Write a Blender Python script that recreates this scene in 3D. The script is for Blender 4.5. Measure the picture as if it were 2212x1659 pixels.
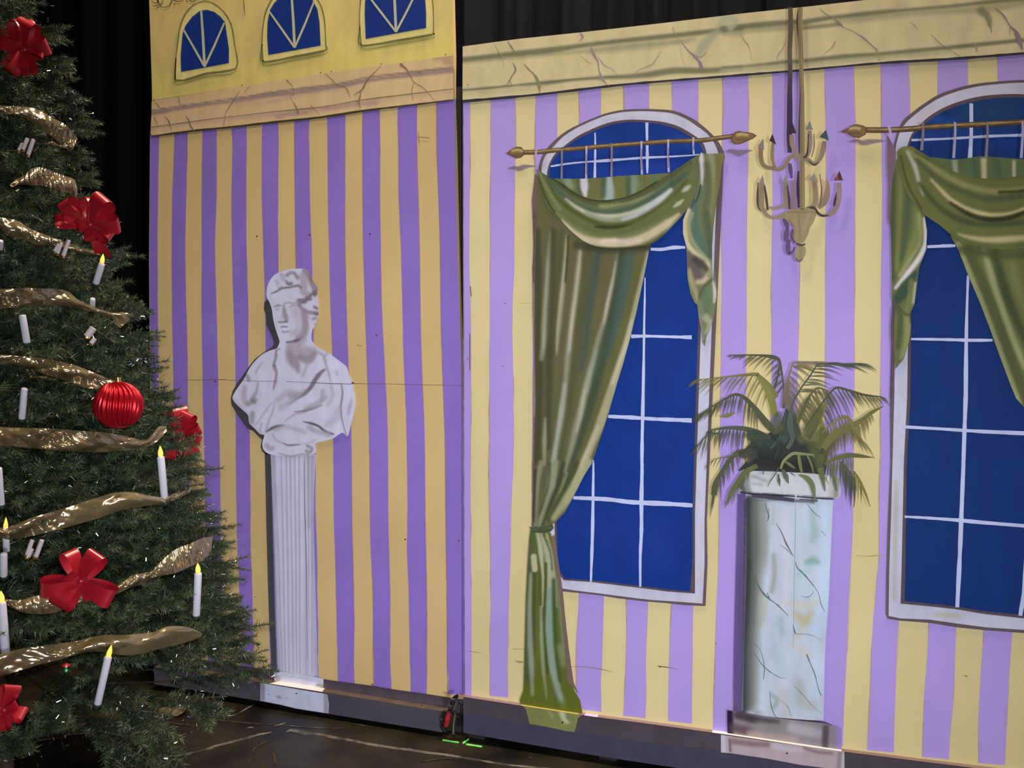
import bpy, math, random
import numpy as np
from mathutils import Vector, Matrix
from mathutils.geometry import delaunay_2d_cdt

for o in list(bpy.data.objects):
    bpy.data.objects.remove(o)
rng = np.random.default_rng(7)
random.seed(7)
sc = bpy.context.scene
COL = sc.collection

# ------------------------------------------------------------------ camera
W, H, F = 2212.0, 1659.0, 1900.0
YAW, PITCH, ROLL = math.radians(19.6), math.radians(2.4), math.radians(0.15)
CAMZ = 1.42
cd = bpy.data.cameras.new('camera')
cam = bpy.data.objects.new('camera', cd)
COL.objects.link(cam)
sc.camera = cam
cd.sensor_fit = 'HORIZONTAL'
cd.sensor_width = 36.0
cd.lens = 36.0 * F / W
cd.clip_start = 0.05
cam.location = (0, 0, CAMZ)
fwd = Vector((-math.sin(YAW) * math.cos(PITCH), math.cos(YAW) * math.cos(PITCH), -math.sin(PITCH)))
right = Vector((math.cos(YAW), math.sin(YAW), 0))
up = right.cross(fwd)
r2 = right * math.cos(ROLL) + up * math.sin(ROLL)
u2 = up * math.cos(ROLL) - right * math.sin(ROLL)
cam.matrix_world = Matrix(((r2.x, u2.x, -fwd.x, 0), (r2.y, u2.y, -fwd.y, 0), (r2.z, u2.z, -fwd.z, CAMZ), (0, 0, 0, 1)))
R3, U3, F3, C3 = np.array(r2), np.array(u2), np.array(fwd), np.array((0, 0, CAMZ))

# ------------------------------------------------------------------ world, lights, exposure
wd = bpy.data.worlds.new('world')
sc.world = wd
wd.use_nodes = True
wd.node_tree.nodes['Background'].inputs[0].default_value = (0.5, 0.5, 0.65, 1)
wd.node_tree.nodes['Background'].inputs[1].default_value = 0.012
sc.view_settings.view_transform = 'Standard'
sc.view_settings.look = 'None'
sc.view_settings.gamma = 1
sc.view_settings.use_curve_mapping = False
sc.view_settings.exposure = 0.0


def area(name, loc, target, energy, color, size, size_y=None, spread=None):
    d = bpy.data.lights.new(name, 'AREA')
    d.energy = energy
    d.color = color
    d.size = size
    if size_y:
        d.shape = 'RECTANGLE'
        d.size_y = size_y
    if spread:
        d.spread = spread
    o = bpy.data.objects.new(name, d)
    COL.objects.link(o)
    o.location = loc
    o.rotation_euler = (Vector(target) - Vector(loc)).to_track_quat('-Z', 'Y').to_euler()
    return o


def spot(name, loc, target, energy, color, angle, blend, radius):
    d = bpy.data.lights.new(name, 'SPOT')
    d.energy = energy
    d.color = color
    d.spot_size = math.radians(angle)
    d.spot_blend = blend
    d.shadow_soft_size = radius
    o = bpy.data.objects.new(name, d)
    COL.objects.link(o)
    o.location = loc
    o.rotation_euler = (Vector(target) - Vector(loc)).to_track_quat('-Z', 'Y').to_euler()
    return o


# the photographer's flash, just above the lens
spot('camera_flash', (0.02, 0.0, CAMZ + 0.08), tuple(np.array((0.02, 0, CAMZ + 0.08)) + F3 + 0.06 * R3 - 0.19 * U3), 172, (0.9, 0.93, 1.0), 86, 1.0, 0.03)
# warm stage lights on the bar over the set
area('stage_light', (-1.2, 2.0, 5.2), (-1.7, 2.6, 0.0), 66, (1.0, 0.88, 0.72), 0.8, 0.25)
area('stage_light', (0.7, 2.2, 5.2), (0.7, 2.5, 0.0), 24, (1.0, 0.88, 0.72), 0.8, 0.25)
area('border_light', (-1.3, 2.72, 5.0), (-1.3, 2.80, 0.0), 95, (1.0, 0.80, 0.60), 0.2, 0.2)
area('border_light', (0.5, 2.70, 5.0), (0.5, 2.78, 0.0), 110, (1.0, 0.80, 0.60), 0.2, 0.2)
# unseen front fill added to even out the left flat, clear of tree shadow
area('front_fill_light', (4.0, -3.4, 0.9), (-1.8, 2.9, 0.4), 25, (0.93, 0.93, 1.0), 0.8, None, math.radians(56))


# ------------------------------------------------------------------ helpers
def lin(c):
    c = np.asarray(c, float) / 255.0
    return np.where(c <= 0.04045, c / 12.92, ((c + 0.055) / 1.055) ** 2.4)


def ray(p):
    p = np.asarray(p, float)
    x = (p[..., 0] - W / 2) / F
    y = -(p[..., 1] - H / 2) / F
    return F3 + x[..., None] * R3 + y[..., None] * U3


def on_y(p, Y):                                   # points of the upright plane y = Y
    d = ray(p)
    return C3 + d * (Y / d[..., 1])[..., None]


def on_z(p, Z):                                   # points of the level plane z = Z
    d = ray(p)
    return C3 + d * ((Z - CAMZ) / d[..., 2])[..., None]


REF = {'A': (0, 0, 2.9625), 'F4': (320, 0, 3.16), 'B5': (480, 560, 3.6875), 'C6': (540, 960, 2.374),
       'W1': (1080, 220, 4.148), 'W2': (1080, 500, 3.017), 'W3': (1080, 1000, 2.765), 'CH': (1600, 220, 4.365),
       'PL': (1480, 740, 4.367), 'CO': (1520, 1000, 2.518), 'W7': (1800, 160, 2.369), 'W8': (1850, 1000, 2.5166),
       'R1': (1560, 0, 6.379), 'R2': (980, 0, 3.568), 'R3': (1560, 0, 3.3926), 'R4': (880, 1420, 5.267),
       'R5': (380, 1380, 4.254), 'R6': (1400, 1480, 2.724), 'R7': (1620, 240, 9.218),
       'T1': (0, 0, 6.914), 'T2': (0, 220, 7.539), 'T3': (0, 400, 6.913), 'T4': (0, 600, 6.379), 'T5': (0, 840, 4.809),
       'T6': (0, 1060, 5.927), 'T7': (0, 1320, 4.809), 'T8': (280, 1000, 3.319), 'N': (0, 0, 1.0),
       'B1': (1200, 1260, 4.6075), 'LB': (1000, 1100, 3.77)}


def T(ref, s):
    ox, oy, k = REF[ref]
    a = np.array([[float(v) for v in q.split(',')] for q in s.split()])
    return a / k + np.array((ox, oy))


def smooth(P, n=6, closed=False):
    P = np.asarray(P, float)
    m = len(P)
    if m < 3:
        t = np.linspace(0, 1, n + 1)[:, None]
        return P[0] * (1 - t) + P[-1] * t
    out = []
    rngm = range(m) if closed else range(m - 1)
    for i in rngm:
        p0 = P[(i - 1) % m] if closed or i > 0 else 2 * P[0] - P[1]
        p1 = P[i]
        p2 = P[(i + 1) % m]
        p3 = P[(i + 2) % m] if closed or i + 2 < m else 2 * P[-1] - P[-2]
        for k in range(n):
            t = k / n
            out.append(0.5 * ((2 * p1) + (-p0 + p2) * t + (2 * p0 - 5 * p1 + 4 * p2 - p3) * t * t + (-p0 + 3 * p1 - 3 * p2 + p3) * t ** 3))
    if not closed:
        out.append(P[-1])
    return np.array(out)


def inside(Q, P):
    x, y = Q[:, 0], Q[:, 1]
    r = np.zeros(len(Q), bool)
    n = len(P)
    j = n - 1
    for i in range(n):
        xi, yi, xj, yj = P[i, 0], P[i, 1], P[j, 0], P[j, 1]
        if yi != yj:
            c = ((yi > y) != (yj > y)) & (x < (xj - xi) * (y - yi) / (yj - yi) + xi)
            r ^= c
        j = i
    return r


def seg_dist(Q, P):
    """distance from points Q to polyline P and the parameter (0..1) of the nearest point"""
    best = np.full(len(Q), 1e9)
    par = np.zeros(len(Q))
    L = np.r_[0, np.cumsum(np.linalg.norm(np.diff(P, axis=0), axis=1))]
    tot = max(L[-1], 1e-6)
    for i in range(len(P) - 1):
        d = P[i + 1] - P[i]
        l2 = max((d ** 2).sum(), 1e-9)
        t = np.clip(((Q - P[i]) @ d) / l2, 0, 1)
        dd = np.linalg.norm(Q - P[i] - t[:, None] * d, axis=1)
        m = dd < best
        best[m] = dd[m]
        par[m] = (L[i] + t[m] * math.sqrt(l2)) / tot
    return best, par


def S(ref, s, w, col, a=1.0, soft=1.5, sm=True):
    P = T(ref, s)
    return (smooth(P, 4) if sm and len(P) > 2 else P, w, col, a, soft)


def width_at(w, t):
    if np.isscalar(w):
        return np.full_like(t, w)
    return np.interp(t, np.linspace(0, 1, len(w)), w)


def link(name, me, parent=None, mat=None):
    o = bpy.data.objects.new(name, me)
    COL.objects.link(o)
    if parent is not None:
        o.parent = parent
        o.matrix_parent_inverse = parent.matrix_world.inverted() if False else Matrix.Translation(-Vector(parent.location))
    if mat is not None:
        for m in (mat if isinstance(mat, (list, tuple)) else [mat]):
            me.materials.append(m)
    return o


def mesh(name, V, Fc, colors=None, smooth_shade=False):
    me = bpy.data.meshes.new(name)
    me.from_pydata([tuple(v) for v in V], [], [tuple(int(i) for i in f) for f in Fc])
    me.update()
    if colors is not None:
        ca = me.color_attributes.new('Col', 'FLOAT_COLOR', 'POINT')
        ca.data.foreach_set('color', np.asarray(colors, np.float32).ravel())
    if smooth_shade:
        me.polygons.foreach_set('use_smooth', np.ones(len(me.polygons), bool))
    return me


def fast_mesh(name, V, tri, smooth_shade=False):
    V = np.asarray(V, np.float32)
    tri = np.asarray(tri, np.int32)
    n = tri.shape[1]
    me = bpy.data.meshes.new(name)
    me.vertices.add(len(V))
    me.vertices.foreach_set('co', V.ravel())
    me.loops.add(tri.size)
    me.loops.foreach_set('vertex_index', tri.ravel())
    me.polygons.add(len(tri))
    me.polygons.foreach_set('loop_start', np.arange(0, tri.size, n, dtype=np.int32))
    me.polygons.foreach_set('loop_total', np.full(len(tri), n, np.int32))
    if smooth_shade:
        me.polygons.foreach_set('use_smooth', np.ones(len(tri), bool))
    me.update(calc_edges=True)
    return me


def thing(name, loc, label, cat, group=None):
    o = bpy.data.objects.new(name, None)
    COL.objects.link(o)
    o.location = loc
    o.empty_display_size = 0.1
    o['label'] = label
    o['category'] = cat
    if group:
        o['group'] = group
    return o


# ------------------------------------------------------------------ materials
def mat(name, col, rough=0.6, metal=0.0, spec=0.5, **kw):
    m = bpy.data.materials.new(name)
    m.use_nodes = True
    b = m.node_tree.nodes['Principled BSDF']
    b.inputs['Base Color'].default_value = (*col, 1)
    b.inputs['Roughness'].default_value = rough
    b.inputs['Metallic'].default_value = metal
    b.inputs['Specular IOR Level'].default_value = spec
    for k, v in kw.items():
        b.inputs[k.replace('_', ' ')].default_value = v
    return m


def noise_mix(m, c1, c2, scale, detail=4, coord='Object', lo=0.4, hi=0.6, stretch=(1, 1, 1)):
    nt = m.node_tree
    b = nt.nodes['Principled BSDF']
    tc = nt.nodes.new('ShaderNodeTexCoord')
    mp = nt.nodes.new('ShaderNodeMapping')
    mp.inputs['Scale'].default_value = stretch
    nz = nt.nodes.new('ShaderNodeTexNoise')
    nz.inputs['Scale'].default_value = scale
    nz.inputs['Detail'].default_value = detail
    cr = nt.nodes.new('ShaderNodeValToRGB')
    cr.color_ramp.elements[0].position = lo
    cr.color_ramp.elements[1].position = hi
    cr.color_ramp.elements[0].color = (*c1, 1)
    cr.color_ramp.elements[1].color = (*c2, 1)
    nt.links.new(tc.outputs[coord], mp.inputs[0])
    nt.links.new(mp.outputs[0], nz.inputs['Vector'])
    nt.links.new(nz.outputs['Fac'], cr.inputs[0])
    nt.links.new(cr.outputs[0], b.inputs['Base Color'])
    return nz


def add_bump(m, scale, strength, dist=0.01, detail=3, stretch=(1, 1, 1)):
    nt = m.node_tree
    b = nt.nodes['Principled BSDF']
    tc = nt.nodes.new('ShaderNodeTexCoord')
    mp = nt.nodes.new('ShaderNodeMapping')
    mp.inputs['Scale'].default_value = stretch
    nz = nt.nodes.new('ShaderNodeTexNoise')
    nz.inputs['Scale'].default_value = scale
    nz.inputs['Detail'].default_value = detail
    bp = nt.nodes.new('ShaderNodeBump')
    bp.inputs['Strength'].default_value = strength
    bp.inputs['Distance'].default_value = dist
    nt.links.new(tc.outputs['Object'], mp.inputs[0])
    nt.links.new(mp.outputs[0], nz.inputs['Vector'])
    nt.links.new(nz.outputs['Fac'], bp.inputs['Height'])
    nt.links.new(bp.outputs[0], b.inputs['Normal'])


def paint_material(name, alpha=False):
    """scenic house paint: the colour laid down by the brush, thinned here and there by the dry brush"""
    m = mat(name, (0.5, 0.5, 0.5), 0.72, 0, 0.25)
    nt = m.node_tree
    b = nt.nodes['Principled BSDF']
    at = nt.nodes.new('ShaderNodeAttribute')
    at.attribute_name = 'Col'
    tc = nt.nodes.new('ShaderNodeTexCoord')
    mp = nt.nodes.new('ShaderNodeMapping')
    mp.inputs['Scale'].default_value = (1, 1, 0.35)
    nz = nt.nodes.new('ShaderNodeTexNoise')
    nz.inputs['Scale'].default_value = 22
    nz.inputs['Detail'].default_value = 6
    mr = nt.nodes.new('ShaderNodeMapRange')
    mr.inputs[1].default_value = 0.3
    mr.inputs[2].default_value = 0.7
    mr.inputs[3].default_value = 0.91
    mr.inputs[4].default_value = 1.09
    mx = nt.nodes.new('ShaderNodeMix')
    mx.data_type = 'RGBA'
    mx.blend_type = 'MULTIPLY'
    mx.inputs[0].default_value = 1
    nt.links.new(tc.outputs['Object'], mp.inputs[0])
    nt.links.new(mp.outputs[0], nz.inputs['Vector'])
    nt.links.new(nz.outputs['Fac'], mr.inputs[0])
    nt.links.new(at.outputs['Color'], mx.inputs[6])
    nt.links.new(mr.outputs[0], mx.inputs[7])
    nt.links.new(mx.outputs[2], b.inputs['Base Color'])
    if alpha:
        nt.links.new(at.outputs['Alpha'], b.inputs['Alpha'])
    return m


M_PAINT = paint_material('scenic_paint')
M_GLAZE = paint_material('thin_scenic_paint', True)
YL, YR = 2.914, 2.894                      # painted faces of the two flats
EL, ER = 0.63, 0.85                         # how light the paint reads under the room's light
LAYER = 0.0005


class Paint:
    """one painted motif: filled shapes and brush strokes laid on the face of a flat as a skin of paint"""

    def __init__(self, name, parent, Y, E, layer, sub=None):
        self.name, self.parent, self.Y, self.E, self.k = name, parent, Y, E, layer
        self.V, self.Fc, self.C = [], [], []
        self.n = 0
        self.alpha = False
        self.label = None
        self.tone = None
        self.wk = 1.0

    def _add(self, P2, faces, cols, up=0):
        self.cnt = getattr(self, 'cnt', 0) + 1
        Y = self.Y - LAYER * (self.k + up) - 8e-6 * self.cnt
        V = on_y(P2, Y)
        if self.Y > YL - 0.01:
            V[:, 2] = np.maximum(V[:, 2], 0.086)
        self.V.append(V)
        cols = np.asarray(cols, float).copy()
        if self.tone is not None:
            kc, mid, mul = self.tone
            cols[:, :3] = np.clip((mid + (cols[:, :3] - mid) * kc) * np.array(mul), 4, 250)
        L = lin(cols[:, :3]) / self.E
        L = np.clip(L, 0, 0.93)
        A = cols[:, 3:4] if cols.shape[1] > 3 else np.ones((len(cols), 1))
        if (A < 0.99).any():
            self.alpha = True
        self.C.append(np.hstack([L, A]))
        self.Fc += [tuple(i + self.n for i in f) for f in faces]
        self.n += len(P2)

    def fill(self, P, col, strokes=(), g=4.0, up=0):
        P = np.asarray(P, float)
        # resample the outline
        Q = []
        for i in range(len(P)):
            a, b = P[i], P[(i + 1) % len(P)]
            m = max(1, int(np.linalg.norm(b - a) / (g * 1.2)))
            for k in range(m):
                Q.append(a + (b - a) * k / m)
        Q = np.array(Q)
        x0, y0 = Q.min(0)
        x1, y1 = Q.max(0)
        gx, gy = np.meshgrid(np.arange(x0, x1, g), np.arange(y0, y1, g * 0.87))
        gx = gx + (np.arange(gx.shape[0]) % 2)[:, None] * g / 2
        I = np.c_[gx.ravel(), gy.ravel()]
        I = I + rng.uniform(-0.12, 0.12, I.shape) * g
        I = I[inside(I, Q)]
        if len(I):
            # keep clear of the boundary
            cell = {}
            for q in Q:
                cell.setdefault((int(q[0] // g), int(q[1] // g)), []).append(q)
            keep = []
            for p in I:
                cx, cy = int(p[0] // g), int(p[1] // g)
                ok = True
                for ax in (-1, 0, 1):
                    for ay in (-1, 0, 1):
                        for q in cell.get((cx + ax, cy + ay), ()):
                            if abs(q[0] - p[0]) + abs(q[1] - p[1]) < g * 0.55:
                                ok = False
                                break
                keep.append(ok)
            I = I[np.array(keep)]
        allp = np.vstack([Q, I]) if len(I) else Q
        nq = len(Q)
        ed = [(i, (i + 1) % nq) for i in range(nq)]
        vs, _, fs, _, _, _ = delaunay_2d_cdt([Vector(p) for p in allp], ed, [], 1, 1e-4)
        vs = np.array([tuple(v) for v in vs])
        C = np.tile(np.array(col, float)[:3], (len(vs), 1))
        for (SP, w, c, a, soft) in strokes:
            lo = SP.min(0) - 60
            hi = SP.max(0) + 60
            m = np.where(((vs > lo) & (vs < hi)).all(1))[0]
            if not len(m):
                continue
            d, t = seg_dist(vs[m], SP)
            ww = width_at(w, t) / 2 * self.wk
            soft = soft * (1 + (self.wk - 1) * .5)
            f = np.clip((ww + soft - d) / (2 * soft), 0, 1)
            f = f * f * (3 - 2 * f) * a
            C[m] = C[m] * (1 - f[:, None]) + np.array(c, float) * f[:, None]
        # face orientation towards -Y
        self._add(vs, [tuple(f) for f in fs], C, up)
        return self

    def rib(self, P, w, col, up=1, a0=1.0, a1=None, jitter=0.0):
        """a single brush line with varying width"""
        P = np.asarray(P, float)
        if len(P) == 2:
            m = max(2, int(np.linalg.norm(P[1] - P[0]) / 12))
            t = np.linspace(0, 1, m + 1)[:, None]
            P = P[0] * (1 - t) + P[1] * t
        d = np.gradient(P, axis=0)
        nl = np.c_[-d[:, 1], d[:, 0]]
        nl /= np.maximum(np.linalg.norm(nl, axis=1), 1e-6)[:, None]
        L = np.r_[0, np.cumsum(np.linalg.norm(np.diff(P, axis=0), axis=1))]
        t = L / max(L[-1], 1e-6)
        ww = width_at(w, t) / 2
        if jitter:
            ww = ww * (1 + rng.uniform(-jitter, jitter, len(ww)))
        V = np.vstack([P + nl * ww[:, None], P - nl * ww[:, None]])
        n = len(P)
        faces = [(i, i + 1, n + i + 1, n + i) for i in range(n - 1)]
        col = np.array(col, float)
        if col.ndim == 1:
            C = np.tile(col[:3], (2 * n, 1))
        else:
            C = np.array([[np.interp(q, np.linspace(0, 1, len(col)), col[:, k]) for k in range(3)] for q in t])
            C = np.vstack([C, C])
        if a0 < 1 or a1 is not None:
            A = np.interp(t, (0, 1), (a0, a0 if a1 is None else a1))
            C = np.hstack([C, np.r_[A, A][:, None]])
        self._add(V, faces, C, up)
        return self

    def soft(self, P, w, col, a=1.0, up=1, ends=True):
        """a line with feathered edges"""
        P = np.asarray(P, float)
        d = np.gradient(P, axis=0)
        nl = np.c_[-d[:, 1], d[:, 0]]
        nl /= np.maximum(np.linalg.norm(nl, axis=1), 1e-6)[:, None]
        L = np.r_[0, np.cumsum(np.linalg.norm(np.diff(P, axis=0), axis=1))]
        t = L / max(L[-1], 1e-6)
        ww = width_at(w, t) / 2
        n = len(P)
        V, C = [], []
        for off, aa in ((-1.3, 0), (-0.6, a), (0.6, a), (1.3, 0)):
            V.append(P + nl * (ww * off)[:, None])
            e = np.clip(np.minimum(t, 1 - t) * 8, 0, 1) if ends else np.ones(n)
            C.append(np.c_[np.tile(np.array(col, float), (n, 1)), aa * e])
        faces = []
        for k in range(3):
            faces += [(k * n + i, k * n + i + 1, (k + 1) * n + i + 1, (k + 1) * n + i) for i in range(n - 1)]
        self._add(np.vstack(V), faces, np.vstack(C), up)
        return self

    def merge_into(self, target):
        o = self.done()
        with bpy.context.temp_override(active_object=target, object=target, selected_objects=[target, o], selected_editable_objects=[target, o]):
            bpy.ops.object.join()

    def done(self, label=None):
        V = np.vstack(self.V)
        C = np.vstack(self.C)
        me = mesh(self.name, V, self.Fc, C)
        # every face looks towards the hall (-Y)
        me.calc_loop_triangles()
        nrm = np.zeros(len(me.polygons) * 3, np.float32)
        me.polygons.foreach_get('normal', nrm)
        flip = nrm.reshape(-1, 3)[:, 1] > 0
        for i in np.where(flip)[0]:
            me.polygons[int(i)].flip()
        o = link(self.name, me, self.parent, M_GLAZE if self.alpha else M_PAINT)
        if label:
            o['label'] = label
        return o


def prism(P, Y0, Y1, zmin=0.02):
    """solid slab whose outline is P (picture frame coordinates on its front face), front at Y0, back at Y1"""
    P = np.asarray(P, float)
    V0 = on_y(P, Y0)
    V0[:, 2] = np.maximum(V0[:, 2], zmin)
    V1 = V0.copy()
    V1[:, 1] = Y1
    n = len(P)
    area2 = 0.5 * np.sum(V0[:, 0] * np.roll(V0[:, 2], -1) - np.roll(V0[:, 0], -1) * V0[:, 2])
    idx = list(range(n))
    if area2 < 0:
        idx = idx[::-1]
    tris = delaunay_2d_cdt([Vector((V0[i, 0], V0[i, 2])) for i in range(n)], [(i, (i + 1) % n) for i in range(n)], [], 1, 1e-5)[2]
    F = []
    for t in tris:
        a, b, c = t
        nn = (V0[b] - V0[a])[[0, 2]], (V0[c] - V0[a])[[0, 2]]
        cr = nn[0][0] * nn[1][1] - nn[0][1] * nn[1][0]
        if cr < 0:
            b, c = c, b
        F.append((a, b, c))
        F.append((a + n, c + n, b + n))
    for i in range(n):
        a, b = idx[i], idx[(i + 1) % n]
        F.append((b, a, a + n, b + n))
    return np.vstack([V0, V1]), F


def flatmat(name, c, E, c2=None, scale=6, rough=0.72, spec=0.25):
    a = lin(c) / E
    m = mat(name, tuple(a), rough, 0, spec)
    b = tuple(lin(c2) / E) if c2 is not None else tuple(a * 1.06)
    noise_mix(m, tuple(a), b, scale, 8, lo=0.35, hi=0.65)
    return m


def join_data(name, parts):
    """parts: list of (V, F, material index); one mesh"""
    V, Fc, mi = [], [], []
    n = 0
    for v, f, k in parts:
        V.append(np.asarray(v))
        Fc += [tuple(int(i) + n for i in q) for q in f]
        mi += [k] * len(f)
        n += len(v)
    me = mesh(name, np.vstack(V), Fc)
    me.polygons.foreach_set('material_index', mi)
    return me

# ------------------------------------------------------------------ floor and masking drapes
M_FLOOR = mat('black_marbled_stage_floor', (0.012, 0.01, 0.008), 0.42, 0, 0.4)
noise_mix(M_FLOOR, tuple(lin((12, 10, 9)) * 1.0), tuple(lin((53, 47, 31)) * 1.0), 4.5, 12, lo=0.36, hi=0.72)
add_bump(M_FLOOR, 60, 0.05, 0.002)
fl = link('floor', mesh('floor', [(-6, -3, 0), (5, -3, 0), (5, 6, 0), (-6, 6, 0)], [(0, 1, 2, 3)]), None, M_FLOOR)
fl['kind'] = 'structure'


def floor_rib(P, w, z=0.0004):
    P = np.asarray(P, float)
    d = np.gradient(P, axis=0)
    nl = np.c_[-d[:, 1], d[:, 0]]
    nl /= np.maximum(np.linalg.norm(nl, axis=1), 1e-6)[:, None]
    t = np.linspace(0, 1, len(P))
    ww = width_at(w, t)[:, None] / 2 * (1 + rng.uniform(-0.25, 0.25, (len(P), 1)))
    V = np.vstack([P + nl * ww, P - nl * ww])
    n = len(P)
    return on_z(V, z), [(n + i, n + i + 1, i + 1, i) for i in range(n - 1)]


M_VEIN = mat('painted_marble_vein', tuple(lin((112, 104, 96)) / 1.0), 0.5, 0, 0.3)
noise_mix(M_VEIN, tuple(lin((64, 60, 52))), tuple(lin((118, 112, 104))), 14, 5)
M_VEIN2 = mat('faint_marble_vein', tuple(lin((62, 58, 46))), 0.5, 0, 0.3)
noise_mix(M_VEIN2, tuple(lin((36, 32, 26))), tuple(lin((84, 76, 60))), 20, 5)
veins = [('R5', '1015,855 1060,838 1120,848 1220,868 1340,880 1480,910 1620,935 1800,970 2000,1000 2212,1030', (1, 5, 8, 7, 5, 6, 5, 5, 5, 5), 0),
         ('R4', '0,1045 200,1080 420,1105 600,1135 820,1170 1080,1215 1300,1238 1620,1265 1900,1300', (5, 5, 4.5, 4, 4, 3.5, 3), 0),
         ('R5', '0,1080 180,1040 360,985 520,945 640,915 760,880 880,858', (3, 3, 4, 5, 5, 4, 2), 0),
         ('T7', '200,1380 330,1360 450,1335 560,1325 640,1315 700,1285 860,1265 980,1230 1080,1205 1190,1185', (1.5, 2, 1.6, 2, 1.6), 0),
         ('T7', '630,1325 650,1370 665,1440', (3, 3.5, 2), 0),
         ('T7', '1380,1620 1600,1560 1760,1515 1880,1490 2060,1460 2212,1425', (2, 2.5, 3, 2.5), 0),
         ('R5', '280,740 360,742 580,765 780,782 1000,795 1200,812 1430,822 1560,815', (1.5, 2, 1.5, 2, 2, 1.2), 1),
         ('R5', '480,705 560,690 640,645 720,600', (1, 2, 2.5, 1), 0),
         ('R5', '900,805 950,790 1010,770', (1, 4, 1), 0), ('R5', '655,820 690,812 720,818', (1, 3, 1), 0),
         ('R5', '650,1160 700,1080 720,1010 800,960 900,920', (1.5, 2, 1.5), 1),
         ('R4', '150,1185 300,1165 450,1150 560,1160', (1.5, 2.5, 1.5), 1),
         ('R5', '1620,780 1700,790 1800,810', (1, 3, 1), 1), ('T7', '1690,1150 1800,1165 1920,1180 2010,1195', (1, 2, 1), 1),
         ('R5', '890,1040 910,1100 905,1150', (1, 3, 1), 1), ('R4', '1380,1140 1420,1145', (1, 1.6, 1), 0)]
vp = []
for ref, s, w, k in veins:
    v, f = floor_rib(smooth(T(ref, s), 6), w, 0.0004 + 0.00015 * len(vp))
    vp.append((v, f, k))
vn = link('painted_vein', join_data('painted_vein', vp), fl, [M_VEIN, M_VEIN2])

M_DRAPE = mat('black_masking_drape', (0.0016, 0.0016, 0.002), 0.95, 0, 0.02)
M_DRAPE2 = mat('lit_black_masking_drape', (0.008, 0.0085, 0.011), 0.95, 0, 0.05)  # same black cloth, lighter: light reaching it is put into the colour


def drape(name, x0, x1, Y, z1, label, seed, m=None):
    n = int((x1 - x0) / 0.012)
    xs = np.linspace(x0, x1, n)
    r = np.random.default_rng(seed)
    ph = r.uniform(0, 6, 6)
    y = 0.045 * np.sin(xs * 31 + 2 * np.sin(xs * 3 + ph[0]) + ph[1]) + 0.03 * np.sin(xs * 13 + ph[2]) + 0.012 * np.sin(xs * 67 + ph[3])
    zs = np.linspace(0.01, z1, 14)
    V = []
    for z in zs:
        k = 0.8 + 0.25 * z / z1
        V.append(np.c_[xs + 0.01 * np.sin(z * 2 + xs * 5), Y + y * k, np.full(n, z)])
    V = np.vstack(V)
    Fq = [(j * n + i, j * n + i + 1, (j + 1) * n + i + 1, (j + 1) * n + i) for j in range(len(zs) - 1) for i in range(n - 1)]
    o = link(name, fast_mesh(name, V, Fq, True), None, m or M_DRAPE)
    md = o.modifiers.new('cloth', 'SOLIDIFY')
    md.thickness = 0.004
    o['label'] = label
    o['category'] = 'curtain'
    o['group'] = 'black masking drapes behind the set'


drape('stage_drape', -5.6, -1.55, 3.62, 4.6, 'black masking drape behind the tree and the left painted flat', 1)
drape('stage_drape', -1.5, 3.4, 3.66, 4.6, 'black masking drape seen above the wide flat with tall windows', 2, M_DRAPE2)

# ------------------------------------------------------------------ LEFT FLAT
fl_l = thing('stage_flat', (-1.7, YL, 0), 'narrow painted scenery flat with bust on a fluted column and three small arched windows', 'stage flat')
OUT_L = np.array([(318, -110), (322, 0), (329, 215), (324, 300), (322, 560), (323, 700), (325, 1000), (329, 1250), (332, 1480),
                  (1003, 1596), (1003, 1500), (1002, 1300), (1001, 1130), (1000, 930), (994, 730), (987, 510), (982, 300), (979, 215), (980, 120), (977, 0), (974, -110)], float)
M_YL = flatmat('dull_yellow_paint', (177, 153, 104), EL, (185, 161, 110), 2.5)
M_PL = flatmat('violet_paint', (117, 95, 166), EL, (123, 99, 175), 4)
M_YT = flatmat('lemon_paint', (181, 166, 96), EL, (188, 174, 104), 3)
M_EDGE = mat('raw_dark_timber', (0.02, 0.016, 0.01), 0.8)
M_BROWN = flatmat('brown_undercoat', (128, 92, 84), EL, (150, 118, 96), 30)
S1 = [310, 510, 730, 930, 1130, 1300, 1430, 1500]
PL_ = [[(15, 77), (10, 65), (12, 68), (18, 74), (22, 78), (27, 83), (30, 86), (32, 88)],
       [(176, 270), (162, 257), (167, 264), (175, 274), (185, 284), (195, 293), (200, 297), (204, 300)],
       [(368, 470), (362, 460), (370, 472), (380, 488), (390, 497), (402, 507), (410, 512), (412, 516)],
       [(574, 672), (568, 672), (588, 684), (598, 692), (603, 700), (625, 715), (632, 720), (640, 735)],
       [(780, 890), (786, 887), (800, 905), (805, 912), (812, 918), (822, 928), (828, 932), (830, 935)],
       [(1001, 1103), (1007, 1112), (1020, 1135), (1030, 1142), (1036, 1149), (1046, 1158), (1050, 1162), (1052, 1164)],
       [(1222, 1345), (1228, 1345), (1252, 1360), (1265, 1385), (1270, 1393), (1285, 1405), (1290, 1403), (1295, 1412)],
       [(1465, 1582), (1470, 1588), (1490, 1608), (1510, 1635), (1518, 1640), (1537, 1655), (1537, 1657), (1545, 1662)],
       [(1705, 1835), (1718, 1852), (1740, 1862), (1760, 1885), (1765, 1893), (1777, 1903), (1787, 1903), (1790, 1900)],
       [(1970, 2095), (1992, 2110), (2003, 2132), (2025, 2150), (2033, 2154), (2040, 2157), (2042, 2157), (2045, 2158)]]


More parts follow.
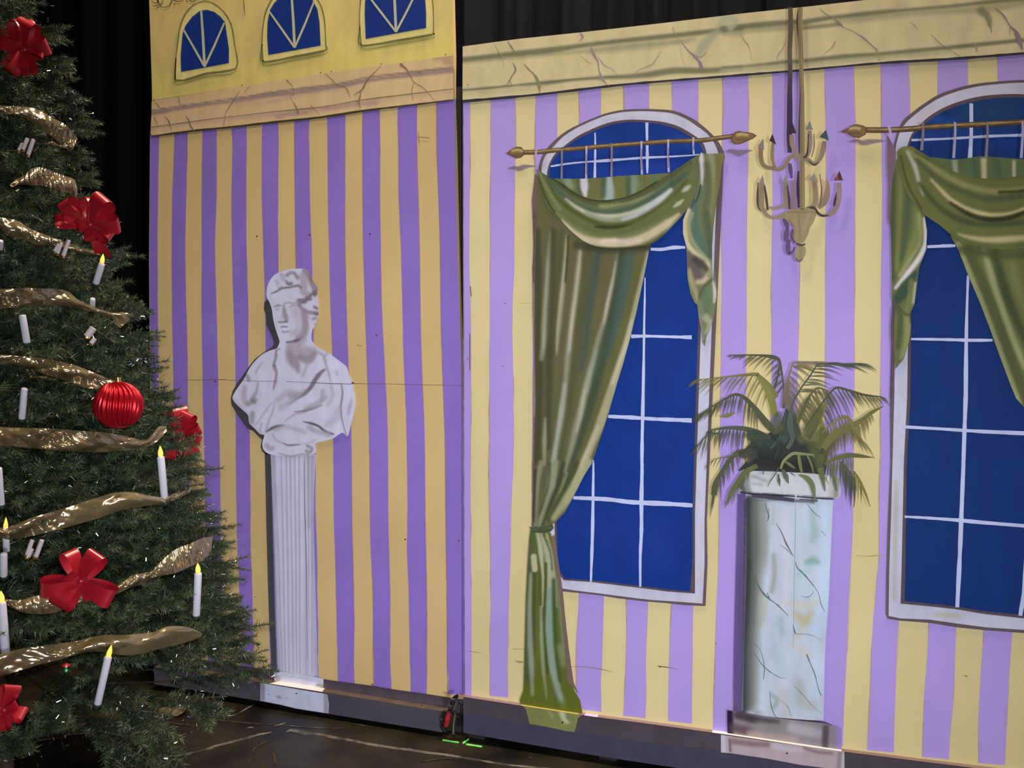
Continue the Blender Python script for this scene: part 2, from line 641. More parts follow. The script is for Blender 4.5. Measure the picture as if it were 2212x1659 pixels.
def wobble(P, amp, step, seed):
    """the unsteady edge left by a hand-held brush"""
    r = np.random.default_rng(seed)
    n = len(P)
    k = max(4, n // step)
    w = np.interp(np.linspace(0, 1, n), np.linspace(0, 1, k), r.normal(0, amp, k))
    Q = P.copy()
    Q[:, 0] += w + r.normal(0, amp * 0.25, n)
    return Q


def stripe(Lp, Rp, Y, seed, off=0.0004, amp=0.9):
    a = wobble(smooth(Lp, 10), amp, 5, seed)
    b = wobble(smooth(Rp, 10), amp, 5, seed + 500)
    n = len(a)
    Q = on_y(np.vstack([a, b]), Y - off)
    Q[:, 2] = np.maximum(Q[:, 2], 0.088)
    return Q, [(n + i, n + i + 1, i + 1, i)[::-1] for i in range(n - 1)]


parts = []
v, f = prism(OUT_L, YL, YL + 0.024, 0.085)
parts.append((v, f, 0))
TOP_C = T('F4', '24,925 60,925 330,890 560,868 850,835 1180,800 1480,755 1960,695 2090,680')


def ytop_l(x):
    return np.interp(x, TOP_C[:, 0], TOP_C[:, 1]) - 3


for k, st in enumerate(PL_):
    a = np.array([(320 + p[0] / 3.16, y) for p, y in zip(st, S1)])
    b = np.array([(320 + p[1] / 3.16, y) for p, y in zip(st, S1)])
    a = np.vstack([[a[0, 0], ytop_l(a[0, 0])], a[(a[:, 1] > ytop_l(a[0, 0]) + 8)]])
    b = np.vstack([[b[0, 0], ytop_l(b[0, 0])], b[(b[:, 1] > ytop_l(b[0, 0]) + 8)]])
    m = min(len(a), len(b))
    a, b = a[-m:], b[-m:]
    a[0, 1] = ytop_l(a[0, 0])
    b[0, 1] = ytop_l(b[0, 0])
    if k == 0:
        a[:, 0] = np.maximum(a[:, 0], np.interp(a[:, 1], OUT_L[:9, 1], OUT_L[:9, 0]))
    v, f = stripe(a, b, YL, k + 10, amp=0.0 if k in () else 0.8)
    parts.append((v, f, 1))
    # brown undercoat showing along one edge
    if k >= 5:
        aa = smooth(a if k % 2 else b, 10)
        v2 = on_y(np.vstack([aa + (-1.3, 0), aa + (0.5, 0)]), YL - 0.0002)
        n = len(aa)
        parts.append((v2, [(n + i, n + i + 1, i + 1, i)[::-1] for i in range(n - 1)], 2))
pan = link('panel', join_data('panel', parts), fl_l, [M_YL, M_PL, M_BROWN, M_EDGE])

# pencil seam between the two plywood sheets and stray marks
p = Paint('plywood_seam', fl_l, YL, EL, 6)
p.rib(smooth(T('N', '396,821 430,821 470,820 520,822 600,824 700,828 800,829 900,831 1000,833'), 6), (0.8, 1.6, 0.7, 1.3, 1.6, 1.0, 0.9, 1.2), (104, 80, 72), jitter=0.5)
for s in ('463,822 466,825', '762,826 764,829', '874,1165 877,1166', '990,1167 992,1169', '554,509 556,512', '667,506 670,509', '798,504 800,507', '803,1478 806,1480', '812,723 815,725'):
    p.rib(T('N', s), 3, (70, 50, 52))
p.rib(smooth(T('N', '772,743 776,748 783,745'), 4), 1, (110, 85, 80))
p.rib(T('N', '900,296 928,298'), 2.4, (140, 105, 80))
p.rib(T('N', '903,285 906,310'), 2.0, (150, 116, 82))
p.merge_into(pan)

# upper yellow field
p = Paint('upper_band', fl_l, YL, EL, 2)
top = np.vstack([OUT_L[0], OUT_L[1], [328, 205]])
UB = np.vstack([[(319, -110), (323, 0), (328, 180), (328.5, 217)], T('F4', '640,588 940,542 1700,432 2083,378'), [(978, 0), (975, -110)]])
p.fill(UB, (180, 163, 100), [S('F4', '20,200 800,100 2100,0', 60, (184, 162, 108), .5, 40), S('F4', '100,620 1000,480 2050,340', 60, (188, 174, 96), .7, 25),
                             S('F4', '1250,-50 1300,300 2000,330', 50, (190, 178, 100), .5, 30)], g=14)
upper = p.done('plain lemon yellow upper band')

# cornice on the left flat
p = Paint('cornice', fl_l, YL, EL, 4)
CB = np.vstack([T('F4', '24,690 640,588 940,542 1180,505 1590,445 2083,378'), T('F4', '2085,680 1960,697 1480,757 1180,802 850,837 560,870 330,892 60,927 20,925')])
ink = (124, 104, 104)
p.fill(CB, (182, 156, 118), [
    S('F4', '20,775 100,760 300,726 640,682 840,650 1000,632 1300,590 1500,550 1800,512 2080,480', (9, 8, 6, 8, 9, 9, 8, 7, 10, 10), ink, .85, 3),
    S('F4', '20,755 300,710 640,665 840,632 1000,610 1300,572 1500,528 1800,492 2075,460', (2, 1.5, 2.5, 4, 4, 3, 3, 4, 4), (104, 90, 82), .8, 1.6),
    S('F4', '560,708 800,700 1100,640 1300,612', 8, (160, 134, 120), .5, 4),
    S('F4', '20,880 460,825 830,785 1100,760 1440,710 1800,665 2080,625', (3, 2, 6, 8, 6, 3, 2), (158, 130, 118), .6, 4),
    S('F4', '880,800 960,780 1080,770', 8, (135, 110, 108), .6, 4), S('F4', '1190,745 1300,730 1420,715 1560,700', 9, (150, 122, 116), .7, 4),
    S('F4', '1960,400 2040,392 2080,385', 10, (158, 126, 104), .9, 5), S('F4', '2030,420 2080,430', 14, (150, 120, 100), .7, 4),
    S('F4', '40,700 300,650', 12, (176, 148, 112), .7, 6)], g=4)
p.rib(smooth(T('F4', '20,868 240,838 460,808 640,788 830,765 1200,728 1440,685 1800,640 2082,606'), 5), (1.6, 2.2, 1.2, 1.4, 2.6, 1.2, 2.6, 2.2, 1.6), (112, 100, 72))
p.rib(smooth(T('F4', '19,925 60,925 330,890 560,868 850,835 1180,800 1480,755 1750,722 1960,697 2087,681'), 6), (2.4, 5, 4, 4.6, 5, 4.4, 5.4, 3.6, 3.6, 2.6), (56, 50, 26), jitter=.15)
for s, w in (('205,660 212,690 222,720', (1, 1.6, .6)), ('255,790 280,825 290,860 325,905', (1, 3, 3.4, .8)), ('110,795 140,825 160,890', (.8, 3, .8)), ('40,690 75,730 95,760', (.6, 2, .6)),
             ('690,590 650,640', (1, .6)), ('625,620 560,720 530,770 515,860', (.6, 1.8, 1, 1.6)), ('945,545 985,590 995,640 970,660 1000,710 1025,770', (2.6, 1, 1.6, .6, 2, 3.2)),
             ('1205,498 1240,530 1290,575 1350,600 1380,665', (1, 1.6, 1, 2, .8)), ('1590,450 1500,540 1460,610 1400,650', (.6, 2, 3.6, .6)), ('1455,620 1440,690 1450,740', (1, 3.6, 1)),
             ('1720,435 1770,480 1815,560 1880,600 1960,690', (6, 2, 1.6, 1.4, .6)), ('1815,560 1800,620 1812,690', (1, 1.6, .6)), ('1345,705 1410,690 1440,700', (.6, 2, 1)),
             ('1110,720 1170,780', (1.4, .5)), ('40,800 70,860', (2, .6))):
    p.rib(smooth(T('F4', s), 5), w, (112, 100, 76))
for s in ('640,580 644,584', '1175,495 1179,499', '1248,486 1252,490', '1588,434 1592,438', '2028,369 2032,375', '38,678 42,682'):
    p.rib(T('F4', s), 2.6, (44, 34, 26))
p.done('marbled pink-tan cornice band')

# three small arched windows on the upper band
for nm, outer, blue, c0, tips in (
    ('a', '185,540 190,400 205,280 217,190 245,110 290,50 350,15 395,8 450,25 510,75 550,130 575,200 590,300 598,465 400,500 250,545', '225,490 222,380 235,230 255,175 300,115 350,75 400,66 450,80 490,110 525,150 540,250 552,330 552,430', '385,455', ('362,75', '240,200', '520,155')),
    ('b', '785,420 778,300 785,180 800,90 835,10 870,-40 930,-75 985,-85 1050,-75 1120,-40 1170,20 1195,90 1208,180 1212,300 1205,345 1000,385', '820,375 812,250 815,150 830,70 860,20 900,-20 960,-45 1010,-50 1070,-35 1120,-5 1155,60 1170,150 1178,310', '1000,325', ('978,-48', '828,80', '1135,5')),
    ('c', '1455,308 1445,180 1445,60 1460,-50 1500,-140 1560,-190 1660,-210 1780,-195 1880,-130 1930,-50 1945,50 1947,215 1935,235 1700,275', '1485,265 1478,100 1480,10 1500,-60 1560,-130 1660,-160 1760,-145 1840,-90 1890,-20 1898,80 1898,190', '1692,218', ('1672,-158', '1490,-45', '1845,-85'))):
    lab = {'a': 'small arched blue window at the left end of the upper band', 'b': 'small arched blue window in the middle of the upper band', 'c': 'small arched blue window at the right end of the upper band'}[nm]
    p = Paint('painted_arched_window', fl_l, YL, EL, 7)
    O = T('F4', outer)
    p.fill(O, (188, 176, 112), g=8)
    Oc = np.vstack([smooth(O[:14], 5), O[14:], O[:1]])
    p.rib(smooth(np.vstack([O, O[:2]]), 4), (2.6, 1.8, 3.0, 2.2, 2.4, 3, 2, 3.4, 4.4, 3.2, 2.6), (98, 98, 56), up=3, jitter=.15)
    p.rib(smooth(T('F4', ' '.join(outer.split()[-2:]) if nm != 'x' else ''), 4), 3.5, (92, 90, 54), up=3)
    B = T('F4', blue)
    p.fill(smooth(B, 3, True) if False else B, (8, 38, 108), [(B, 4, (40, 60, 100), .5, 2)], g=6, up=1)
    c = T('F4', c0)[0]
    for q, w in zip(tips, (5.6, 4.6, 4.6)):
        q = T('F4', q)[0]
        p.rib(np.array([c, (c + q) / 2 + 0.6, q]), (w, w * 1.05, w * .8), (158, 160, 132), up=2)
    p.done(lab)
p = Paint('painted_scrollwork', fl_l, YL, EL, 7)
p.rib(smooth(T('F4', '20,5 45,20 70,15 60,-5 90,45 120,48 150,30 165,0 200,10 235,0 250,-20 300,10 330,-5 360,-30'), 6), (1.5, 2.6, 1.6, 3, 1.5, 2.8, 1.4), (96, 82, 48))
p.rib(smooth(T('F4', '25,45 60,38 95,20 100,-20'), 5), (1, 2.4, 1), (96, 82, 48))
for s in ('62,48 68,52', '178,28 183,32', '262,5 266,8'):
    p.rib(T('F4', s), 4.5, (84, 70, 40))
p.rib(smooth(T('F4', '650,-10 656,50 661,100'), 5), (1.4, 2.4, .8), (110, 104, 60))
p.merge_into(upper)

# dark painted skirting on the wall face, below the stripes
p = Paint('skirting', fl_l, YL, EL, 8)
SK = T('N', '333,1408 446,1427 575,1447 697,1467 728,1471.7 765,1476.5 808,1482 845,1488.6 897,1496 924,1499.7 965,1506 1003,1511 1003,1585 900,1570 700,1530 446,1480 333,1460')
p.fill(SK, (66, 58, 66), [S('N', '333,1425 575,1465 728,1487 897,1511 1003,1527', 5, (80, 72, 78), .5, 4), S('N', '333,1408 446,1427 575,1447 697,1467 728,1471 808,1482 897,1496 965,1506', 2, (48, 42, 50), .8, 1.5)], g=7)
p.done('charcoal painted skirting band')

# column shadow, fluted column, bust
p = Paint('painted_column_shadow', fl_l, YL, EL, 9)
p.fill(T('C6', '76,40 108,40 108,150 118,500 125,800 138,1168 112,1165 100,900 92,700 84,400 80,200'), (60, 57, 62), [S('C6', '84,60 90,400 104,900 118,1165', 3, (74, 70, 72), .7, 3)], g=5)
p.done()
p = Paint('painted_fluted_column', fl_l, YL, EL, 10)
base = (174, 174, 196)
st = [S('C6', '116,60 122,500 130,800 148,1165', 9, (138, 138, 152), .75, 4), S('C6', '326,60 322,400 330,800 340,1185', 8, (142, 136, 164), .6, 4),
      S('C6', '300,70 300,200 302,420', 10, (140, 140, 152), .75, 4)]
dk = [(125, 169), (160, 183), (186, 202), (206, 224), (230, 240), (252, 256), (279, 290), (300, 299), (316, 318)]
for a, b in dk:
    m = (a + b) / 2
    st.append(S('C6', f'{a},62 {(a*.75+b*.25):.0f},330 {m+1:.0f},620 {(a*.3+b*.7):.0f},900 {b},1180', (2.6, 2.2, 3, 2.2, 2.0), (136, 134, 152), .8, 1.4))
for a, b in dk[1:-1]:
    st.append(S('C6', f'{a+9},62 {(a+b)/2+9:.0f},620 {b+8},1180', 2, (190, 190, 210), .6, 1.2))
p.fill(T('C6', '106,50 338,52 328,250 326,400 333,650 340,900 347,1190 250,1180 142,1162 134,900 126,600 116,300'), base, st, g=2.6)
p.rib(smooth(T('C6', '278,80 280,300 290,620 292,900 296,1100'), 5), (.6, 1.4, 1, .6), (78, 72, 92))
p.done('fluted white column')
p = Paint('painted_column_foot', fl_l, YL, EL, 12)
p.fill(T('R5', '898,302 950,298 1100,318 1250,342 1356,368 1354,440 1345,470 1325,492 1200,476 1050,446 905,405'), (172, 176, 196),
       [S('R5', '900,312 1100,332 1350,382', 4, (160, 168, 188), .9, 2), S('R5', '905,335 1100,355 1345,400', 1.5, (130, 132, 146), .7, 1.3), S('R5', '915,380 1100,410 1330,460', 9, (190, 184, 188), .8, 4),
        S('R5', '915,350 950,360 940,380', 6, (126, 122, 128), .7, 3), S('R5', '1300,425 1345,430 1330,460', 6, (128, 122, 118), .9, 2)], g=2.8)
p.done()

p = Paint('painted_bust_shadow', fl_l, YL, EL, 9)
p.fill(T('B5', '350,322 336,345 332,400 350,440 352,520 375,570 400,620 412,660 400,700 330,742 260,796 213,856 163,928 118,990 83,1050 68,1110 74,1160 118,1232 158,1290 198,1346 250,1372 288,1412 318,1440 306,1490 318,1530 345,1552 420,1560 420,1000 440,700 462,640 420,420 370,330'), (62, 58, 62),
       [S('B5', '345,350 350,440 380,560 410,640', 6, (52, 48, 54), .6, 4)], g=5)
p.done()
wht = (180, 180, 198)
p = Paint('painted_bust', fl_l, YL, EL, 13)
p.tone = (1.22, 181, (1, 1, 1))
p.wk = 1.08
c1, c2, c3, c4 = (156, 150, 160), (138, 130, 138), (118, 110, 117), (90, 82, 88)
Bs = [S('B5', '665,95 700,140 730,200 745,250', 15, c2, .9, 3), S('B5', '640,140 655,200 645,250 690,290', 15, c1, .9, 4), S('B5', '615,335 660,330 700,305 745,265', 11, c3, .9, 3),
      S('B5', '610,360 640,400 690,420 765,435', 8, c2, .9, 2.5), S('B5', '700,480 745,470', 6, c2, .8, 2), S('B5', '690,395 710,370 690,345', 7, wht, .9, 2), S('B5', '720,300 735,325', 5, wht, .9, 2),
      S('B5', '735,380 755,392', 6, c3, .8, 2), S('B5', '700,130 712,175', 5, c3, .6, 2), S('B5', '735,425 750,440 760,430', 4, c3, .9, 1.5), S('B5', '740,515 745,525', 3, c2, .8, 1.5),
      S('B5', '390,274 430,258 460,240 500,228 550,222 600,212 632,228', (2, 3.5, 3, 4, 3.5, 4, 3), c3, .95, 1.3), S('B5', '455,235 475,225', 6, c2, .7, 2),
      S('B5', '515,128 545,108 575,112 600,150', 7, c2, .85, 2), S('B5', '512,180 530,198 550,192', 6, c3, .85, 2), S('B5', '470,125 490,140 480,160', 6, c1, .8, 3), S('B5', '430,175 440,195', 6, c1, .7, 3),
      S('B5', '560,215 610,205 620,225', 5, c2, .6, 2), S('B5', '500,165 510,180', 5, c1, .7, 2),
      S('B5', '415,376 440,370 466,368', (3, 5, 4), c2, .85, 1.6), S('B5', '425,402 455,396', 3, c1, .8, 1.8),
      S('B5', '488,372 500,352 530,346 570,352 602,342', (4, 5, 4, 3, 4), c1, .9, 1.8), S('B5', '540,382 565,366 585,370', 3, c1, .9, 1.4),
      S('B5', '492,385 496,430 508,470 512,495', (6, 9, 11, 6), c2, .8, 3), S('B5', '450,500 478,502 518,494', (3, 4, 3), c3, .85, 1.3), S('B5', '468,495 472,450', 3, c1, .5, 2),
      S('B5', '472,541 495,536 518,540', 3, c3, .8, 1.2), S('B5', '480,576 505,580 530,574', 3.4, c2, .8, 1.3),
      S('B5', '600,420 625,480 620,550 590,600', 20, c1, .45, 8), S('B5', '655,430 668,520 650,590 610,630', 14, c2, .75, 5), S('B5', '560,590 590,570', 10, c1, .5, 4),
      S('B5', '700,480 712,560 705,620', 7, wht, .9, 3),
      S('B5', '514,662 560,658 600,647 642,622', (3, 6, 7, 3), c4, .95, 1.5), S('B5', '640,640 600,690 540,690', 16, c1, .7, 6),
      S('B5', '540,745 560,800 590,850 605,890', (18, 22, 18, 8), c2, .85, 6), S('B5', '560,700 640,730 720,740', 20, c1, .9, 7), S('B5', '620,780 690,800 735,750', (14, 18, 10), c2, .8, 5), S('B5', '680,830 660,880 640,930', 6, c1, .7, 3),
      S('B5', '455,715 430,725 428,780 412,845 432,900 425,960 408,1035', (3, 6, 5, 7, 5, 6, 3), c2, .9, 1.6), S('B5', '408,845 425,850', 3, c3, .9, 1.2),
      S('B5', '315,825 290,860 268,905', 4, c1, .8, 2), S('B5', '200,930 212,960', 8, c2, .75, 2.5), S('B5', '285,985 270,1060 235,1115 260,1140', (2, 4, 7, 7), c2, .7, 3), S('B5', '180,1020 170,1090 190,1160', (8, 12, 9), c1, .8, 4), S('B5', '210,1150 260,1120', 9, c3, .5, 4),
      S('B5', '240,1230 235,1290', 10, c2, .75, 4), S('B5', '270,1320 330,1230 390,1150 420,1130', (3, 4, 4, 2), c1, .7, 2.5), S('B5', '300,1380 310,1310', 6, c1, .7, 3),
      S('B5', '815,880 780,908 742,958 705,1020 655,1072 590,1113 530,1152', (4, 9, 9, 8, 6, 3.5, 2), c3, .9, 2), S('B5', '840,740 812,790 830,850 852,920 864,985', (3, 3, 4, 4, 2), c1, .9, 1.5), S('B5', '750,735 800,765 825,820', 4, c1, .9, 2),
      S('B5', '450,1120 520,1065 600,1075 560,1120 470,1180', 13, c1, .65, 5), S('B5', '420,1150 400,1220 370,1290 350,1375', (3, 4, 4, 6), c1, .8, 2), S('B5', '540,1090 620,1080 660,1050', 10, c2, .5, 4),
      S('B5', '578,1216 640,1212 700,1192 790,1162', (2, 6, 7, 3), c3, .8, 2), S('B5', '670,1180 760,1150 830,1095', (8, 12, 6), c1, .8, 4), S('B5', '800,1050 790,1120', 9, c2, .5, 4), S('B5', '870,1000 880,1090 840,1160', 7, c1, .5, 4),
      S('B5', '948,990 958,1070 944,1180 955,1280 978,1370 990,1400', (2, 3, 3.5, 3, 2, 2), c3, .85, 1.3), S('B5', '1030,1120 1015,1180 1005,1240', (4, 8, 4), c1, .8, 3),
      S('B5', '905,890 915,920', 5, c1, .6, 3), S('B5', '355,1372 400,1345 450,1328 490,1322', (2, 6, 5, 2), c4, .8, 1.8), S('B5', '420,1360 500,1335 600,1358 660,1380', 8, c1, .6, 4),
      S('B5', '645,1294 710,1308 768,1330 822,1372 886,1394', (1.5, 4.5, 4, 5, 3), c4, .9, 1.5), S('B5', '690,1340 760,1375 850,1395', 10, c1, .8, 4), S('B5', '930,1200 900,1270 830,1320', (14, 16, 8), c1, .5, 6),
      S('B5', '500,1290 560,1245 640,1220', 4, c1, .7, 2), S('B5', '480,1462 530,1482 620,1474', (2, 4.5, 2), c3, .85, 1.4), S('B5', '400,1395 430,1440 470,1460', 4, c1, .7, 2), S('B5', '740,1440 700,1460 640,1470', 3, c1, .6, 2),
      S('B5', '355,1480 375,1510 400,1505', 9, c1, .9, 3), S('B5', '675,1485 715,1510 690,1540 670,1525', 6, c2, .8, 2.5), S('B5', '450,1545 540,1570 640,1552 690,1560', (2, 4, 3, 3), c2, .8, 1.6),
      S('B5', '95,1120 200,1230 260,1340 320,1390', 5, c1, .5, 3)]
BO = T('B5', '352,262 365,200 400,140 450,105 520,82 600,75 665,78 690,100 712,150 740,195 765,232 756,262 760,300 766,345 768,400 766,450 752,490 742,528 725,545 714,580 711,640 728,668 760,700 830,738 900,785 960,830 993,862 1010,920 1033,965 1045,1030 1062,1110 1055,1200 1030,1300 1005,1396 990,1408 960,1382 920,1402 880,1427 800,1452 745,1466 748,1520 735,1550 690,1564 640,1560 560,1574 480,1566 400,1558 350,1540 322,1500 322,1450 335,1402 300,1392 262,1352 215,1304 205,1242 150,1190 95,1135 82,1100 100,1060 140,1000 175,950 215,872 260,812 320,757 380,727 430,712 450,682 456,652 440,600 420,540 405,470 395,400 375,340 355,300')
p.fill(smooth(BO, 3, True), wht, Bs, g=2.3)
p.rib(smooth(T('B5', '150,966 230,970 340,972 440,973'), 4), 1, (120, 112, 118))
p.rib(smooth(T('B5', '505,974 640,980 740,984 860,990 1030,994'), 4), (1, .8, 1.4, 1.6, 1.2), (110, 100, 106))
p.rib(T('B5', '1030,983 1038,988'), 3, (70, 58, 60))
p.done('white painted bust of a young man in a draped cloth')

# projecting timber rail along the foot of the left flat
M_RAIL = flatmat('charcoal_rail_paint', (61, 58, 66), EL, (67, 64, 73), 9, rough=0.6, spec=.3)
M_RAILTOP = flatmat('warm_lit_rail_top', (86, 72, 66), 1.0, (102, 86, 76), 20, rough=.6)
RT = T('N', '333,1441 446,1457 562,1474 728,1500 900,1528.5 962,1538')
RB = T('N', '955,1583 880,1572 709,1542 562,1514.5 446,1495 333,1478')
v, f = prism(np.vstack([RT, RB]), YL - 0.038, YL)
link('foot_rail', mesh('foot_rail', v, f), fl_l, M_RAIL)
p = Paint('painted_column_block', fl_l, YL - 0.038, EL, 1)
p.fill(T('R5', '776,404 900,425 1110,462 1350,502 1392,511 1406,600 1402,686 1355,680 1250,664 1100,640 960,606 820,578 776,570'), (166, 172, 194),
       [S('R5', '795,410 798,570', 9, (120, 118, 132), .9, 2), S('R5', '1380,510 1380,685', 10, (128, 126, 140), .9, 2.5), S('R5', '1200,520 1220,600', 10, (150, 156, 176), .6, 5), S('R5', '930,530 960,540', 4, (110, 108, 118), .8, 2),
        S('R5', '1000,542 1022,545', 2, (120, 116, 124), .8, 1.5), S('R5', '830,580 1100,640 1340,680', 3, (146, 150, 168), .7, 2)], g=3)
p.rib(T('R5', '1102,498 1112,506'), 2.6, (40, 36, 50))
p.done('pale blue-grey block of the column base')
# grey rail top painted brown for the warm light falling from above
q_ = on_y(RT, YL - 0.038)
n_ = len(q_)
vt = [(x, YL - 0.0382, z + .0006) for x, _, z in q_] + [(x, YL - 0.0005, z + .0006) for x, _, z in q_]
link('rail_top', mesh('rail_top', vt, [(i, i + 1, n_ + i + 1, n_ + i) for i in range(n_ - 1)]), fl_l, M_RAILTOP)['label'] = 'brown top of the rail, warm light painted in'
# white paint carried over the top of the rail
a = on_y(T('R5', '860,416 1345,500'), YL - 0.038)
ztop = float(a[:, 2].mean())
M_LEDGE = mat('white_ledge_paint', (0.78, 0.74, 0.72), 0.6)
zi = np.interp(a[:, 0], q_[:, 0], q_[:, 2]) + .0012
av = np.array([(a[0, 0], YL - 0.0383, zi[0]), (a[1, 0], YL - 0.0383, zi[1]), (a[1, 0] - .01, YL - .001, zi[1]), (a[0, 0] + .02, YL - .001, zi[0])])
link('painted_ledge', mesh('painted_ledge', av, [(0, 1, 2, 3)]), fl_l, M_LEDGE)
# screw head on the rail
sp = on_y(T('N', '912,1531'), YL - 0.02)[0]


def disc(c, r, h, n=16, axis='z'):
    a = np.linspace(0, 2 * math.pi, n, endpoint=False)
    c = np.asarray(c, float)
    ring = np.c_[np.cos(a) * r, np.sin(a) * r, np.zeros(n)]
    top = ring * (0.75, 0.75, 1) + (0, 0, h)
    V = np.vstack([ring, top])
    if axis == 'y':
        V = V[:, [0, 2, 1]] * (1, -1, 1)
    F = [(i, (i + 1) % n, n + (i + 1) % n, n + i) for i in range(n)] + [tuple(range(n, 2 * n))]
    return V + c, F


M_BRASS = mat('brass_screw', (0.8, 0.6, 0.3), 0.3, 1.0)
v, f = disc((sp[0], YL - 0.02, on_y(T('N', '912,1531'), YL - 0.038)[0][2] + 0.0), 0.008, 0.003)
link('screw_head', mesh('screw_head', v, f), fl_l, M_BRASS)

# timber legs that lift both flats off the floor, and dark frame behind
M_TIMBER = mat('dark_stained_frame', (0.015, 0.012, 0.01), 0.8)


def box(x0, x1, y0, y1, z0, z1):
    V = [(x0, y0, z0), (x1, y0, z0), (x1, y1, z0), (x0, y1, z0), (x0, y0, z1), (x1, y0, z1), (x1, y1, z1), (x0, y1, z1)]
    return np.array(V, float), [(0, 3, 2, 1), (4, 5, 6, 7), (0, 1, 5, 4), (1, 2, 6, 5), (2, 3, 7, 6), (3, 0, 4, 7)]


xl0 = float(on_y(T('N', '334,700'), YL)[0][0])
xl1 = float(on_y(T('N', '1002,1500'), YL)[0][0])
for x in (xl0 + .03, (xl0 + xl1) / 2, xl1 - .05):
    v, f = box(x - .03, x + .03, YL + .024, YL + .10, 0, 2.35)
    link('back_stile', mesh('back_stile', v, f), fl_l, M_TIMBER)

# ------------------------------------------------------------------ RIGHT FLAT
fl_r = thing('stage_flat', (-0.2, YR, 0), 'wide painted scenery flat with tall curtained windows, chandelier and potted palm', 'stage flat')
M_YR = flatmat('pale_yellow_paint', (208, 190, 138), ER, (216, 200, 148), 2.2)
M_PR = flatmat('lilac_paint', (166, 144, 214), ER, (174, 150, 220), 3)
M_BR2 = flatmat('brown_undercoat_light', (160, 128, 128), ER, (186, 160, 130), 30)
OUT_R = T('N', '999.5,100.3 1120,84 1266,68.7 1430,50 1600,29.4 1750,13.5 1869,0 2212,-34 2480,-58 2480,1900 1002,1610 1001,1000 1000,500')
parts = []
v, f = prism(OUT_R, YR, YR + 0.019, 0.06)
parts.append((v, f, 0))
CBOT = T('N', '999,220.5 1159,206 1350,184 1560,167 1720,154 1899,138 2050,129 2212,116.5 2480,94')
RAILTOP_B = T('N', '1001,1502 1125,1521 1248,1541 1287,1547 1391,1560 1538,1580 1818,1621 2024,1646 2212,1668 2480,1698')


def ycb(x):
    return float(np.interp(x, CBOT[:, 0], CBOT[:, 1])) - 3


def yrb(x):
    return float(np.interp(x, RAILTOP_B[:, 0], RAILTOP_B[:, 1])) - 2


STR = [  # left edge points, right edge points
    ('999.8,230 1000.5,600 1001,1000 1002,1500', '1016,230 1013.7,600 1018,700 1017,860 1017,950 1016.4,1110 1018,1250 1019,1400 1018,1490'),
    ('1060.3,225 1059,600 1059,700 1056.6,860 1057.8,950 1057,1110 1061,1250 1058.9,1400 1058,1500', '1114.3,225 1113,400 1109.6,600 1106,700 1109.6,860 1110.8,950 1104,1110 1100.8,1250 1098.7,1400 1098,1500'),
    ('1157.5,220 1156,350 1152,600 1150,1000 1150,1500', '1204,220 1203,350 1198,600 1195,1000 1195,1500'),
    ('1250.8,215 1252,300 1252,700 1252,1200 1250.4,1290 1244.5,1400 1242,1500 1246,1545', '1298.5,205 1298,300 1300,700 1304,1200 1304.6,1290 1301,1400 1301,1500 1297,1560'),
    ('1347.5,200 1350,300 1352,700 1354,1200 1354,1290 1353,1400 1348.7,1500 1346,1560', '1401.3,195 1401,300 1400,700 1400,1200 1400.8,1290 1396.4,1400 1393,1500 1395.3,1560'),
    ('1451.2,185 1454,300 1455,700 1455,1200 1451.8,1290 1445.3,1400 1445,1500 1444,1570', '1508.7,180 1508,300 1504,700 1500,1200 1497.3,1290 1496.3,1400 1494.7,1500 1494,1575'),
    ('1562,170 1560.8,280 1558.8,420 1558.8,600 1557.8,760 1556,950 1552,1200 1548.3,1290 1546.6,1400 1541.8,1500 1540,1580', '1616.6,165 1617.5,280 1614.5,420 1612.9,600 1612.5,760 1605,1000 1596,1200 1591.8,1290 1586,1400 1583,1500 1580,1590'),
    ('1668.5,160 1670,280 1670,420 1666.2,600 1667.2,760 1664,1000 1655,1600', '1726,150 1727,300 1728,450 1726.9,600 1723.9,760 1718,1000 1710,1600'),
    ('1781,150 1783.6,280 1784,420 1783.6,600 1782.5,760 1780,950 1770,1050 1762,1200 1758,1320 1758,1500 1758,1600', '1844.4,145 1848,280 1847,420 1845.2,600 1846,760 1842.5,1000 1840.7,1150 1835,1300 1827.6,1450 1820,1550 1820,1620'),
    ('1902,138 1905,280 1906,420 1903.9,600 1903,760 1902,1000 1896.7,1130 1899,1190 1891,1300 1887,1320 1881.7,1450 1877.4,1550 1873,1620', '1963.2,132 1966,280 1965,420 1960,700 1955,1000 1948,1300 1944.5,1320 1935.8,1450 1932.6,1550 1930.4,1630'),
    ('2025.7,125 2026,300 2020,800 2010,1200 2007,1320 2003,1450 1994,1550 1993,1640', '2090.6,120 2090,300 2085,800 2072,1200 2068,1320 2061,1450 2057,1550 2048,1640'),
    ('2155.4,116 2155,300 2145,800 2130,1200 2126,1320 2122,1450 2112,1550 2113,1650', '2220,112 2219,300 2208,800 2195,1200 2190,1320 2180,1450 2175,1550 2171,1655'),
    ('2285,108 2283,300 2270,800 2250,1320 2240,1450 2235,1675', '2350,102 2348,300 2332,800 2310,1320 2300,1450 2295,1680')]
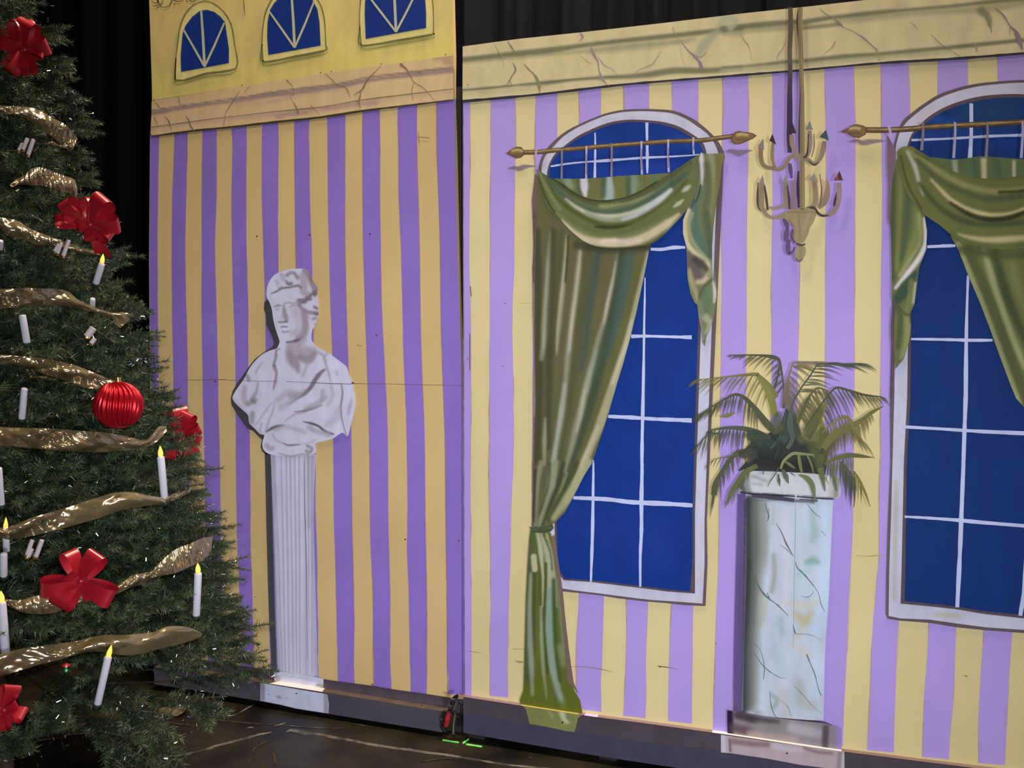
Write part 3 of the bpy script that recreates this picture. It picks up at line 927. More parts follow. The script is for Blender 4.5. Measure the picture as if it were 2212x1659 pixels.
for k, (a, b) in enumerate(STR):
    a, b = T('N', a), T('N', b)
    m = 12
    ys = np.linspace(0, 1, m)

    def res(q):
        y0, y1 = ycb(q[0, 0]), yrb(q[-1, 0]) - (7 if k not in (0, 6) else 0) + rng.uniform(-2, 2)
        yy = y0 + (y1 - y0) * ys
        return np.c_[np.interp(yy, q[:, 1], q[:, 0]), yy]
    a, b = res(a), res(b)
    v, f = stripe(a, b, YR, k + 40, amp=0.0 if k == 0 else 0.8)
    parts.append((v, f, 1))
    for q, sgn in ((smooth(a, 10), -1), (smooth(b, 10), 1)):
        if k == 0 and sgn < 0:
            continue
        r = np.random.default_rng(k * 7 + sgn + 3)
        n = len(q)
        w = np.clip(np.interp(np.linspace(0, 1, n), np.linspace(0, 1, 22), r.normal(1.0, 1.2, 22)), 0.3, 3)
        v2 = on_y(np.vstack([q + np.c_[sgn * w - (1 if sgn > 0 else 0), w * 0], q + np.c_[sgn * w * 0 - (0 if sgn > 0 else -1.0), w * 0]]), YR - 0.0002)
        fq = [(n + i, n + i + 1, i + 1, i) for i in range(n - 1)]
        parts.append((v2, fq, 2))
me = join_data('panel', parts)
pan = link('panel', me, fl_r, [M_YR, M_PR, M_BR2])
for o in (pan,):
    nn = np.zeros(len(o.data.polygons) * 3, np.float32)
    o.data.polygons.foreach_get('normal', nn)

p = Paint('pencil_marks', fl_r, YR, ER, 6)
dk_ = (150, 128, 112)
p.rib(smooth(T('B1', '150,830 300,835 450,856 570,884'), 4), (.5, 1.2, 2, .6), dk_)
p.rib(smooth(T('B1', '1015,826 1060,830 1130,840 1230,858'), 4), (1.2, 2.4, 1, .5), (120, 104, 84))
p.rib(T('B1', '1030,830 1052,830'), 2.4, (60, 50, 40))
p.rib(smooth(T('LB', '20,1150 100,1165 160,1175'), 4), (.4, 1.4, .4), dk_)
p.rib(smooth(T('LB', '425,1238 460,1245 495,1246'), 4), (1, 5, 2), (160, 142, 110))
p.rib(T('LB', '405,1137 500,1142'), .8, dk_)
p.rib(smooth(T('N', '1123,655 1148,655'), 2), .8, (170, 146, 110))
p.rib(smooth(T('N', '1850,1200 1875,1202 1899,1200 1912,1203'), 4), (.6, 1.2, 2, 1), (176, 150, 110))
for s in ('1009,773 1011,776', '1085,790 1087,792', '1089,655 1093,656', '1015,720 1015,800', '1009,183 1012,184', '2084,1460 2090,1461', '1546,1389 1548,1391', '1016,618 1018,640'):
    p.rib(T('N', s), 2.0, (118, 90, 100))
p.rib(T('N', '1000.5,218 1003.5,1500'), (.8, 1.0, .7, 1.4), (84, 70, 96), jitter=.5)
p.merge_into(pan)

# ---- cornice
p = Paint('cornice', fl_r, YR, ER, 4)
og = (106, 107, 80)
og2 = (152, 150, 114)
CT = OUT_R[:9]
CS = [
    S('R2', '70,458 250,440 400,422 720,390 1000,350 1320,312 1750,268 2212,215', (9, 9, 12, 8, 8, 9, 9, 9), og, .9, 3),
    S('R2', '70,480 400,450 700,425 1000,395 1400,350 1800,320', 6, og2, .8, 4), S('R2', '1050,400 1300,370 1650,330 1850,300', (8, 14, 14, 6), og2, .7, 6),
    S('R2', '2050,230 1980,290 1920,360 1880,420', (10, 16, 18, 12), (156, 160, 134), .85, 5), S('R2', '2120,130 2060,200', 14, (160, 162, 134), .7, 5), S('R2', '2100,250 2212,250', 14, og2, .7, 6),
    S('R2', '70,695 250,680 450,662 700,640 900,618 1100,600 1300,592 1500,575 1700,545 1950,545 2212,525', (4, 4, 3, 8, 4, 6, 8, 12, 12, 10, 10), og, .85, 3),
    S('R2', '70,725 400,700 700,670', 6, (182, 170, 132), .7, 4),
    S('R3', '0,210 240,185 480,165 560,160', (9, 10, 11, 8), og, .9, 3), S('R3', '0,230 300,215 520,200', 10, og2, .8, 4), S('R3', '0,130 90,150 60,200', 14, (168, 172, 146), .8, 4),
    S('R3', '590,165 760,135 900,118 1200,85 1500,60 1750,38 1900,20 2212,-8', (10, 7, 9, 6, 5, 6, 7, 7), og, .9, 3), S('R3', '590,205 760,188 860,178', 7, og, .7, 3),
    S('R3', '860,150 1000,140 1200,115 1500,90 1800,75 2000,55 2212,20', (10, 14, 12, 10, 12, 14, 14), og2, .75, 6),
    S('R3', '0,500 240,480 470,455 590,450 900,415 1150,400 1400,375 1650,350 1900,325 2150,300 2300,290', (6, 5, 7, 9, 9, 8, 9, 7, 8, 7, 7), og, .9, 2.6),
    S('R3', '0,520 500,480 1150,420 1650,380', 8, (168, 166, 128), .8, 4), S('R3', '1350,30 1290,40', 14, (182, 168, 130), .7, 5), S('R3', '1900,80 1950,130 1960,180', (16, 12, 8), og, .7, 4)]
CS = [q for q in CS]
CS.sort(key=lambda q: q[2] != og2)
CS = [(q[0], np.asarray(q[1]) * 1.15, q[2], q[3], q[4] * 1.25) for q in CS]
p.fill(np.vstack([CT, CBOT[::-1]]), (202, 188, 146), CS, g=3.6)
p.rib(smooth(T('R2', '70,692 250,678 450,655 620,640 900,612 1100,598 1300,580'), 5), (1, 2, 1, 1.4, 2, 1.4, .6), (120, 116, 84))
p.rib(smooth(CBOT + (0, -1.5), 10), (6, 5.4, 5.2, 4.8, 5, 4, 6, 5.6, 5, 4.8), (46, 44, 54), jitter=.2)
for ref, s, w, c in (('R2', '415,320 440,355 470,395', (1, 4, 1.5), (128, 128, 104)), ('R2', '455,480 478,535 455,575 430,620 405,655', (1, 4, 2, 3, .5), (124, 126, 96)), ('R2', '430,620 455,660', (2, .5), (124, 126, 96)),
                     ('R2', '540,490 580,535 625,580 650,630 660,680 665,715', (1, 3, 3, 7, 7, 1), (124, 130, 100)), ('R2', '640,590 680,670', (1, 1), (140, 140, 112)), ('R2', '315,340 345,395 375,440 385,520', (1, 2, 1, .5), (160, 148, 118)),
                     ('R2', '975,255 995,280 985,300 965,320', (5, 5, 2, .5), (152, 132, 140)), ('R2', '1050,345 1080,420 1110,470 1120,540 1140,590 1180,650', (1, 6, 4, 2, 4, 1), (146, 128, 134)), ('R2', '1110,430 1160,500 1220,530 1260,575', (1, 3, 1.6, .6), (160, 142, 130)),
                     ('R2', '970,420 1040,480 1080,490', (.6, 1.4, .6), (170, 152, 134)), ('R2', '1600,390 1555,460 1520,500 1440,530 1390,560', (1, 2.4, 3, 2, .8), (170, 152, 132)),
                     ('R2', '1740,300 1800,380 1850,430 1890,470 1910,520', (.8, 2, 3, 5, 9), (140, 120, 140)), ('R2', '1690,200 1700,240 1740,340 1760,440 1790,520', (1.5, 1, .6, 1, .5), (170, 154, 132)),
                     ('R2', '1840,410 1900,440 1950,400', (1, 2, 1), (134, 140, 116)), ('R2', '1120,590 1170,640 1200,665', (5, 2, .5), (146, 134, 122)), ('R2', '1690,215 1700,250', (3, 1), (168, 152, 134)),
                     ('R3', '140,260 165,300 195,340 220,440', (1, 3, 1, .5), (146, 144, 112)), ('R3', '465,300 440,360 410,400 400,440', (.6, 2, 2.5, 1), (164, 146, 126)),
                     ('R3', '715,60 750,95 810,130 860,170 890,200', (1, 2.4, 1.6, 5, 2), (128, 126, 116)), ('R3', '890,200 960,230 1040,280 1100,335 1140,370', (1, 1.4, 3, 2.4, 4), (142, 128, 118)),
                     ('R3', '830,300 800,350 740,400', (2.4, 1.6, .6), (150, 146, 116)), ('R3', '1380,160 1430,205', (1, 2), (168, 150, 122)), ('R3', '1530,250 1600,320 1680,370 1740,410', (1, 2, 1.6, 1), (144, 136, 116)),
                     ('R3', '1940,90 1960,160 1975,240', (7, 4, 1), (140, 134, 108)), ('R3', '2000,60 2060,110 2110,190 2150,230 2180,300 2200,360', (2, 4, 2, 6, 12, 4), (134, 116, 122)), ('R3', '2110,190 2105,260', (1.4, .6), (150, 136, 124)),
                     ('R3', '1855,320 1870,375', (5, 1), (156, 134, 122)), ('R3', '1140,420 1165,450', (2, .5), (160, 140, 124))):
    p.rib(smooth(T(ref, s), 5), w, c, jitter=.2)
for s in ('20,0', ):
    pass
p.done('marbled cream and olive cornice band')

# ---- painted tall arched windows
BLUE = (0, 48, 130)
WH = (190, 190, 212)
BRN = (98, 84, 90)
MUN = (184, 192, 226)


def window(nm, outer, inner, blue, lines, munt, label, bluecol, shade, whs):
    p = Paint('painted_tall_window', fl_r, YR, ER, 8)
    O = outer
    p.fill(O, BRN, g=14)
    p.fill(inner, WH, whs, g=6, up=1)
    p.fill(blue[0], (86, 72, 80), g=14, up=2)
    p.fill(blue[1], bluecol, shade, g=7, up=3)
    for q, w in munt:
        p.rib(q, w, MUN, up=5, jitter=.12)
    p.done(label)
    return p


o1 = np.vstack([smooth(T('W1', '345,640 352,560 385,470 450,385 560,285 690,210 850,140 960,100 1100,72 1250,64 1400,66 1560,80 1700,135 1780,185 1880,270 1960,360 2010,455'), 4), T('W3', '1236,340 1240,600 1228,855 1100,850 1000,838 850,826 700,808 600,792 500,780 350,765 330,735'), T('N', '1180,1270')])
i1 = np.vstack([smooth(T('W1', '370,640 378,560 410,480 480,400 570,310 700,228 850,160 960,120 1100,92 1250,84 1400,88 1540,104 1660,150 1760,215 1860,290 1920,370 1955,450'), 4), T('W3', '1222,340 1222,600 1210,840 1050,828 900,818 750,800 600,780 450,762 370,750'), T('N', '1190,1262')])
b1a = np.vstack([smooth(T('W1', '420,640 440,560 490,470 570,400 700,305 860,228 1000,180 1150,160 1330,165 1470,182 1600,220 1740,300 1820,370 1850,450'), 4), T('W3', '1165,300 1165,780 1000,768 850,748 700,730 550,712 380,700'), T('N', '1200,1230')])
b1b = np.vstack([smooth(T('W1', '438,640 458,560 510,480 600,400 720,320 870,250 1000,205 1150,182 1330,188 1460,205 1580,242 1700,310 1790,380 1822,450'), 4), T('W3', '1150,300 1150,560 1136,768 1000,755 850,735 700,718 550,700 390,690'), T('N', '1205,1228')])
mun1 = [(smooth(T('W1', '852,275 854,400 852,540 850,680'), 4), (3, 4.6, 5, 5.4)), (smooth(T('W1', '1316,185 1318,350 1320,500 1320,640'), 4), (6, 5, 6.4, 4)),
        (smooth(T('W1', '455,578 600,555 750,540 900,530 1100,515 1300,500 1500,492 1700,480 1790,470'), 4), (4, 4, 3, 7, 4, 5.4, 4, 3, 2.6)),
        (smooth(T('W1', '1350,1320 1450,1322 1550,1306 1660,1304'), 4), (6, 7, 8, 6)), (smooth(T('W2', '945,300 944,420 940,600 936,900 930,1200 926,1400 924,1659'), 4), (2.4, 5, 5, 6, 7.5, 7, 6.6)),
        (smooth(T('W3', '850,0 845,220 845,400 838,560 838,740'), 4), (6, 9, 8, 6, 5)), (smooth(T('W2', '608,1490 610,1600 606,1659'), 4), (2, 4, 4)), (smooth(T('W3', '558,0 556,200 553,400 548,560 543,710'), 4), (3.6, 5.6, 7, 6.6, 4)),
        (smooth(T('W2', '855,684 950,682 1100,686 1250,690'), 4), (8, 6, 6, 8)), (smooth(T('W2', '705,1205 850,1212 1000,1222 1100,1226 1250,1232'), 4), (7, 8.5, 7, 8, 9.5)),
        (smooth(T('W3', '438,208 540,212 650,218 760,232 850,238 1000,244 1150,254'), 4), (6, 10, 9, 9, 11, 8.5, 9))]
sh1 = [S('W1', '520,500 700,420 900,380', 40, (22, 62, 150), .5, 20), S('W1', '1000,640 1500,600', 40, (24, 56, 150), .6, 15), S('W1', '1600,320 1780,430', 20, (24, 62, 156), .7, 10), S('W1', '700,600 900,620', 26, (20, 58, 146), .6, 12),
       S('W3', '450,300 900,500', 90, (24, 52, 138), .5, 50)]
wh1 = [S('W1', '370,600 400,520 480,420', 12, (178, 166, 178), .7, 5), S('W1', '900,130 1200,110 1500,125', 6, (206, 204, 220), .7, 3), S('W3', '1190,400 1190,700', 10, (196, 186, 190), .7, 4), S('W3', '900,830 1100,835 1200,820', 8, (204, 190, 184), .7, 4),
       S('W2', '1300,700 1300,1000', 8, (196, 190, 190), .6, 4)]
window('1', o1, i1, (b1a, b1b), None, mun1, 'tall arched window between the seam and the palm column', BLUE, sh1, wh1)
# second tall window, mostly beyond the frame's edge
o2 = np.vstack([smooth(T('W7', '310,360 330,290 360,235 400,200 460,155 540,105 640,70 740,48 860,36 976,30 1100,36 1250,60 1380,110 1480,180 1540,260 1560,340'), 4), T('N', '2470,700 2450,1400 2300,1378'), T('W8', '911,925 700,910 540,893 400,870 240,858 170,848 160,820 163,600 172,300 185,0'), T('W7', '290,1659 300,1200 305,800')])
i2 = np.vstack([smooth(T('W7', '320,370 340,300 372,250 410,215 470,168 550,120 650,84 750,62 860,50 976,44 1100,50 1240,74 1370,122 1465,190 1520,265 1540,340'), 4), T('N', '2460,700 2440,1386 2300,1366'), T('W8', '911,908 700,893 560,875 400,852 240,845 175,832 178,600 188,300 196,0'), T('W7', '312,1659 318,1200 322,800')])
b2a = np.vstack([smooth(T('W7', '375,380 400,310 440,262 500,210 580,165 680,130 780,110 900,102 1000,104 1100,108 1230,134 1340,180 1420,240 1470,310'), 4), T('N', '2425,700 2408,1350 2300,1334'), T('W8', '911,845 700,822 540,795 400,780 240,765 245,600 252,300 258,0'), T('W7', '378,1659 385,1200 380,800')])
b2b = np.vstack([smooth(T('W7', '385,385 410,318 450,274 510,224 590,180 690,148 790,128 900,120 1000,122 1100,126 1220,150 1330,196 1405,250 1455,320'), 4), T('N', '2415,700 2398,1338 2300,1322'), T('W8', '911,828 700,806 540,780 400,765 262,750 266,600 270,300 274,0'), T('W7', '395,1659 400,1200 392,800')])
mun2 = [(smooth(T('W7', '706,150 706,300 700,430'), 4), (8, 7, 9)), (smooth(T('W7', '400,338 600,330 800,318 976,312 1200,300 1440,300'), 4), (5, 5, 6, 6, 6, 5)), (smooth(T('W7', '480,884 560,880 625,878'), 4), (6, 7, 6)),
        (smooth(T('W7', '690,1030 684,1200 680,1400 678,1659'), 4), (5, 6, 9, 10)), (smooth(T('W7', '398,1356 550,1358 700,1362 815,1362'), 4), (5, 6, 7, 6)), (smooth(T('N', '1952,922 2040,927 2120,932 2212,936 2400,945'), 4), (6, 7, 8, 8, 8)),
        (smooth(T('W8', '262,292 400,300 560,312 700,325 911,342'), 4), (5, 6, 8, 8, 8)), (smooth(T('N', '2212,1136 2400,1155'), 4), 8), (smooth(T('N', '2086,858 2083.5,930 2081,1002'), 4), 9), (smooth(T('W8', '582,0 572,250 562,500 548,785'), 4), (8, 10, 9, 9)),
        (smooth(T('N', '2226,1000 2214,1250 2204,1330'), 4), 9)]
sh2 = [S('W7', '700,200 900,180', 60, (20, 70, 110), .6, 30), S('W7', '480,220 620,260', 20, (20, 80, 170), .6, 10), S('N', '1990,300 2200,300', 30, (26, 66, 150), .6, 15)]
wh2 = [S('W8', '215,100 210,500 205,740', 7, (176, 176, 156), .9, 4), S('W8', '430,825 560,830', 8, (178, 176, 152), .9, 4), S('W7', '420,240 500,190', 8, (204, 186, 184), .6, 4)]
window('2', o2, i2, (b2a, b2b), None, mun2, 'tall arched window beyond the palm column, cut by the frame', (0, 44, 108), sh2, wh2)

# ---- green painted curtains
G0, GD, GDD, GT, GH, GHH, GW = (100, 102, 68), (72, 76, 52), (54, 56, 42), (70, 88, 78), (138, 144, 112), (178, 180, 144), (196, 200, 192)

cur = Paint('painted_curtain', fl_r, YR, ER, 16)
cur.tone = (1.25, 108, (0.96, 0.92, 1.03))
cur.wk = 1.38
# soft dark paint shadow down the left side
cur.fill(np.vstack([T('W1', '318,640 300,760 285,880 295,1100 300,1300 290,1500 292,1659'), T('W2', '212,500 220,800 218,1200 212,1659'), T('W3', '192,0 195,200 190,380 200,380 230,0'), T('W2', '260,1659 250,500'), T('W1', '370,1200 360,700')]), (112, 96, 92),
         [S('W1', '305,1000 300,1600', 3, (80, 66, 70), .8, 3), S('W2', '222,350 222,800 225,1200', (5, 3, 5), (150, 130, 130), .7, 2)], g=6)
# long drape
DR = np.vstack([T('W1', '325,640 330,900 325,1200 310,1659'), T('W2', '225,560 225,800 232,1100 225,1400 215,1659'), T('W3', '200,0 200,150 195,300 200,390 260,385 310,370 330,355 385,300 440,200 500,80 550,0'),
                T('W2', '610,1480 660,1330 710,1180 760,1000 800,870 850,690 890,520 920,380 945,260 975,110 985,85'), T('W1', '1340,1280 1100,1300 700,1200 500,1000 400,800')])
ds = [S('W2', '240,0 250,500 255,1000 240,1500', 12, GD, .8, 5), S('W2', '330,0 318,200 305,500 290,700 270,830', (3, 8, 12, 14, 6), GH, .9, 4), S('W2', '328,0 316,250 300,520 285,760', (2, 5, 6, 3), (158, 168, 134), .8, 2.5),
      S('W2', '345,0 340,300 325,600 320,1000 310,1400', 11, GD, .7, 5), S('W2', '435,30 425,200 405,400 385,600 370,800', (3, 7, 9, 8, 3), GH, .9, 3), S('W2', '430,60 418,260 395,450 375,640 368,780', (1, 3, 5, 4, 1), (168, 172, 128), .8, 2),
      S('W2', '445,30 438,180 425,330', 3, (64, 66, 46), .9, 2), S('W2', '400,0 380,300 340,800', 8, GD, .4, 5),
      S('W2', '525,100 515,250 500,420 480,560 460,720 440,900 420,1100 390,1300 355,1500 335,1659', (5, 12, 13, 12, 12, 10, 12, 12, 10, 12), GH, .95, 4),
      S('W2', '528,130 512,300 496,440 470,600 452,780', (3, 6, 7, 6, 4), GHH, .8, 3), S('W2', '425,1000 400,1180 375,1350 350,1500', (6, 9, 7, 8), (158, 170, 146), .7, 3),
      S('W2', '570,100 560,300 530,520 500,760 470,1000 440,1200 400,1400 370,1620', (16, 20, 18, 16, 14, 10, 9, 7), (88, 92, 60), .9, 5), S('W2', '640,120 615,330 590,480 560,700 530,900', (10, 14, 12, 9, 8), GT, .75, 6),
      S('W2', '690,180 665,330 640,500 610,650', (12, 14, 12, 10), G0, .8, 5),
      S('W2', '770,120 755,250 720,400 690,560 655,700 620,850 590,950 560,1050 520,1200 470,1400 430,1560', (3, 5, 7, 9, 14, 16, 14, 12, 12, 9, 7), GH, .9, 4), S('W2', '755,200 735,330 705,470 680,600', (2, 5, 7, 4), GHH, .85, 2.5), S('W2', '640,780 610,900 570,1030', (8, 14, 10), (150, 166, 140), .6, 5), S('W2', '550,1040 530,1180 500,1300', (4, 8, 4), (168, 172, 138), .7, 3),
      S('W2', '800,120 780,280 750,450 720,600 680,760 640,920 600,1080 560,1230 510,1400 450,1560 420,1659', (12, 14, 14, 16, 17, 16, 14, 12, 10, 8, 7), (70, 84, 62), .9, 5), S('W2', '850,130 820,330 790,450 770,560 700,800', (14, 18, 16, 12, 8), (72, 98, 88), .7, 6),
      S('W2', '910,130 880,300 850,450 800,650 740,850 690,1020 640,1180 570,1360 500,1540', (10, 9, 10, 9, 8, 8, 8, 7, 7), (100, 104, 62), .9, 4),
      S('W2', '965,130 940,270 905,420 870,560 835,700 790,850 745,980 700,1110 650,1260 600,1380 550,1500 490,1640', (4, 9, 10, 10, 11, 13, 13, 13, 14, 12, 12, 12), (156, 160, 118), .95, 3),
      S('W2', '860,580 820,740 780,850 735,990', 5, GHH, .8, 2.5), S('W2', '640,1270 590,1390 530,1530', 6, (176, 176, 140), .7, 2.5), S('W2', '295,1220 290,1400 290,1520', (3, 7, 3), (150, 160, 124), .8, 3), S('W2', '360,1500 365,1600', 3, (150, 152, 84), .6, 2),
      S('W3', '245,0 225,120 215,260 210,370', (8, 6, 5, 4), GH, .8, 3), S('W3', '330,0 300,150 260,280 235,370', (12, 12, 8, 5), (136, 148, 112), .85, 4), S('W3', '300,0 290,130 240,300', 3, GDD, .5, 2),
      S('W3', '380,0 350,120 300,250 255,370', (5, 6, 5, 3), (66, 78, 54), .9, 2.5), S('W3', '400,60 350,200 300,320', 3, (150, 156, 112), .7, 2), S('W3', '460,0 400,140 330,260 290,340', (8, 10, 8, 5), (74, 84, 52), .9, 3), S('W3', '530,0 460,120 390,230 320,330', (14, 16, 14, 8), (156, 162, 116), .9, 4), S('W3', '210,40 205,200 200,350', 4, GDD, .8, 3),
      S('W2', '500,90 700,115 960,100', 12, GD, .8, 5)]
cur.fill(DR, G0, ds, g=3.6, up=1)
# tie and lower tail
tail = np.vstack([T('W3', '182,400 210,410 290,412 305,420 320,540 345,700 375,860 400,1050 425,1250 440,1350 480,1420 492,1490'), T('R4', '1975,660 1800,630 1600,597 1400,560 1290,535'), T('W3', '118,1420 140,1360 145,1200 150,1000 155,800 165,600 175,450')])
ts = [S('W3', '190,420 185,560 175,640', 8, (84, 98, 70), .9, 4), S('W3', '178,640 172,900 165,1150 160,1300', 10, (82, 96, 66), .9, 4), S('W3', '205,640 200,900 195,1150 190,1340', 6, (78, 86, 50), .9, 3),
      S('W3', '185,660 178,860 180,1050 190,1250 195,1385', (4, 6, 8, 9, 5), (140, 156, 124), .9, 3), S('W3', '202,560 208,635', 9, (176, 178, 138), .95, 1.5, ), S('W3', '230,440 245,600 250,800 250,1000', 9, (84, 92, 56), .8, 3),
      S('W3', '225,425 240,500 250,600 258,700 255,860', (5, 8, 4, 4, 2), (170, 176, 136), .95, 2), S('W3', '245,860 250,1050 260,1250 278,1410', (4, 6, 5, 3), (140, 156, 120), .9, 2.5),
      S('W3', '245,425 275,520 290,600 300,680 295,780 290,860', (4, 7, 10, 10, 10, 8), (164, 170, 136), .95, 3), S('W3', '300,760 292,900 295,1050 310,1200 335,1310 375,1450', (10, 14, 14, 12, 10, 9), (134, 156, 132), .95, 3.5),
      S('W3', '278,425 305,560 325,720 340,860', (4, 7, 7, 3), (150, 160, 122), .95, 2), S('W3', '262,425 300,530 312,640', 2, (74, 84, 52), .9, 1.3), S('W3', '275,600 270,800 265,1000 285,1250', 4, (76, 88, 46), .9, 2),
      S('W3', '320,700 325,900 335,1100 360,1300', 6, (76, 92, 54), .9, 3), S('W3', '345,700 370,950 385,1150', (5, 8, 6), (120, 136, 100), .8, 3), S('W3', '360,1100 380,1200', 10, (126, 140, 98), .7, 5),
      S('W3', '130,1400 200,1440 330,1460 460,1470', 20, (96, 108, 40), .8, 8), S('W3', '230,1300 250,1440', 16, (94, 106, 40), .7, 6), S('W3', '400,1350 440,1440', 16, (94, 106, 42), .9, 6), S('W3', '140,1200 135,1400', 6, (100, 110, 40), .8, 3)]
cur.fill(tail, (98, 108, 50), ts, g=3.2, up=3)
cur.fill(T('W3', '325,430 345,560 375,760 388,900 410,1100 440,1310 470,1380 440,1345 405,1310 392,1160 378,1000 365,860 345,700 322,560 308,440'), (118, 104, 90), g=6, up=4)
cur.fill(T('W3', '178,382 230,384 290,376 315,368 322,390 300,412 240,418 188,412'), (74, 88, 58), [S('W3', '185,395 310,388', 2, (96, 110, 78), .8, 2)], g=4, up=5)
# valance behind the swag
cur.fill(T('W1', '478,688 700,690 900,680 1100,662 1300,652 1480,640 1560,640 1400,800 1200,900 950,940 700,910 560,800'), (110, 116, 70),
         [S('W1', '600,700 640,760', (14, 8), (130, 150, 120), .9, 4), S('W1', '750,685 755,760 765,840', (12, 13, 5), GW, .95, 3), S('W1', '700,700 710,850', 5, (84, 102, 72), .8, 3), S('W1', '975,665 980,760 975,850', (8, 14, 16), (150, 172, 160), .9, 4), S('W1', '930,690 925,840', 8, (76, 98, 72), .8, 4),
          S('W1', '1195,660 1200,740 1190,800', (10, 14, 10), (122, 146, 120), .9, 5), S('W1', '1150,680 1150,830', 8, (78, 100, 74), .8, 4), S('W1', '1390,650 1380,740', 10, (92, 116, 88), .8, 5)], g=3.5, up=2)
# swag
sw = np.vstack([smooth(T('W1', '330,600 420,660 540,720 650,800 760,855 870,880 1000,875 1130,850 1250,800 1350,740 1480,665 1600,590 1720,510 1800,465'), 3), smooth(T('W1', '1830,560 1800,740 1720,900 1640,1010 1540,1120 1440,1220 1340,1280 1200,1305 1050,1312 900,1305 780,1265 680,1195 600,1120 520,1030 440,960 380,830 345,700'), 3)])
ss = [S('W1', '400,660 560,760 700,850 860,905 1000,910 1150,880 1300,810 1500,680 1700,540', (4, 9, 9, 9, 8, 9, 10, 10, 6), (84, 94, 60), .9, 4), S('W1', '370,620 560,740 700,835 870,885 1010,880 1200,830 1400,720', 3, (58, 62, 40), .9, 2),
      S('W1', '900,935 1100,925 1250,880 1380,810', (6, 8, 7, 3), (134, 142, 96), .9, 3.5), S('W1', '1000,960 1200,930 1380,860 1550,730 1700,580', (6, 8, 9, 9, 8), (96, 108, 70), .8, 4),
      S('W1', '420,690 520,800 640,900 760,960 900,990 1050,985 1200,950 1380,850 1540,740 1680,640', (4, 6, 8, 8, 6, 7, 8, 9, 9, 6), (74, 98, 82), .8, 4),
      S('W1', '590,870 680,940 800,1000 930,1025 1060,1022 1200,990 1330,930 1450,860 1530,790', (3, 6, 6, 7, 7, 8, 8, 8, 5), (180, 184, 146), .95, 3), S('W1', '780,1000 900,1045 1060,1055 1220,1020', 7, (140, 152, 120), .9, 4), S('W1', '1100,1055 1250,1000 1400,900 1530,790', (5, 7, 9, 5), (172, 186, 176), .8, 3.5),
      S('W1', '430,720 500,840 600,940 720,1020 860,1085 1000,1110 1140,1095 1290,1030 1420,950 1560,840 1680,700', (3, 5, 6, 7, 7, 8, 7, 6, 5, 5, 4), (86, 94, 46), .9, 3), S('W1', '860,1120 1000,1130 1140,1110 1180,1100', (4, 7, 5, 2), (52, 58, 34), .9, 2.5),
      S('W1', '370,700 420,840 500,970 600,1060 740,1140 900,1170 1040,1170 1200,1130 1350,1060 1480,960 1620,830 1730,720', (5, 7, 10, 12, 14, 12, 12, 14, 14, 12, 12, 8), (100, 112, 66), .9, 5),
      S('W1', '1560,940 1610,905 1640,880', (3, 7, 3), (180, 184, 144), .9, 2), S('W1', '1640,800 1680,770 1700,755', (4, 8, 4), (170, 180, 148), .9, 2.5),
      S('W1', '480,930 560,1050 680,1140 840,1210 1000,1225 1180,1195 1350,1130 1480,1050', (3, 6, 10, 9, 7, 9, 8, 4), (120, 132, 82), .7, 5),
      S('W1', '560,1070 640,1150 740,1220 860,1255 1000,1265 1130,1262 1260,1230 1380,1170 1500,1090 1600,1010', (4, 8, 11, 13, 15, 14, 14, 13, 12, 5), (184, 180, 140), .95, 4), S('W1', '900,1255 1020,1240 1160,1262 1260,1235', 5, (204, 190, 160), .7, 3),
      S('W1', '700,1260 850,1300 1000,1310 1200,1305 1340,1285 1460,1210 1600,1100', (3, 3, 2, 4, 6, 5, 3), (72, 78, 46), .9, 2), S('W1', '340,650 380,780 430,900 490,990', 3, (66, 74, 44), .9, 2), S('W1', '350,640 400,740 470,860 540,960', 4, (134, 144, 102), .6, 3)]
cur.fill(sw, (106, 114, 76), ss, g=2.8, up=4)
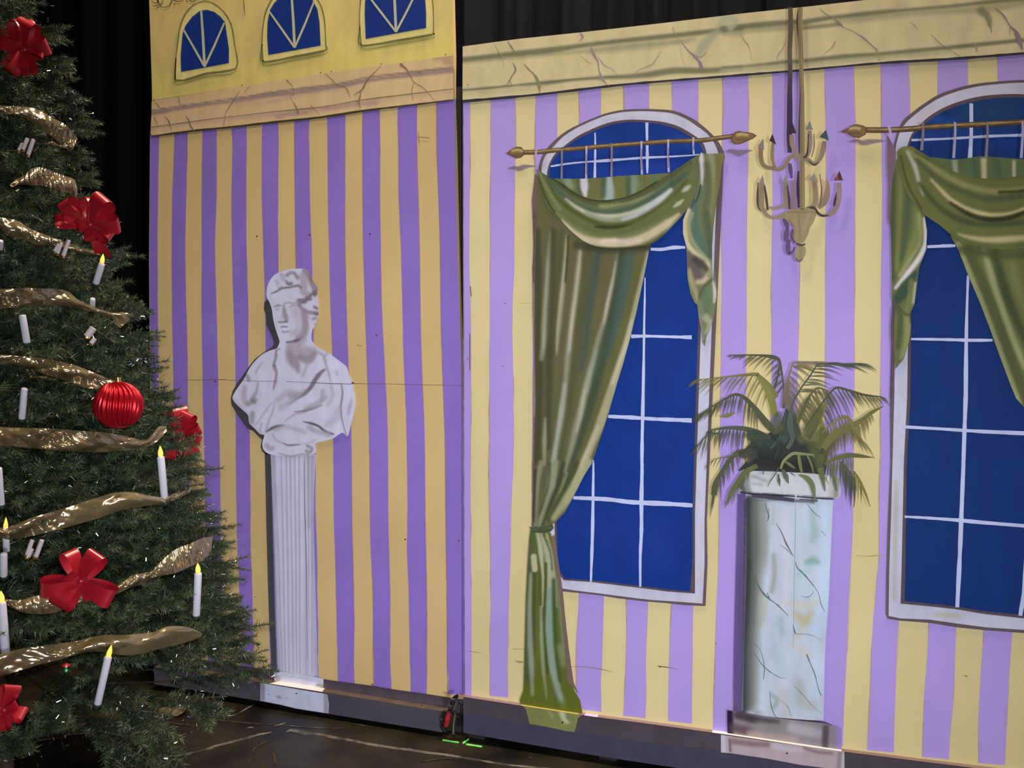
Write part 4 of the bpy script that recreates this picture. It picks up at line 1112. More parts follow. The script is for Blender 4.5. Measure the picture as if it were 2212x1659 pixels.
# right-hand cascade
cc = np.vstack([T('W1', '1800,450 1830,465 1950,462 2010,455 2018,500 1985,580 1975,700 1940,900 1915,1100 1900,1300 1905,1659'), T('W2', '1395,240 1410,330 1412,440 1395,550 1370,640 1345,690 1335,750 1320,720 1310,640 1295,560 1285,480 1265,460 1240,400 1222,300 1215,130'), T('W1', '1670,1300 1640,1180 1640,1060 1680,960 1740,880 1770,760 1790,620 1780,520')])
cs = [S('W1', '1800,480 1815,600 1808,740', (8, 7, 2), GW, .9, 3), S('W1', '1890,480 1920,620 1930,800 1900,1000', (10, 9, 8, 5), (140, 148, 110), .8, 4), S('W1', '1850,560 1860,800 1830,1000 1850,1250', (9, 10, 10, 8), (96, 104, 72), .8, 4), S('W1', '1960,500 1940,800 1900,1100', 8, (116, 118, 66), .8, 4),
      S('W1', '1790,800 1740,920 1740,1080 1790,1250 1850,1400', (8, 14, 16, 16, 10), (84, 112, 92), .9, 6), S('W1', '1760,900 1720,1000 1710,1100', 8, (100, 112, 104), .6, 5), S('W1', '1850,1000 1880,1200 1890,1400', 9, (78, 98, 72), .8, 4),
      S('W1', '1690,970 1655,1060 1655,1180 1690,1290 1770,1370 1850,1430 1895,1500', (7, 10, 10, 8, 7, 8, 5), (188, 186, 146), .95, 3), S('W1', '1720,1000 1690,1100 1710,1220 1780,1330 1860,1420', 6, (152, 158, 116), .8, 3.5),
      S('W2', '1225,150 1250,220 1290,280 1330,300', (8, 20, 18, 10), (102, 96, 88), .9, 5), S('W2', '1270,180 1310,210 1340,240', (10, 14, 8), (76, 72, 66), .85, 5), S('W2', '1235,250 1250,330 1275,400 1285,450', (6, 8, 8, 4), (158, 158, 118), .8, 4), S('W2', '1290,330 1330,320 1370,270', (8, 9, 6), (176, 170, 132), .9, 4),
      S('W2', '1375,190 1378,250 1360,290', 5, (130, 134, 96), .8, 2), S('W2', '1390,310 1340,350 1310,400 1300,450', (4, 5, 6, 4), (90, 96, 70), .95, 2.5), S('W2', '1340,400 1350,470 1340,520', (14, 18, 12), (94, 118, 84), .8, 6),
      S('W2', '1390,330 1402,400 1395,460', (3, 6, 3), GW, .8, 2.5), S('W2', '1340,560 1370,600 1345,660', (12, 10, 6), (150, 162, 124), .9, 4), S('W2', '1300,540 1312,620 1325,700', 5, (132, 130, 116), .9, 2.5), S('W2', '1300,450 1320,540', 7, (120, 132, 96), .7, 3)]
cur.fill(cc, (112, 120, 82), cs, g=2.8, up=6)
cur.rib(smooth(T('W1', '1800,740 1770,860 1700,960'), 4), (2, 2, 1), (66, 70, 50), up=8)
cur.done('sage green swagged curtain of the left tall window')

# piece of the curtain carried down over the foot board is painted on the board (below)
cur2 = Paint('painted_curtain', fl_r, YR, ER, 16)
cur2.tone = (1.22, 106, (0.96, 0.92, 0.99))
cur2.wk = 1.38
# cascade of the second window
c2_ = np.vstack([T('W7', '345,385 400,375 440,440 470,560 470,740 480,800 475,900 440,990 428,1080 415,1180 390,1230 398,1290 388,1370 360,1460 318,1510 310,1400 312,1250 318,1200 300,1150 300,1080 295,800 290,740 300,560 320,450')])
c2s = [S('W7', '310,500 305,700 300,900 305,1050', 7, (78, 92, 58), .9, 4), S('W7', '345,520 340,700 325,1000', 6, (122, 132, 76), .8, 3), S('W7', '385,560 375,760 350,950', (8, 12, 6), (78, 98, 70), .8, 4), S('W7', '430,660 425,800 380,950 330,1080', (8, 10, 10, 6), (126, 136, 80), .8, 4),
       S('W7', '465,740 472,860 440,940 380,1020 318,1095', (4, 6, 8, 8, 4), (204, 206, 196), .95, 3), S('W7', '440,720 445,850 400,940 340,1030', 6, (160, 164, 116), .6, 3), S('W7', '330,1150 370,1100 420,1020', (16, 20, 8), (62, 84, 68), .9, 4), S('W7', '400,1060 395,1160 370,1220', (8, 12, 8), (120, 132, 84), .8, 4), S('W7', '420,1070 410,1170', 4, (180, 184, 146), .8, 2),
       S('W7', '320,1180 345,1250 330,1400', (6, 8, 6), (80, 98, 62), .9, 3), S('W7', '375,1250 380,1350 350,1450', (8, 12, 6), (138, 146, 96), .9, 4), S('W7', '325,1180 370,1230 388,1232', 2.4, (84, 84, 56), .9, 1.5)]
cur2.fill(c2_, (104, 114, 72), c2s, g=3.2, up=2)
cur2.fill(T('W7', '275,310 320,385 320,480 300,600 300,900 292,780 280,740 282,560 276,480'), (122, 104, 112), g=5, up=1)
cur2.rib(smooth(T('W7', '305,1190 300,1300 305,1450 300,1600 298,1659'), 4), (4, 6, 6, 5, 4), (100, 82, 92), up=1)
# long drape of the second window
d2 = np.vstack([T('W7', '600,830 640,900 690,1030 750,1170 800,1300 850,1440 910,1600 935,1659'), T('N', '2212,880 2240,900 2360,900 2420,560 2380,450 2100,470')])
d2s = [S('W7', '640,870 700,1020 760,1160 820,1310 900,1540 950,1680', (8, 10, 10, 10, 9, 9), (146, 154, 108), .95, 3.5), S('W7', '690,900 760,1060 840,1260 920,1480 1000,1700', (14, 16, 18, 16, 14), (86, 96, 60), .9, 5), S('W7', '770,900 800,1000 850,1150 910,1330 980,1500', (8, 12, 10, 9, 8), (150, 158, 112), .9, 4),
       S('W7', '830,920 870,1080 930,1240 1000,1400', (14, 16, 14, 12), (70, 84, 54), .9, 6), S('W7', '910,930 940,1080 990,1200', (10, 12, 12), (120, 130, 78), .8, 5), S('W7', '650,900 900,930 1100,920', 12, (84, 92, 56), .8, 6)]
cur2.fill(d2, (108, 116, 70), d2s, g=4, up=1)
cur2.fill(T('W7', '500,425 620,438 760,420 976,436 1200,430 1250,560 976,560 760,560 600,500'), (92, 110, 72), [S('W7', '770,440 772,540', (9, 7), (184, 186, 140), .9, 2.5), S('W7', '620,440 625,500', 8, (150, 166, 140), .8, 3), S('W7', '925,450 925,530', 5, (184, 188, 150), .8, 2), S('W7', '720,450 730,530', 8, (76, 98, 76), .8, 4), S('W7', '840,450 850,530', 8, (76, 98, 76), .8, 4)], g=4, up=2)
s2 = np.vstack([smooth(T('W7', '325,400 350,375 400,370 450,400 520,440 600,490 680,520 780,535 880,530 976,515 1100,470 1250,400 1400,340'), 3), smooth(T('W7', '1450,420 1400,600 1300,760 1150,860 976,890 850,895 750,885 660,860 600,820 540,770 480,730 430,680 370,600 340,500'), 3)])
s2s = [S('W7', '370,385 460,440 560,510 680,570 820,600 976,590 1100,560', (5, 7, 9, 9, 10, 9), (138, 144, 92), .85, 4), S('W7', '420,400 560,470 700,520 860,535 976,520', 5, (92, 100, 60), .9, 3), S('W7', '430,440 540,540 660,600 800,640 976,620', (5, 8, 8, 9, 10), (80, 94, 62), .85, 4),
       S('W7', '500,540 600,640 700,695 800,720 900,715 976,690', (3, 6, 6, 7, 6, 5), (180, 178, 128), .95, 3), S('W7', '850,605 950,600 1000,590', 5, (66, 70, 36), .9, 2.5), S('W7', '600,660 700,720 800,745 900,735 1000,700', (4, 6, 8, 8, 6), (56, 60, 36), .95, 3),
       S('W7', '380,400 420,480 440,560 460,620', (4, 7, 6, 3), (170, 178, 156), .9, 3), S('W7', '440,560 540,680 660,750 800,775 976,760', (6, 9, 10, 9, 9), (74, 88, 54), .9, 4), S('W7', '360,470 420,600 500,690 600,770 720,800 976,800', (6, 8, 10, 12, 12, 12), (104, 114, 62), .85, 5),
       S('W7', '640,820 720,840 820,848 976,838 1100,820', (3, 8, 10, 9, 9), (172, 172, 122), .95, 4), S('W7', '600,810 700,865 800,885 976,878', 4, (92, 108, 60), .9, 3), S('W7', '345,420 380,560 450,690', 3, (66, 74, 44), .8, 2)]
cur2.fill(s2, (104, 112, 68), s2s, g=3.4, up=4)
cur2.done('sage green swagged curtain of the right tall window')


def rod(body, w, fl_, fr_, rings, label, shadow):
    p = Paint('painted_curtain_rod', fl_r, YR, ER, 32)
    for q in shadow:
        p.soft(smooth(q[0], 5), q[1], (128, 112, 128), .75)
    p.rib(body, w, (84, 64, 54), up=2)
    p.rib(body + (0, -.5), w * .6, (118, 94, 60), up=3, jitter=.3)
    p.rib(body + (0, -1.4), w * .18, (162, 140, 92), up=4, jitter=.8)
    for q in (fl_, fr_):
        if q is not None:
            m_ = q.mean(0)
            hl = np.array([m_ + (-10, -4), m_ + (0, -6), m_ + (10, -4)])
            p.fill(q, (126, 100, 62), [(np.vstack([q, q[:1]]), 4, (78, 60, 50), .9, 1.5), (hl, 6, (192, 172, 120), .85, 2.5), (np.array([m_ + (-12, 6), m_ + (10, 6)]), 5, (96, 74, 52), .7, 3)], g=2.2, up=5)
    for q, w_, c in rings:
        p.rib(q, w_, c, up=7)
    p.done(label)


RG = (172, 166, 192)
RG2 = (130, 116, 126)
b = smooth(T('W1', '190,452 330,450 480,435 700,418 900,400 1050,388 1260,372 1500,355 1800,345 1950,325 2110,305'), 5)
rings = [(smooth(T('W1', '327,415 322,460 326,520'), 4), (4, 4.6, 4), (170, 150, 190))]
for x, y0, y1, c in ((555, 425, 690, RG2), (775, 395, 690, RG), (1002, 372, 670, RG2), (1268, 352, 650, RG), (1508, 335, 630, RG), (1733, 318, 470, RG)):
    rings.append((smooth(T('W1', f'{x},{y0} {x-1},{(y0+y1)//2} {x+4 if x>1200 else x-3},{y1}'), 4), (4.2, 3.6, 4.6), c))
    rings.append((T('W1', f'{x+1},{y0+70} {x+2},{y1-40}'), (2.0, 2.6), (130, 108, 118)))
rod(b, 10.0, T('W1', '58,462 110,420 150,402 190,405 215,430 218,475 190,500 150,508 110,490'), T('W1', '2080,300 2110,268 2150,262 2230,276 2300,290 2330,300 2300,315 2270,340 2230,365 2170,382 2110,370 2082,340') if False else
    np.vstack([T('W1', '2082,300 2110,270'), T('CH', '-60,285 -20,274 30,282 80,288 120,298 152,318 120,345 70,368 20,388 -20,402 -60,398 -92,372')]), rings, 'bronze curtain rod of the left tall window with spear ends',
    [(T('W1', '62,600 130,590 170,600 230,580 340,574'), (3, 8, 12, 5, 3)), (T('N', '1566,328 1580,326 1597,331 1612,327 1628,324'), (3, 9, 15, 8, 2))])
b = smooth(T('W7', '150,285 280,286 400,280 500,270 650,262 800,255 976,245 1200,235 1500,230'), 5)
rings = [(smooth(T('W7', '285,262 292,300 300,330'), 4), (6, 6, 5), (180, 160, 200))]
for x in (458, 622, 788, 968, 1150, 1320):
    rings.append((smooth(T('W7', f'{x},245 {x+2},300 {x-6},{390 + (x > 500) * 40}'), 4), (5, 5.4, 6.4), RG2 if x in (458, 788) else (160, 156, 190)))
rod(b, 12.0, T('W7', '35,295 70,280 95,262 120,256 150,262 175,275 165,310 130,328 95,320 70,302'), None, rings, 'bronze curtain rod of the right tall window with spear end',
    [(T('W7', '75,350 120,340 150,352 200,345 275,340'), (3, 8, 13, 8, 3))])

# ---- chandelier
p = Paint('painted_chandelier', fl_r, YR, ER, 30)
p.tone = (1.08, 120, (0.86, 0.85, 0.84))
tan, tan2, dkb = (158, 142, 112), (174, 158, 130), (78, 66, 84)
p.rib(smooth(T('N', '1707.5,16 1708,60 1706,110 1707,154 1706,200 1706,260 1705,300 1706,330'), 4), (10, 11, 10, 10, 10.5, 12, 12, 9), [(106, 100, 84), (104, 98, 84), (112, 106, 90), (84, 74, 96), (66, 56, 88), (66, 56, 88), (74, 62, 96)])
p.rib(smooth(T('CH', '460,580 470,640 480,720'), 4), (8, 9, 5), (106, 86, 136))
p.rib(smooth(T('N', '1727,16 1724,45 1728,90 1729,154 1730,210 1727,300 1728,335'), 4), (6, 9, 6, 5, 6, 6, 4), (76, 64, 84))
p.rib(smooth(T('CH', '545,650 540,760 542,880 548,1000'), 4), (4, 7, 7, 4), (72, 60, 92))
p.rib(smooth(T('N', '1729,16 1728.5,60 1730,110 1731,154 1733,200 1733,260 1733,340 1733,400 1733,450'), 4), (10, 9, 10, 8, 9, 10, 10, 11, 11), (148, 132, 98), up=2)
p.rib(smooth(T('N', '1731,16 1731,110 1733,154 1735,260 1735,450'), 4), 3.2, (168, 150, 116), up=3)
# upper tier
p.rib(smooth(T('CH', '600,530 540,505 490,510 450,545 420,600 380,635 330,625 300,540 300,440 305,380'), 5), (9, 10, 8, 8, 7, 7, 6, 8, 7, 6), tan, up=2)
p.rib(smooth(T('CH', '330,625 260,620 210,590 190,520 190,440 205,380 210,350'), 5), (8, 8, 9, 10, 10, 10, 2), (150, 134, 104), up=2)
p.rib(smooth(T('CH', '560,560 520,480 485,400 480,310'), 5), (7, 7, 10, 9), (164, 144, 130), up=2)
p.rib(smooth(T('CH', '600,525 640,480 655,400 650,270'), 5), (8, 9, 11, 8), (166, 150, 138), up=3)
p.rib(smooth(T('CH', '690,300 692,420 670,520'), 5), (2, 3, 2), (140, 118, 120), up=3)
p.rib(smooth(T('CH', '600,530 640,550 690,580 740,550 770,480 790,370'), 5), (10, 8, 6, 10, 12, 9), (160, 144, 122), up=3)
p.rib(smooth(T('CH', '640,555 690,595 740,570'), 5), (2, 4, 2), (92, 78, 72), up=4)
p.rib(smooth(T('CH', '590,525 615,512 628,480 635,400 638,300'), 5), (4, 4, 3, 2, 2), (80, 68, 62), up=4)
# lower tier
p.rib(smooth(T('CH', '240,1040 200,1000 195,900 200,770 205,720'), 5), (9, 12, 13, 12, 6), (162, 146, 112), up=2)
p.rib(smooth(T('CH', '165,760 158,900 165,990 190,1030'), 5), (2, 4, 5, 2), (92, 84, 88), up=3)
p.rib(smooth(T('CH', '225,780 240,900 255,1020'), 5), (2, 6, 5), (88, 78, 84), up=3)
p.rib(smooth(T('CH', '215,1030 270,1080 350,1090 420,1060'), 5), (8, 6, 8, 9), (162, 146, 124), up=2)
p.rib(smooth(T('CH', '270,990 330,1005 400,980 430,960'), 5), (3, 8, 7, 6), (168, 148, 138), up=2)
p.rib(smooth(T('CH', '440,1010 425,920 425,800 425,740'), 5), (10, 9, 10, 8), (158, 142, 124), up=2)
p.rib(smooth(T('CH', '440,780 455,900 460,1010'), 5), (2, 5, 4), (80, 70, 96), up=3)
p.rib(smooth(T('CH', '500,1010 495,900 495,740'), 5), (14, 12, 8), (156, 134, 150), up=2)
p.rib(smooth(T('CH', '650,1010 700,960 705,850 690,740'), 5), (8, 13, 11, 9), (162, 146, 120), up=3)
p.rib(smooth(T('CH', '730,1000 790,940 815,860 820,760 805,730'), 5), (9, 14, 14, 9, 2), (164, 144, 122), up=3)
p.rib(smooth(T('CH', '745,680 762,800 760,900 740,980'), 5), (2, 3, 4, 3), (138, 116, 110), up=4)
p.rib(smooth(T('CH', '880,740 925,760 930,880 900,1000 840,1060 780,1060'), 5) if False else smooth(T('CH', '928,760 930,880 900,1000 840,1065 780,1070'), 5), (9, 10, 11, 10, 5), (168, 150, 142), up=3)
p.rib(smooth(T('CH', '620,1000 690,1000 730,1050 780,1075 830,1068'), 5), (3, 6, 6, 5, 2), (84, 76, 66), up=4)
p.rib(smooth(T('CH', '880,980 895,900 905,850'), 5), (5, 5, 1), (74, 70, 90), up=4)
p.fill(T('CH', '400,1060 450,1020 550,1005 640,1000 700,1020 715,1060 690,1130 650,1190 640,1240 610,1300 590,1330 530,1330 500,1300 495,1230 510,1190 450,1130 400,1090'), (170, 156, 118),
       [S('CH', '450,1040 700,1040', 4, (140, 126, 96), .7, 2), S('CH', '545,1060 560,1300', 3, (140, 124, 96), .7, 2), S('CH', '500,1200 490,1290', 4, (120, 104, 84), .8, 2), S('CH', '640,1050 600,1200', 6, (186, 172, 132), .7, 3), S('CH', '460,1120 500,1180', 4, (130, 112, 96), .7, 2)], g=2.5, up=5)
p.fill(smooth(T('CH', '530,1370 560,1345 600,1360 615,1400 605,1450 575,1500 545,1510 520,1480 512,1430'), 3, True), (176, 162, 126), [S('CH', '520,1480 550,1505 580,1490', 4, (110, 90, 84), .9, 2), S('CH', '560,1360 565,1480', 2, (150, 132, 104), .8, 1.5)], g=2.3, up=5)
p.rib(smooth(T('CH', '520,1335 570,1350 610,1340'), 4), (3, 5, 3), (92, 78, 66), up=6)
for s, w in (('400,1100 430,1150 445,1200', (5, 10, 6)), ('440,1190 430,1250 430,1300 470,1320', (6, 12, 10, 6)), ('490,1200 480,1270 510,1330', (4, 6, 5)), ('450,1310 445,1380 455,1430 490,1410 510,1370', (6, 12, 9, 5, 3))):
    p.rib(smooth(T('CH', s), 5), w, (112, 92, 136), up=2)
for s in ('560,1010 600,1012',):
    p.rib(T('CH', s), 2, (90, 80, 60), up=6)
cho = p.done('two-tier candle chandelier on a long rod')
# little triangles of reflective foil stuck on as flames
M_FOIL = mat('dark_reflective_foil', (0.07, 0.13, 0.17), 0.25, 0.2)
M_FOIL2 = mat('dark_brown_foil', (0.06, 0.04, 0.045), 0.3, 0.2)
M_FOIL3 = mat('grey_foil', tuple(lin((124, 126, 118)) / ER), 0.4, 0.2)
for k, (s, m) in enumerate((('650,180 682,262 612,262', M_FOIL3), ('805,262 832,365 742,330', M_FOIL), ('488,195 525,295 470,298', M_FOIL2), ('300,300 335,405 270,365', M_FOIL2), ('205,690 225,770 168,780', M_FOIL3),
                            ('425,680 448,765 395,765', M_FOIL3), ('695,668 718,765 645,730', M_FOIL3), ('932,650 965,740 880,740', M_FOIL2), ('212,350 222,450 162,440', M_FOIL3))):
    q = on_y(T('CH', s), YR - 0.022)
    q[:, 1] += rng.uniform(-.0008, 0, 3)
    n_ = 3
    q2 = q.copy()
    q2[:, 1] += 0.001
    o = link('foil_flame', mesh('foil_flame', np.vstack([q, q2]), [(0, 1, 2), (5, 4, 3), (0, 3, 4, 1), (1, 4, 5, 2), (2, 5, 3, 0)]), fl_r, m)
M_REDFOIL = mat('red_foil_strip', (0.9, 0.12, 0.08), 0.3, 0.3)
M_REDFOIL.node_tree.nodes['Principled BSDF'].inputs['Emission Color'].default_value = (1, .1, .05, 1)
for s in ('170,405 172,455', '722,715 718,768', '910,668 908,755'):
    P_ = T('CH', s)
    d = np.array((.9, 0))
    q = on_y(np.vstack([P_[0] - d, P_[0] + d, P_[1] + d, P_[1] - d]), YR - 0.024)
    link('foil_strip', mesh('foil_strip', q, [(0, 1, 2, 3)]), fl_r, M_REDFOIL)['label'] = 'thin red foil strip'

# ---- marble column with palm
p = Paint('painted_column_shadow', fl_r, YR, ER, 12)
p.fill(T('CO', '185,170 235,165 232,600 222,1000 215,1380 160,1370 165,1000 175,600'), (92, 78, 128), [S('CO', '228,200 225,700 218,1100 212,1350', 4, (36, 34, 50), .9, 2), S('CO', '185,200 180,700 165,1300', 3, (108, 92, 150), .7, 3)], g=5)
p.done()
p = Paint('painted_marble_column', fl_r, YR, ER, 14)
p.tone = (1.22, 205, (1, 1, 1))
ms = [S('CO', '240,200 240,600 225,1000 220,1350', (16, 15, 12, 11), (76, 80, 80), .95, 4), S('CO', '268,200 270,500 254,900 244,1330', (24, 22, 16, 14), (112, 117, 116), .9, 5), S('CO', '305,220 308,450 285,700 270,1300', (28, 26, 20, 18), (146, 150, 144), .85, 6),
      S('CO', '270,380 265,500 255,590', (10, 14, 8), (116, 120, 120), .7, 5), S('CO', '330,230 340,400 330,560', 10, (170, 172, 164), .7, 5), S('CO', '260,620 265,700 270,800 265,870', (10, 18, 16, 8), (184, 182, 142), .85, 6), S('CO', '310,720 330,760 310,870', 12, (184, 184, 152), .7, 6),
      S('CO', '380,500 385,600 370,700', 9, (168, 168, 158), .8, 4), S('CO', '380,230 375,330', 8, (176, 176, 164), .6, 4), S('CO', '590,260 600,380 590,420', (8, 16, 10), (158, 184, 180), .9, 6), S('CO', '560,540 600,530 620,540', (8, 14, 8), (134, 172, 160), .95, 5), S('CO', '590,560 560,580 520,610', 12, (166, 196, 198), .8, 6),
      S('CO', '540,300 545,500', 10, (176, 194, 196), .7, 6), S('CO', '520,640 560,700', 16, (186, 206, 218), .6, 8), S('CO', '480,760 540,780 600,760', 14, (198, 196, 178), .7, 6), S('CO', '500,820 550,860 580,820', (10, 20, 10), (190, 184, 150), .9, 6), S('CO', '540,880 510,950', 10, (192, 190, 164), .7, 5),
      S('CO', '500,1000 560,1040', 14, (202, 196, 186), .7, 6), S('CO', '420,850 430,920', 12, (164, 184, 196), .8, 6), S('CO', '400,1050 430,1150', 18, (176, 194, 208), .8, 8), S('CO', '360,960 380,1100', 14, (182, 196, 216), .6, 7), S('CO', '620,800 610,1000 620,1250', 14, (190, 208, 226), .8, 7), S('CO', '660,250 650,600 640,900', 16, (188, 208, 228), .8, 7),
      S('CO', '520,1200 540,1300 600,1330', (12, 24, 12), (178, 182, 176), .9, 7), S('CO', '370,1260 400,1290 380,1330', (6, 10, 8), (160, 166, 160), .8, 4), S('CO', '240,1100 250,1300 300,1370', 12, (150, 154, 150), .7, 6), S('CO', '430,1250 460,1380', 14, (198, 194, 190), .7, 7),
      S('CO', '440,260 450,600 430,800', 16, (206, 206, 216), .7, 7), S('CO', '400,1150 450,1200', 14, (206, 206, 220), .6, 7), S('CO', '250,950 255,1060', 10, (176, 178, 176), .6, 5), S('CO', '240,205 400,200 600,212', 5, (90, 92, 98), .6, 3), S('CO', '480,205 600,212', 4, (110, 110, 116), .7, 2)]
ms = [(q[0], q[1], q[2], q[3], q[4] * (1.7 if np.max(q[1]) >= 10 else 1.2)) for q in ms[::-1]]
p.fill(T('CO', '228,168 320,175 500,185 620,195 704,205 698,330 692,450 684,650 676,800 664,950 658,1100 655,1250 652,1400 560,1398 400,1385 250,1365 205,1350 212,1100 220,800 226,500'), (190, 198, 212), ms, g=4)
p.rib(smooth(T('CO', '500,205 498,400 492,700 488,1000'), 5), (.8, 1.2, .8, .6), (160, 162, 172), up=2)
mv = (116, 128, 126)
for s, w in (('335,215 345,260 355,290 345,320', (1, 2, 2.4, 1)), ('395,330 425,380 450,440 490,510', (1, 2, 4, 1)), ('415,445 450,470 480,500', (.6, 1.6, .6)), ('500,540 510,570 550,610 600,670', (1, 3, 2.4, 2)), ('600,670 625,710 640,770 660,810', (1.4, 1, 1.6, .6)),
             ('255,605 285,640 310,690 345,730 385,760 410,780', (1, 2.4, 3.6, 4, 2, 1.6)), ('345,705 360,745', (1, 3)), ('400,770 460,830', (3, 1)), ('530,725 570,730 600,700', (.8, 1.4, .6)), ('485,880 500,930', (1, 3)), ('495,930 580,935 640,965', (.6, 1, .5)),
             ('270,980 310,1020 330,1110 325,1180', (.6, 1.2, 1.8, 1)), ('275,1035 330,1110 400,1160 450,1175', (1, 2, 1.6, .6)), ('560,1040 580,1090 605,1150 625,1230 640,1265', (3, 1.4, 2, 1, 2)), ('490,1210 540,1260 590,1320 640,1360', (1, 1.2, .8, .5)),
             ('360,1240 365,1310 385,1370 400,1385', (1, 1.2, 1.6, 1)), ('420,1290 460,1330 475,1380', (.6, 1, .6)), ('565,225 600,270 640,300', (1, 1.4, 1)), ('640,370 670,400', (1, .6)), ('355,250 350,300', (1.2, 1))):
    p.rib(smooth(T('CO', s), 5), w, mv, up=2, jitter=.2)
p.rib(smooth(T('CO', '205,1352 260,1370 400,1388 560,1402 655,1412 700,1428'), 5), (3, 3, 2, 2.4, 3.4, 1.5), (82, 78, 82), up=2)
# capital
p.fill(T('PL', '510,1300 560,1240 650,1210 800,1215 1000,1225 1200,1240 1470,1262 1462,1440 1440,1475 1380,1470 1200,1462 1000,1445 800,1432 600,1425 530,1415 505,1395'), (196, 200, 202),
       [S('PL', '540,1290 530,1350 560,1400', 12, (96, 98, 98), .9, 4), S('PL', '590,1250 580,1330 600,1410', 12, (138, 142, 140), .85, 5), S('PL', '640,1260 720,1290 760,1300', 7, (150, 154, 152), .6, 3), S('PL', '630,1330 720,1340', 6, (160, 164, 162), .6, 3), S('PL', '700,1230 900,1240', 6, (176, 180, 180), .6, 4),
        S('PL', '1430,1290 1420,1440', 12, (146, 144, 136), .9, 5), S('PL', '1380,1320 1375,1440', 8, (172, 170, 160), .6, 4), S('PL', '600,1415 900,1435 1200,1455 1400,1472', 2.5, (90, 90, 100), .9, 2)], g=3.5, up=3)
p.rib(smooth(T('PL', '520,1412 650,1428 850,1440 1040,1452 1200,1466 1400,1476'), 5), (4, 3.4, 5, 2, 3, 2), (76, 74, 88), up=5)
p.rib(smooth(T('PL', '630,1445 850,1465 1030,1488'), 5), (6, 9, 8), (92, 92, 104), up=4)
p.rib(smooth(T('PL', '1080,1480 1250,1492'), 5), (3, 5), (110, 112, 122), up=4)
p.rib(smooth(T('CO', '500,165 502,188'), 5), 3, (204, 200, 206), up=6)
# plinth block painted on the wall
p.fill(T('CO', '128,1345 205,1355 400,1388 655,1418 715,1432 748,1440 750,1562 600,1548 400,1520 200,1490 130,1476'), (150, 144, 150),
       [S('CO', '140,1360 140,1480', 16, (60, 46, 74), .95, 4), S('CO', '190,1370 300,1400 400,1410', (20, 16, 10), (88, 80, 86), .9, 6), S('CO', '160,1440 240,1460', 20, (110, 92, 98), .8, 8), S('CO', '300,1430 450,1440', 20, (146, 144, 142), .8, 8), S('CO', '480,1440 620,1470', 22, (178, 174, 180), .9, 8), S('CO', '250,1470 500,1500', 12, (172, 158, 156), .8, 6),
        S('CO', '665,1440 660,1540', 14, (104, 96, 100), .9, 4), S('CO', '700,1440 700,1545', 5, (140, 132, 150), .7, 3), S('CO', '735,1440 738,1555', 10, (160, 138, 200), .95, 2)], g=4, up=3)
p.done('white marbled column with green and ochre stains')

p = Paint('painted_potted_palm', fl_r, YR, ER, 22)
gA, gB, gC, gD, gK = (96, 98, 60), (78, 82, 58), (116, 114, 64), (74, 84, 68), (44, 48, 44)
p.fill(T('PL', '495,1215 580,1190 640,1210 800,1215 1000,1222 1220,1235 1320,1250 1340,1150 1330,1000 1250,940 1150,930 1100,880 1060,760 1000,640 950,620 900,760 850,820 780,860 700,890 620,940 560,1010 600,1080 560,1140'), (48, 52, 50),
       [S('PL', '950,660 960,800 940,900', (12, 30, 20), (70, 86, 78), .9, 8), S('PL', '600,960 760,940 850,960', (10, 20, 14), (56, 72, 66), .9, 8), S('PL', '1180,960 1250,1080 1280,1200', (14, 26, 16), (84, 96, 58), .9, 8), S('PL', '1050,850 1100,930', 12, (96, 112, 76), .7, 6), S('PL', '560,1080 600,1050', 12, (90, 96, 66), .7, 5), S('PL', '700,1100 900,1150 1150,1180', 26, (36, 38, 36), .9, 10),
        S('PL', '590,1110 640,1080', 8, (150, 140, 120), .6, 4)], g=3.5, up=0)
rp = np.random.default_rng(11)


def frond(spine, w, col, n, Lf, ang, side=1, cols=None, up=3, start=.1, end=1.0, lw=3.2, curve=0.25, fade=.35):
    """a palm frond: rib plus leaflets brushed off it; Lf leaflet length px, ang direction (deg, screen, y down)"""
    P = smooth(T('PL', spine), 8)
    L = np.r_[0, np.cumsum(np.linalg.norm(np.diff(P, axis=0), axis=1))]
    L /= L[-1]
    for i in range(n):
        t = start + (end - start) * i / max(n - 1, 1) + rp.uniform(-.01, .01)
        b = np.array([np.interp(t, L, P[:, 0]), np.interp(t, L, P[:, 1])])
        a = np.interp(t, np.linspace(0, 1, len(ang)), ang) if not np.isscalar(ang) else ang
        a = math.radians(a + rp.uniform(-5, 5))
        ln = (np.interp(t, np.linspace(0, 1, len(Lf)), Lf) if not np.isscalar(Lf) else Lf) * rp.uniform(.75, 1.2)
        d = np.array((math.cos(a), math.sin(a)))
        q = smooth(np.array([b, b + d * ln * .5 + np.array((0, -curve * ln * .15)), b + d * ln + np.array((0, curve * ln * .25))]), 4)
        c = np.array(col) + rp.uniform(-14, 14)
        p.rib(q, (1.6, lw * 1.25, lw, .5), tuple(c), up=up, a0=.88, a1=fade * .8)
    p.rib(P, w, col, up=up + 1)


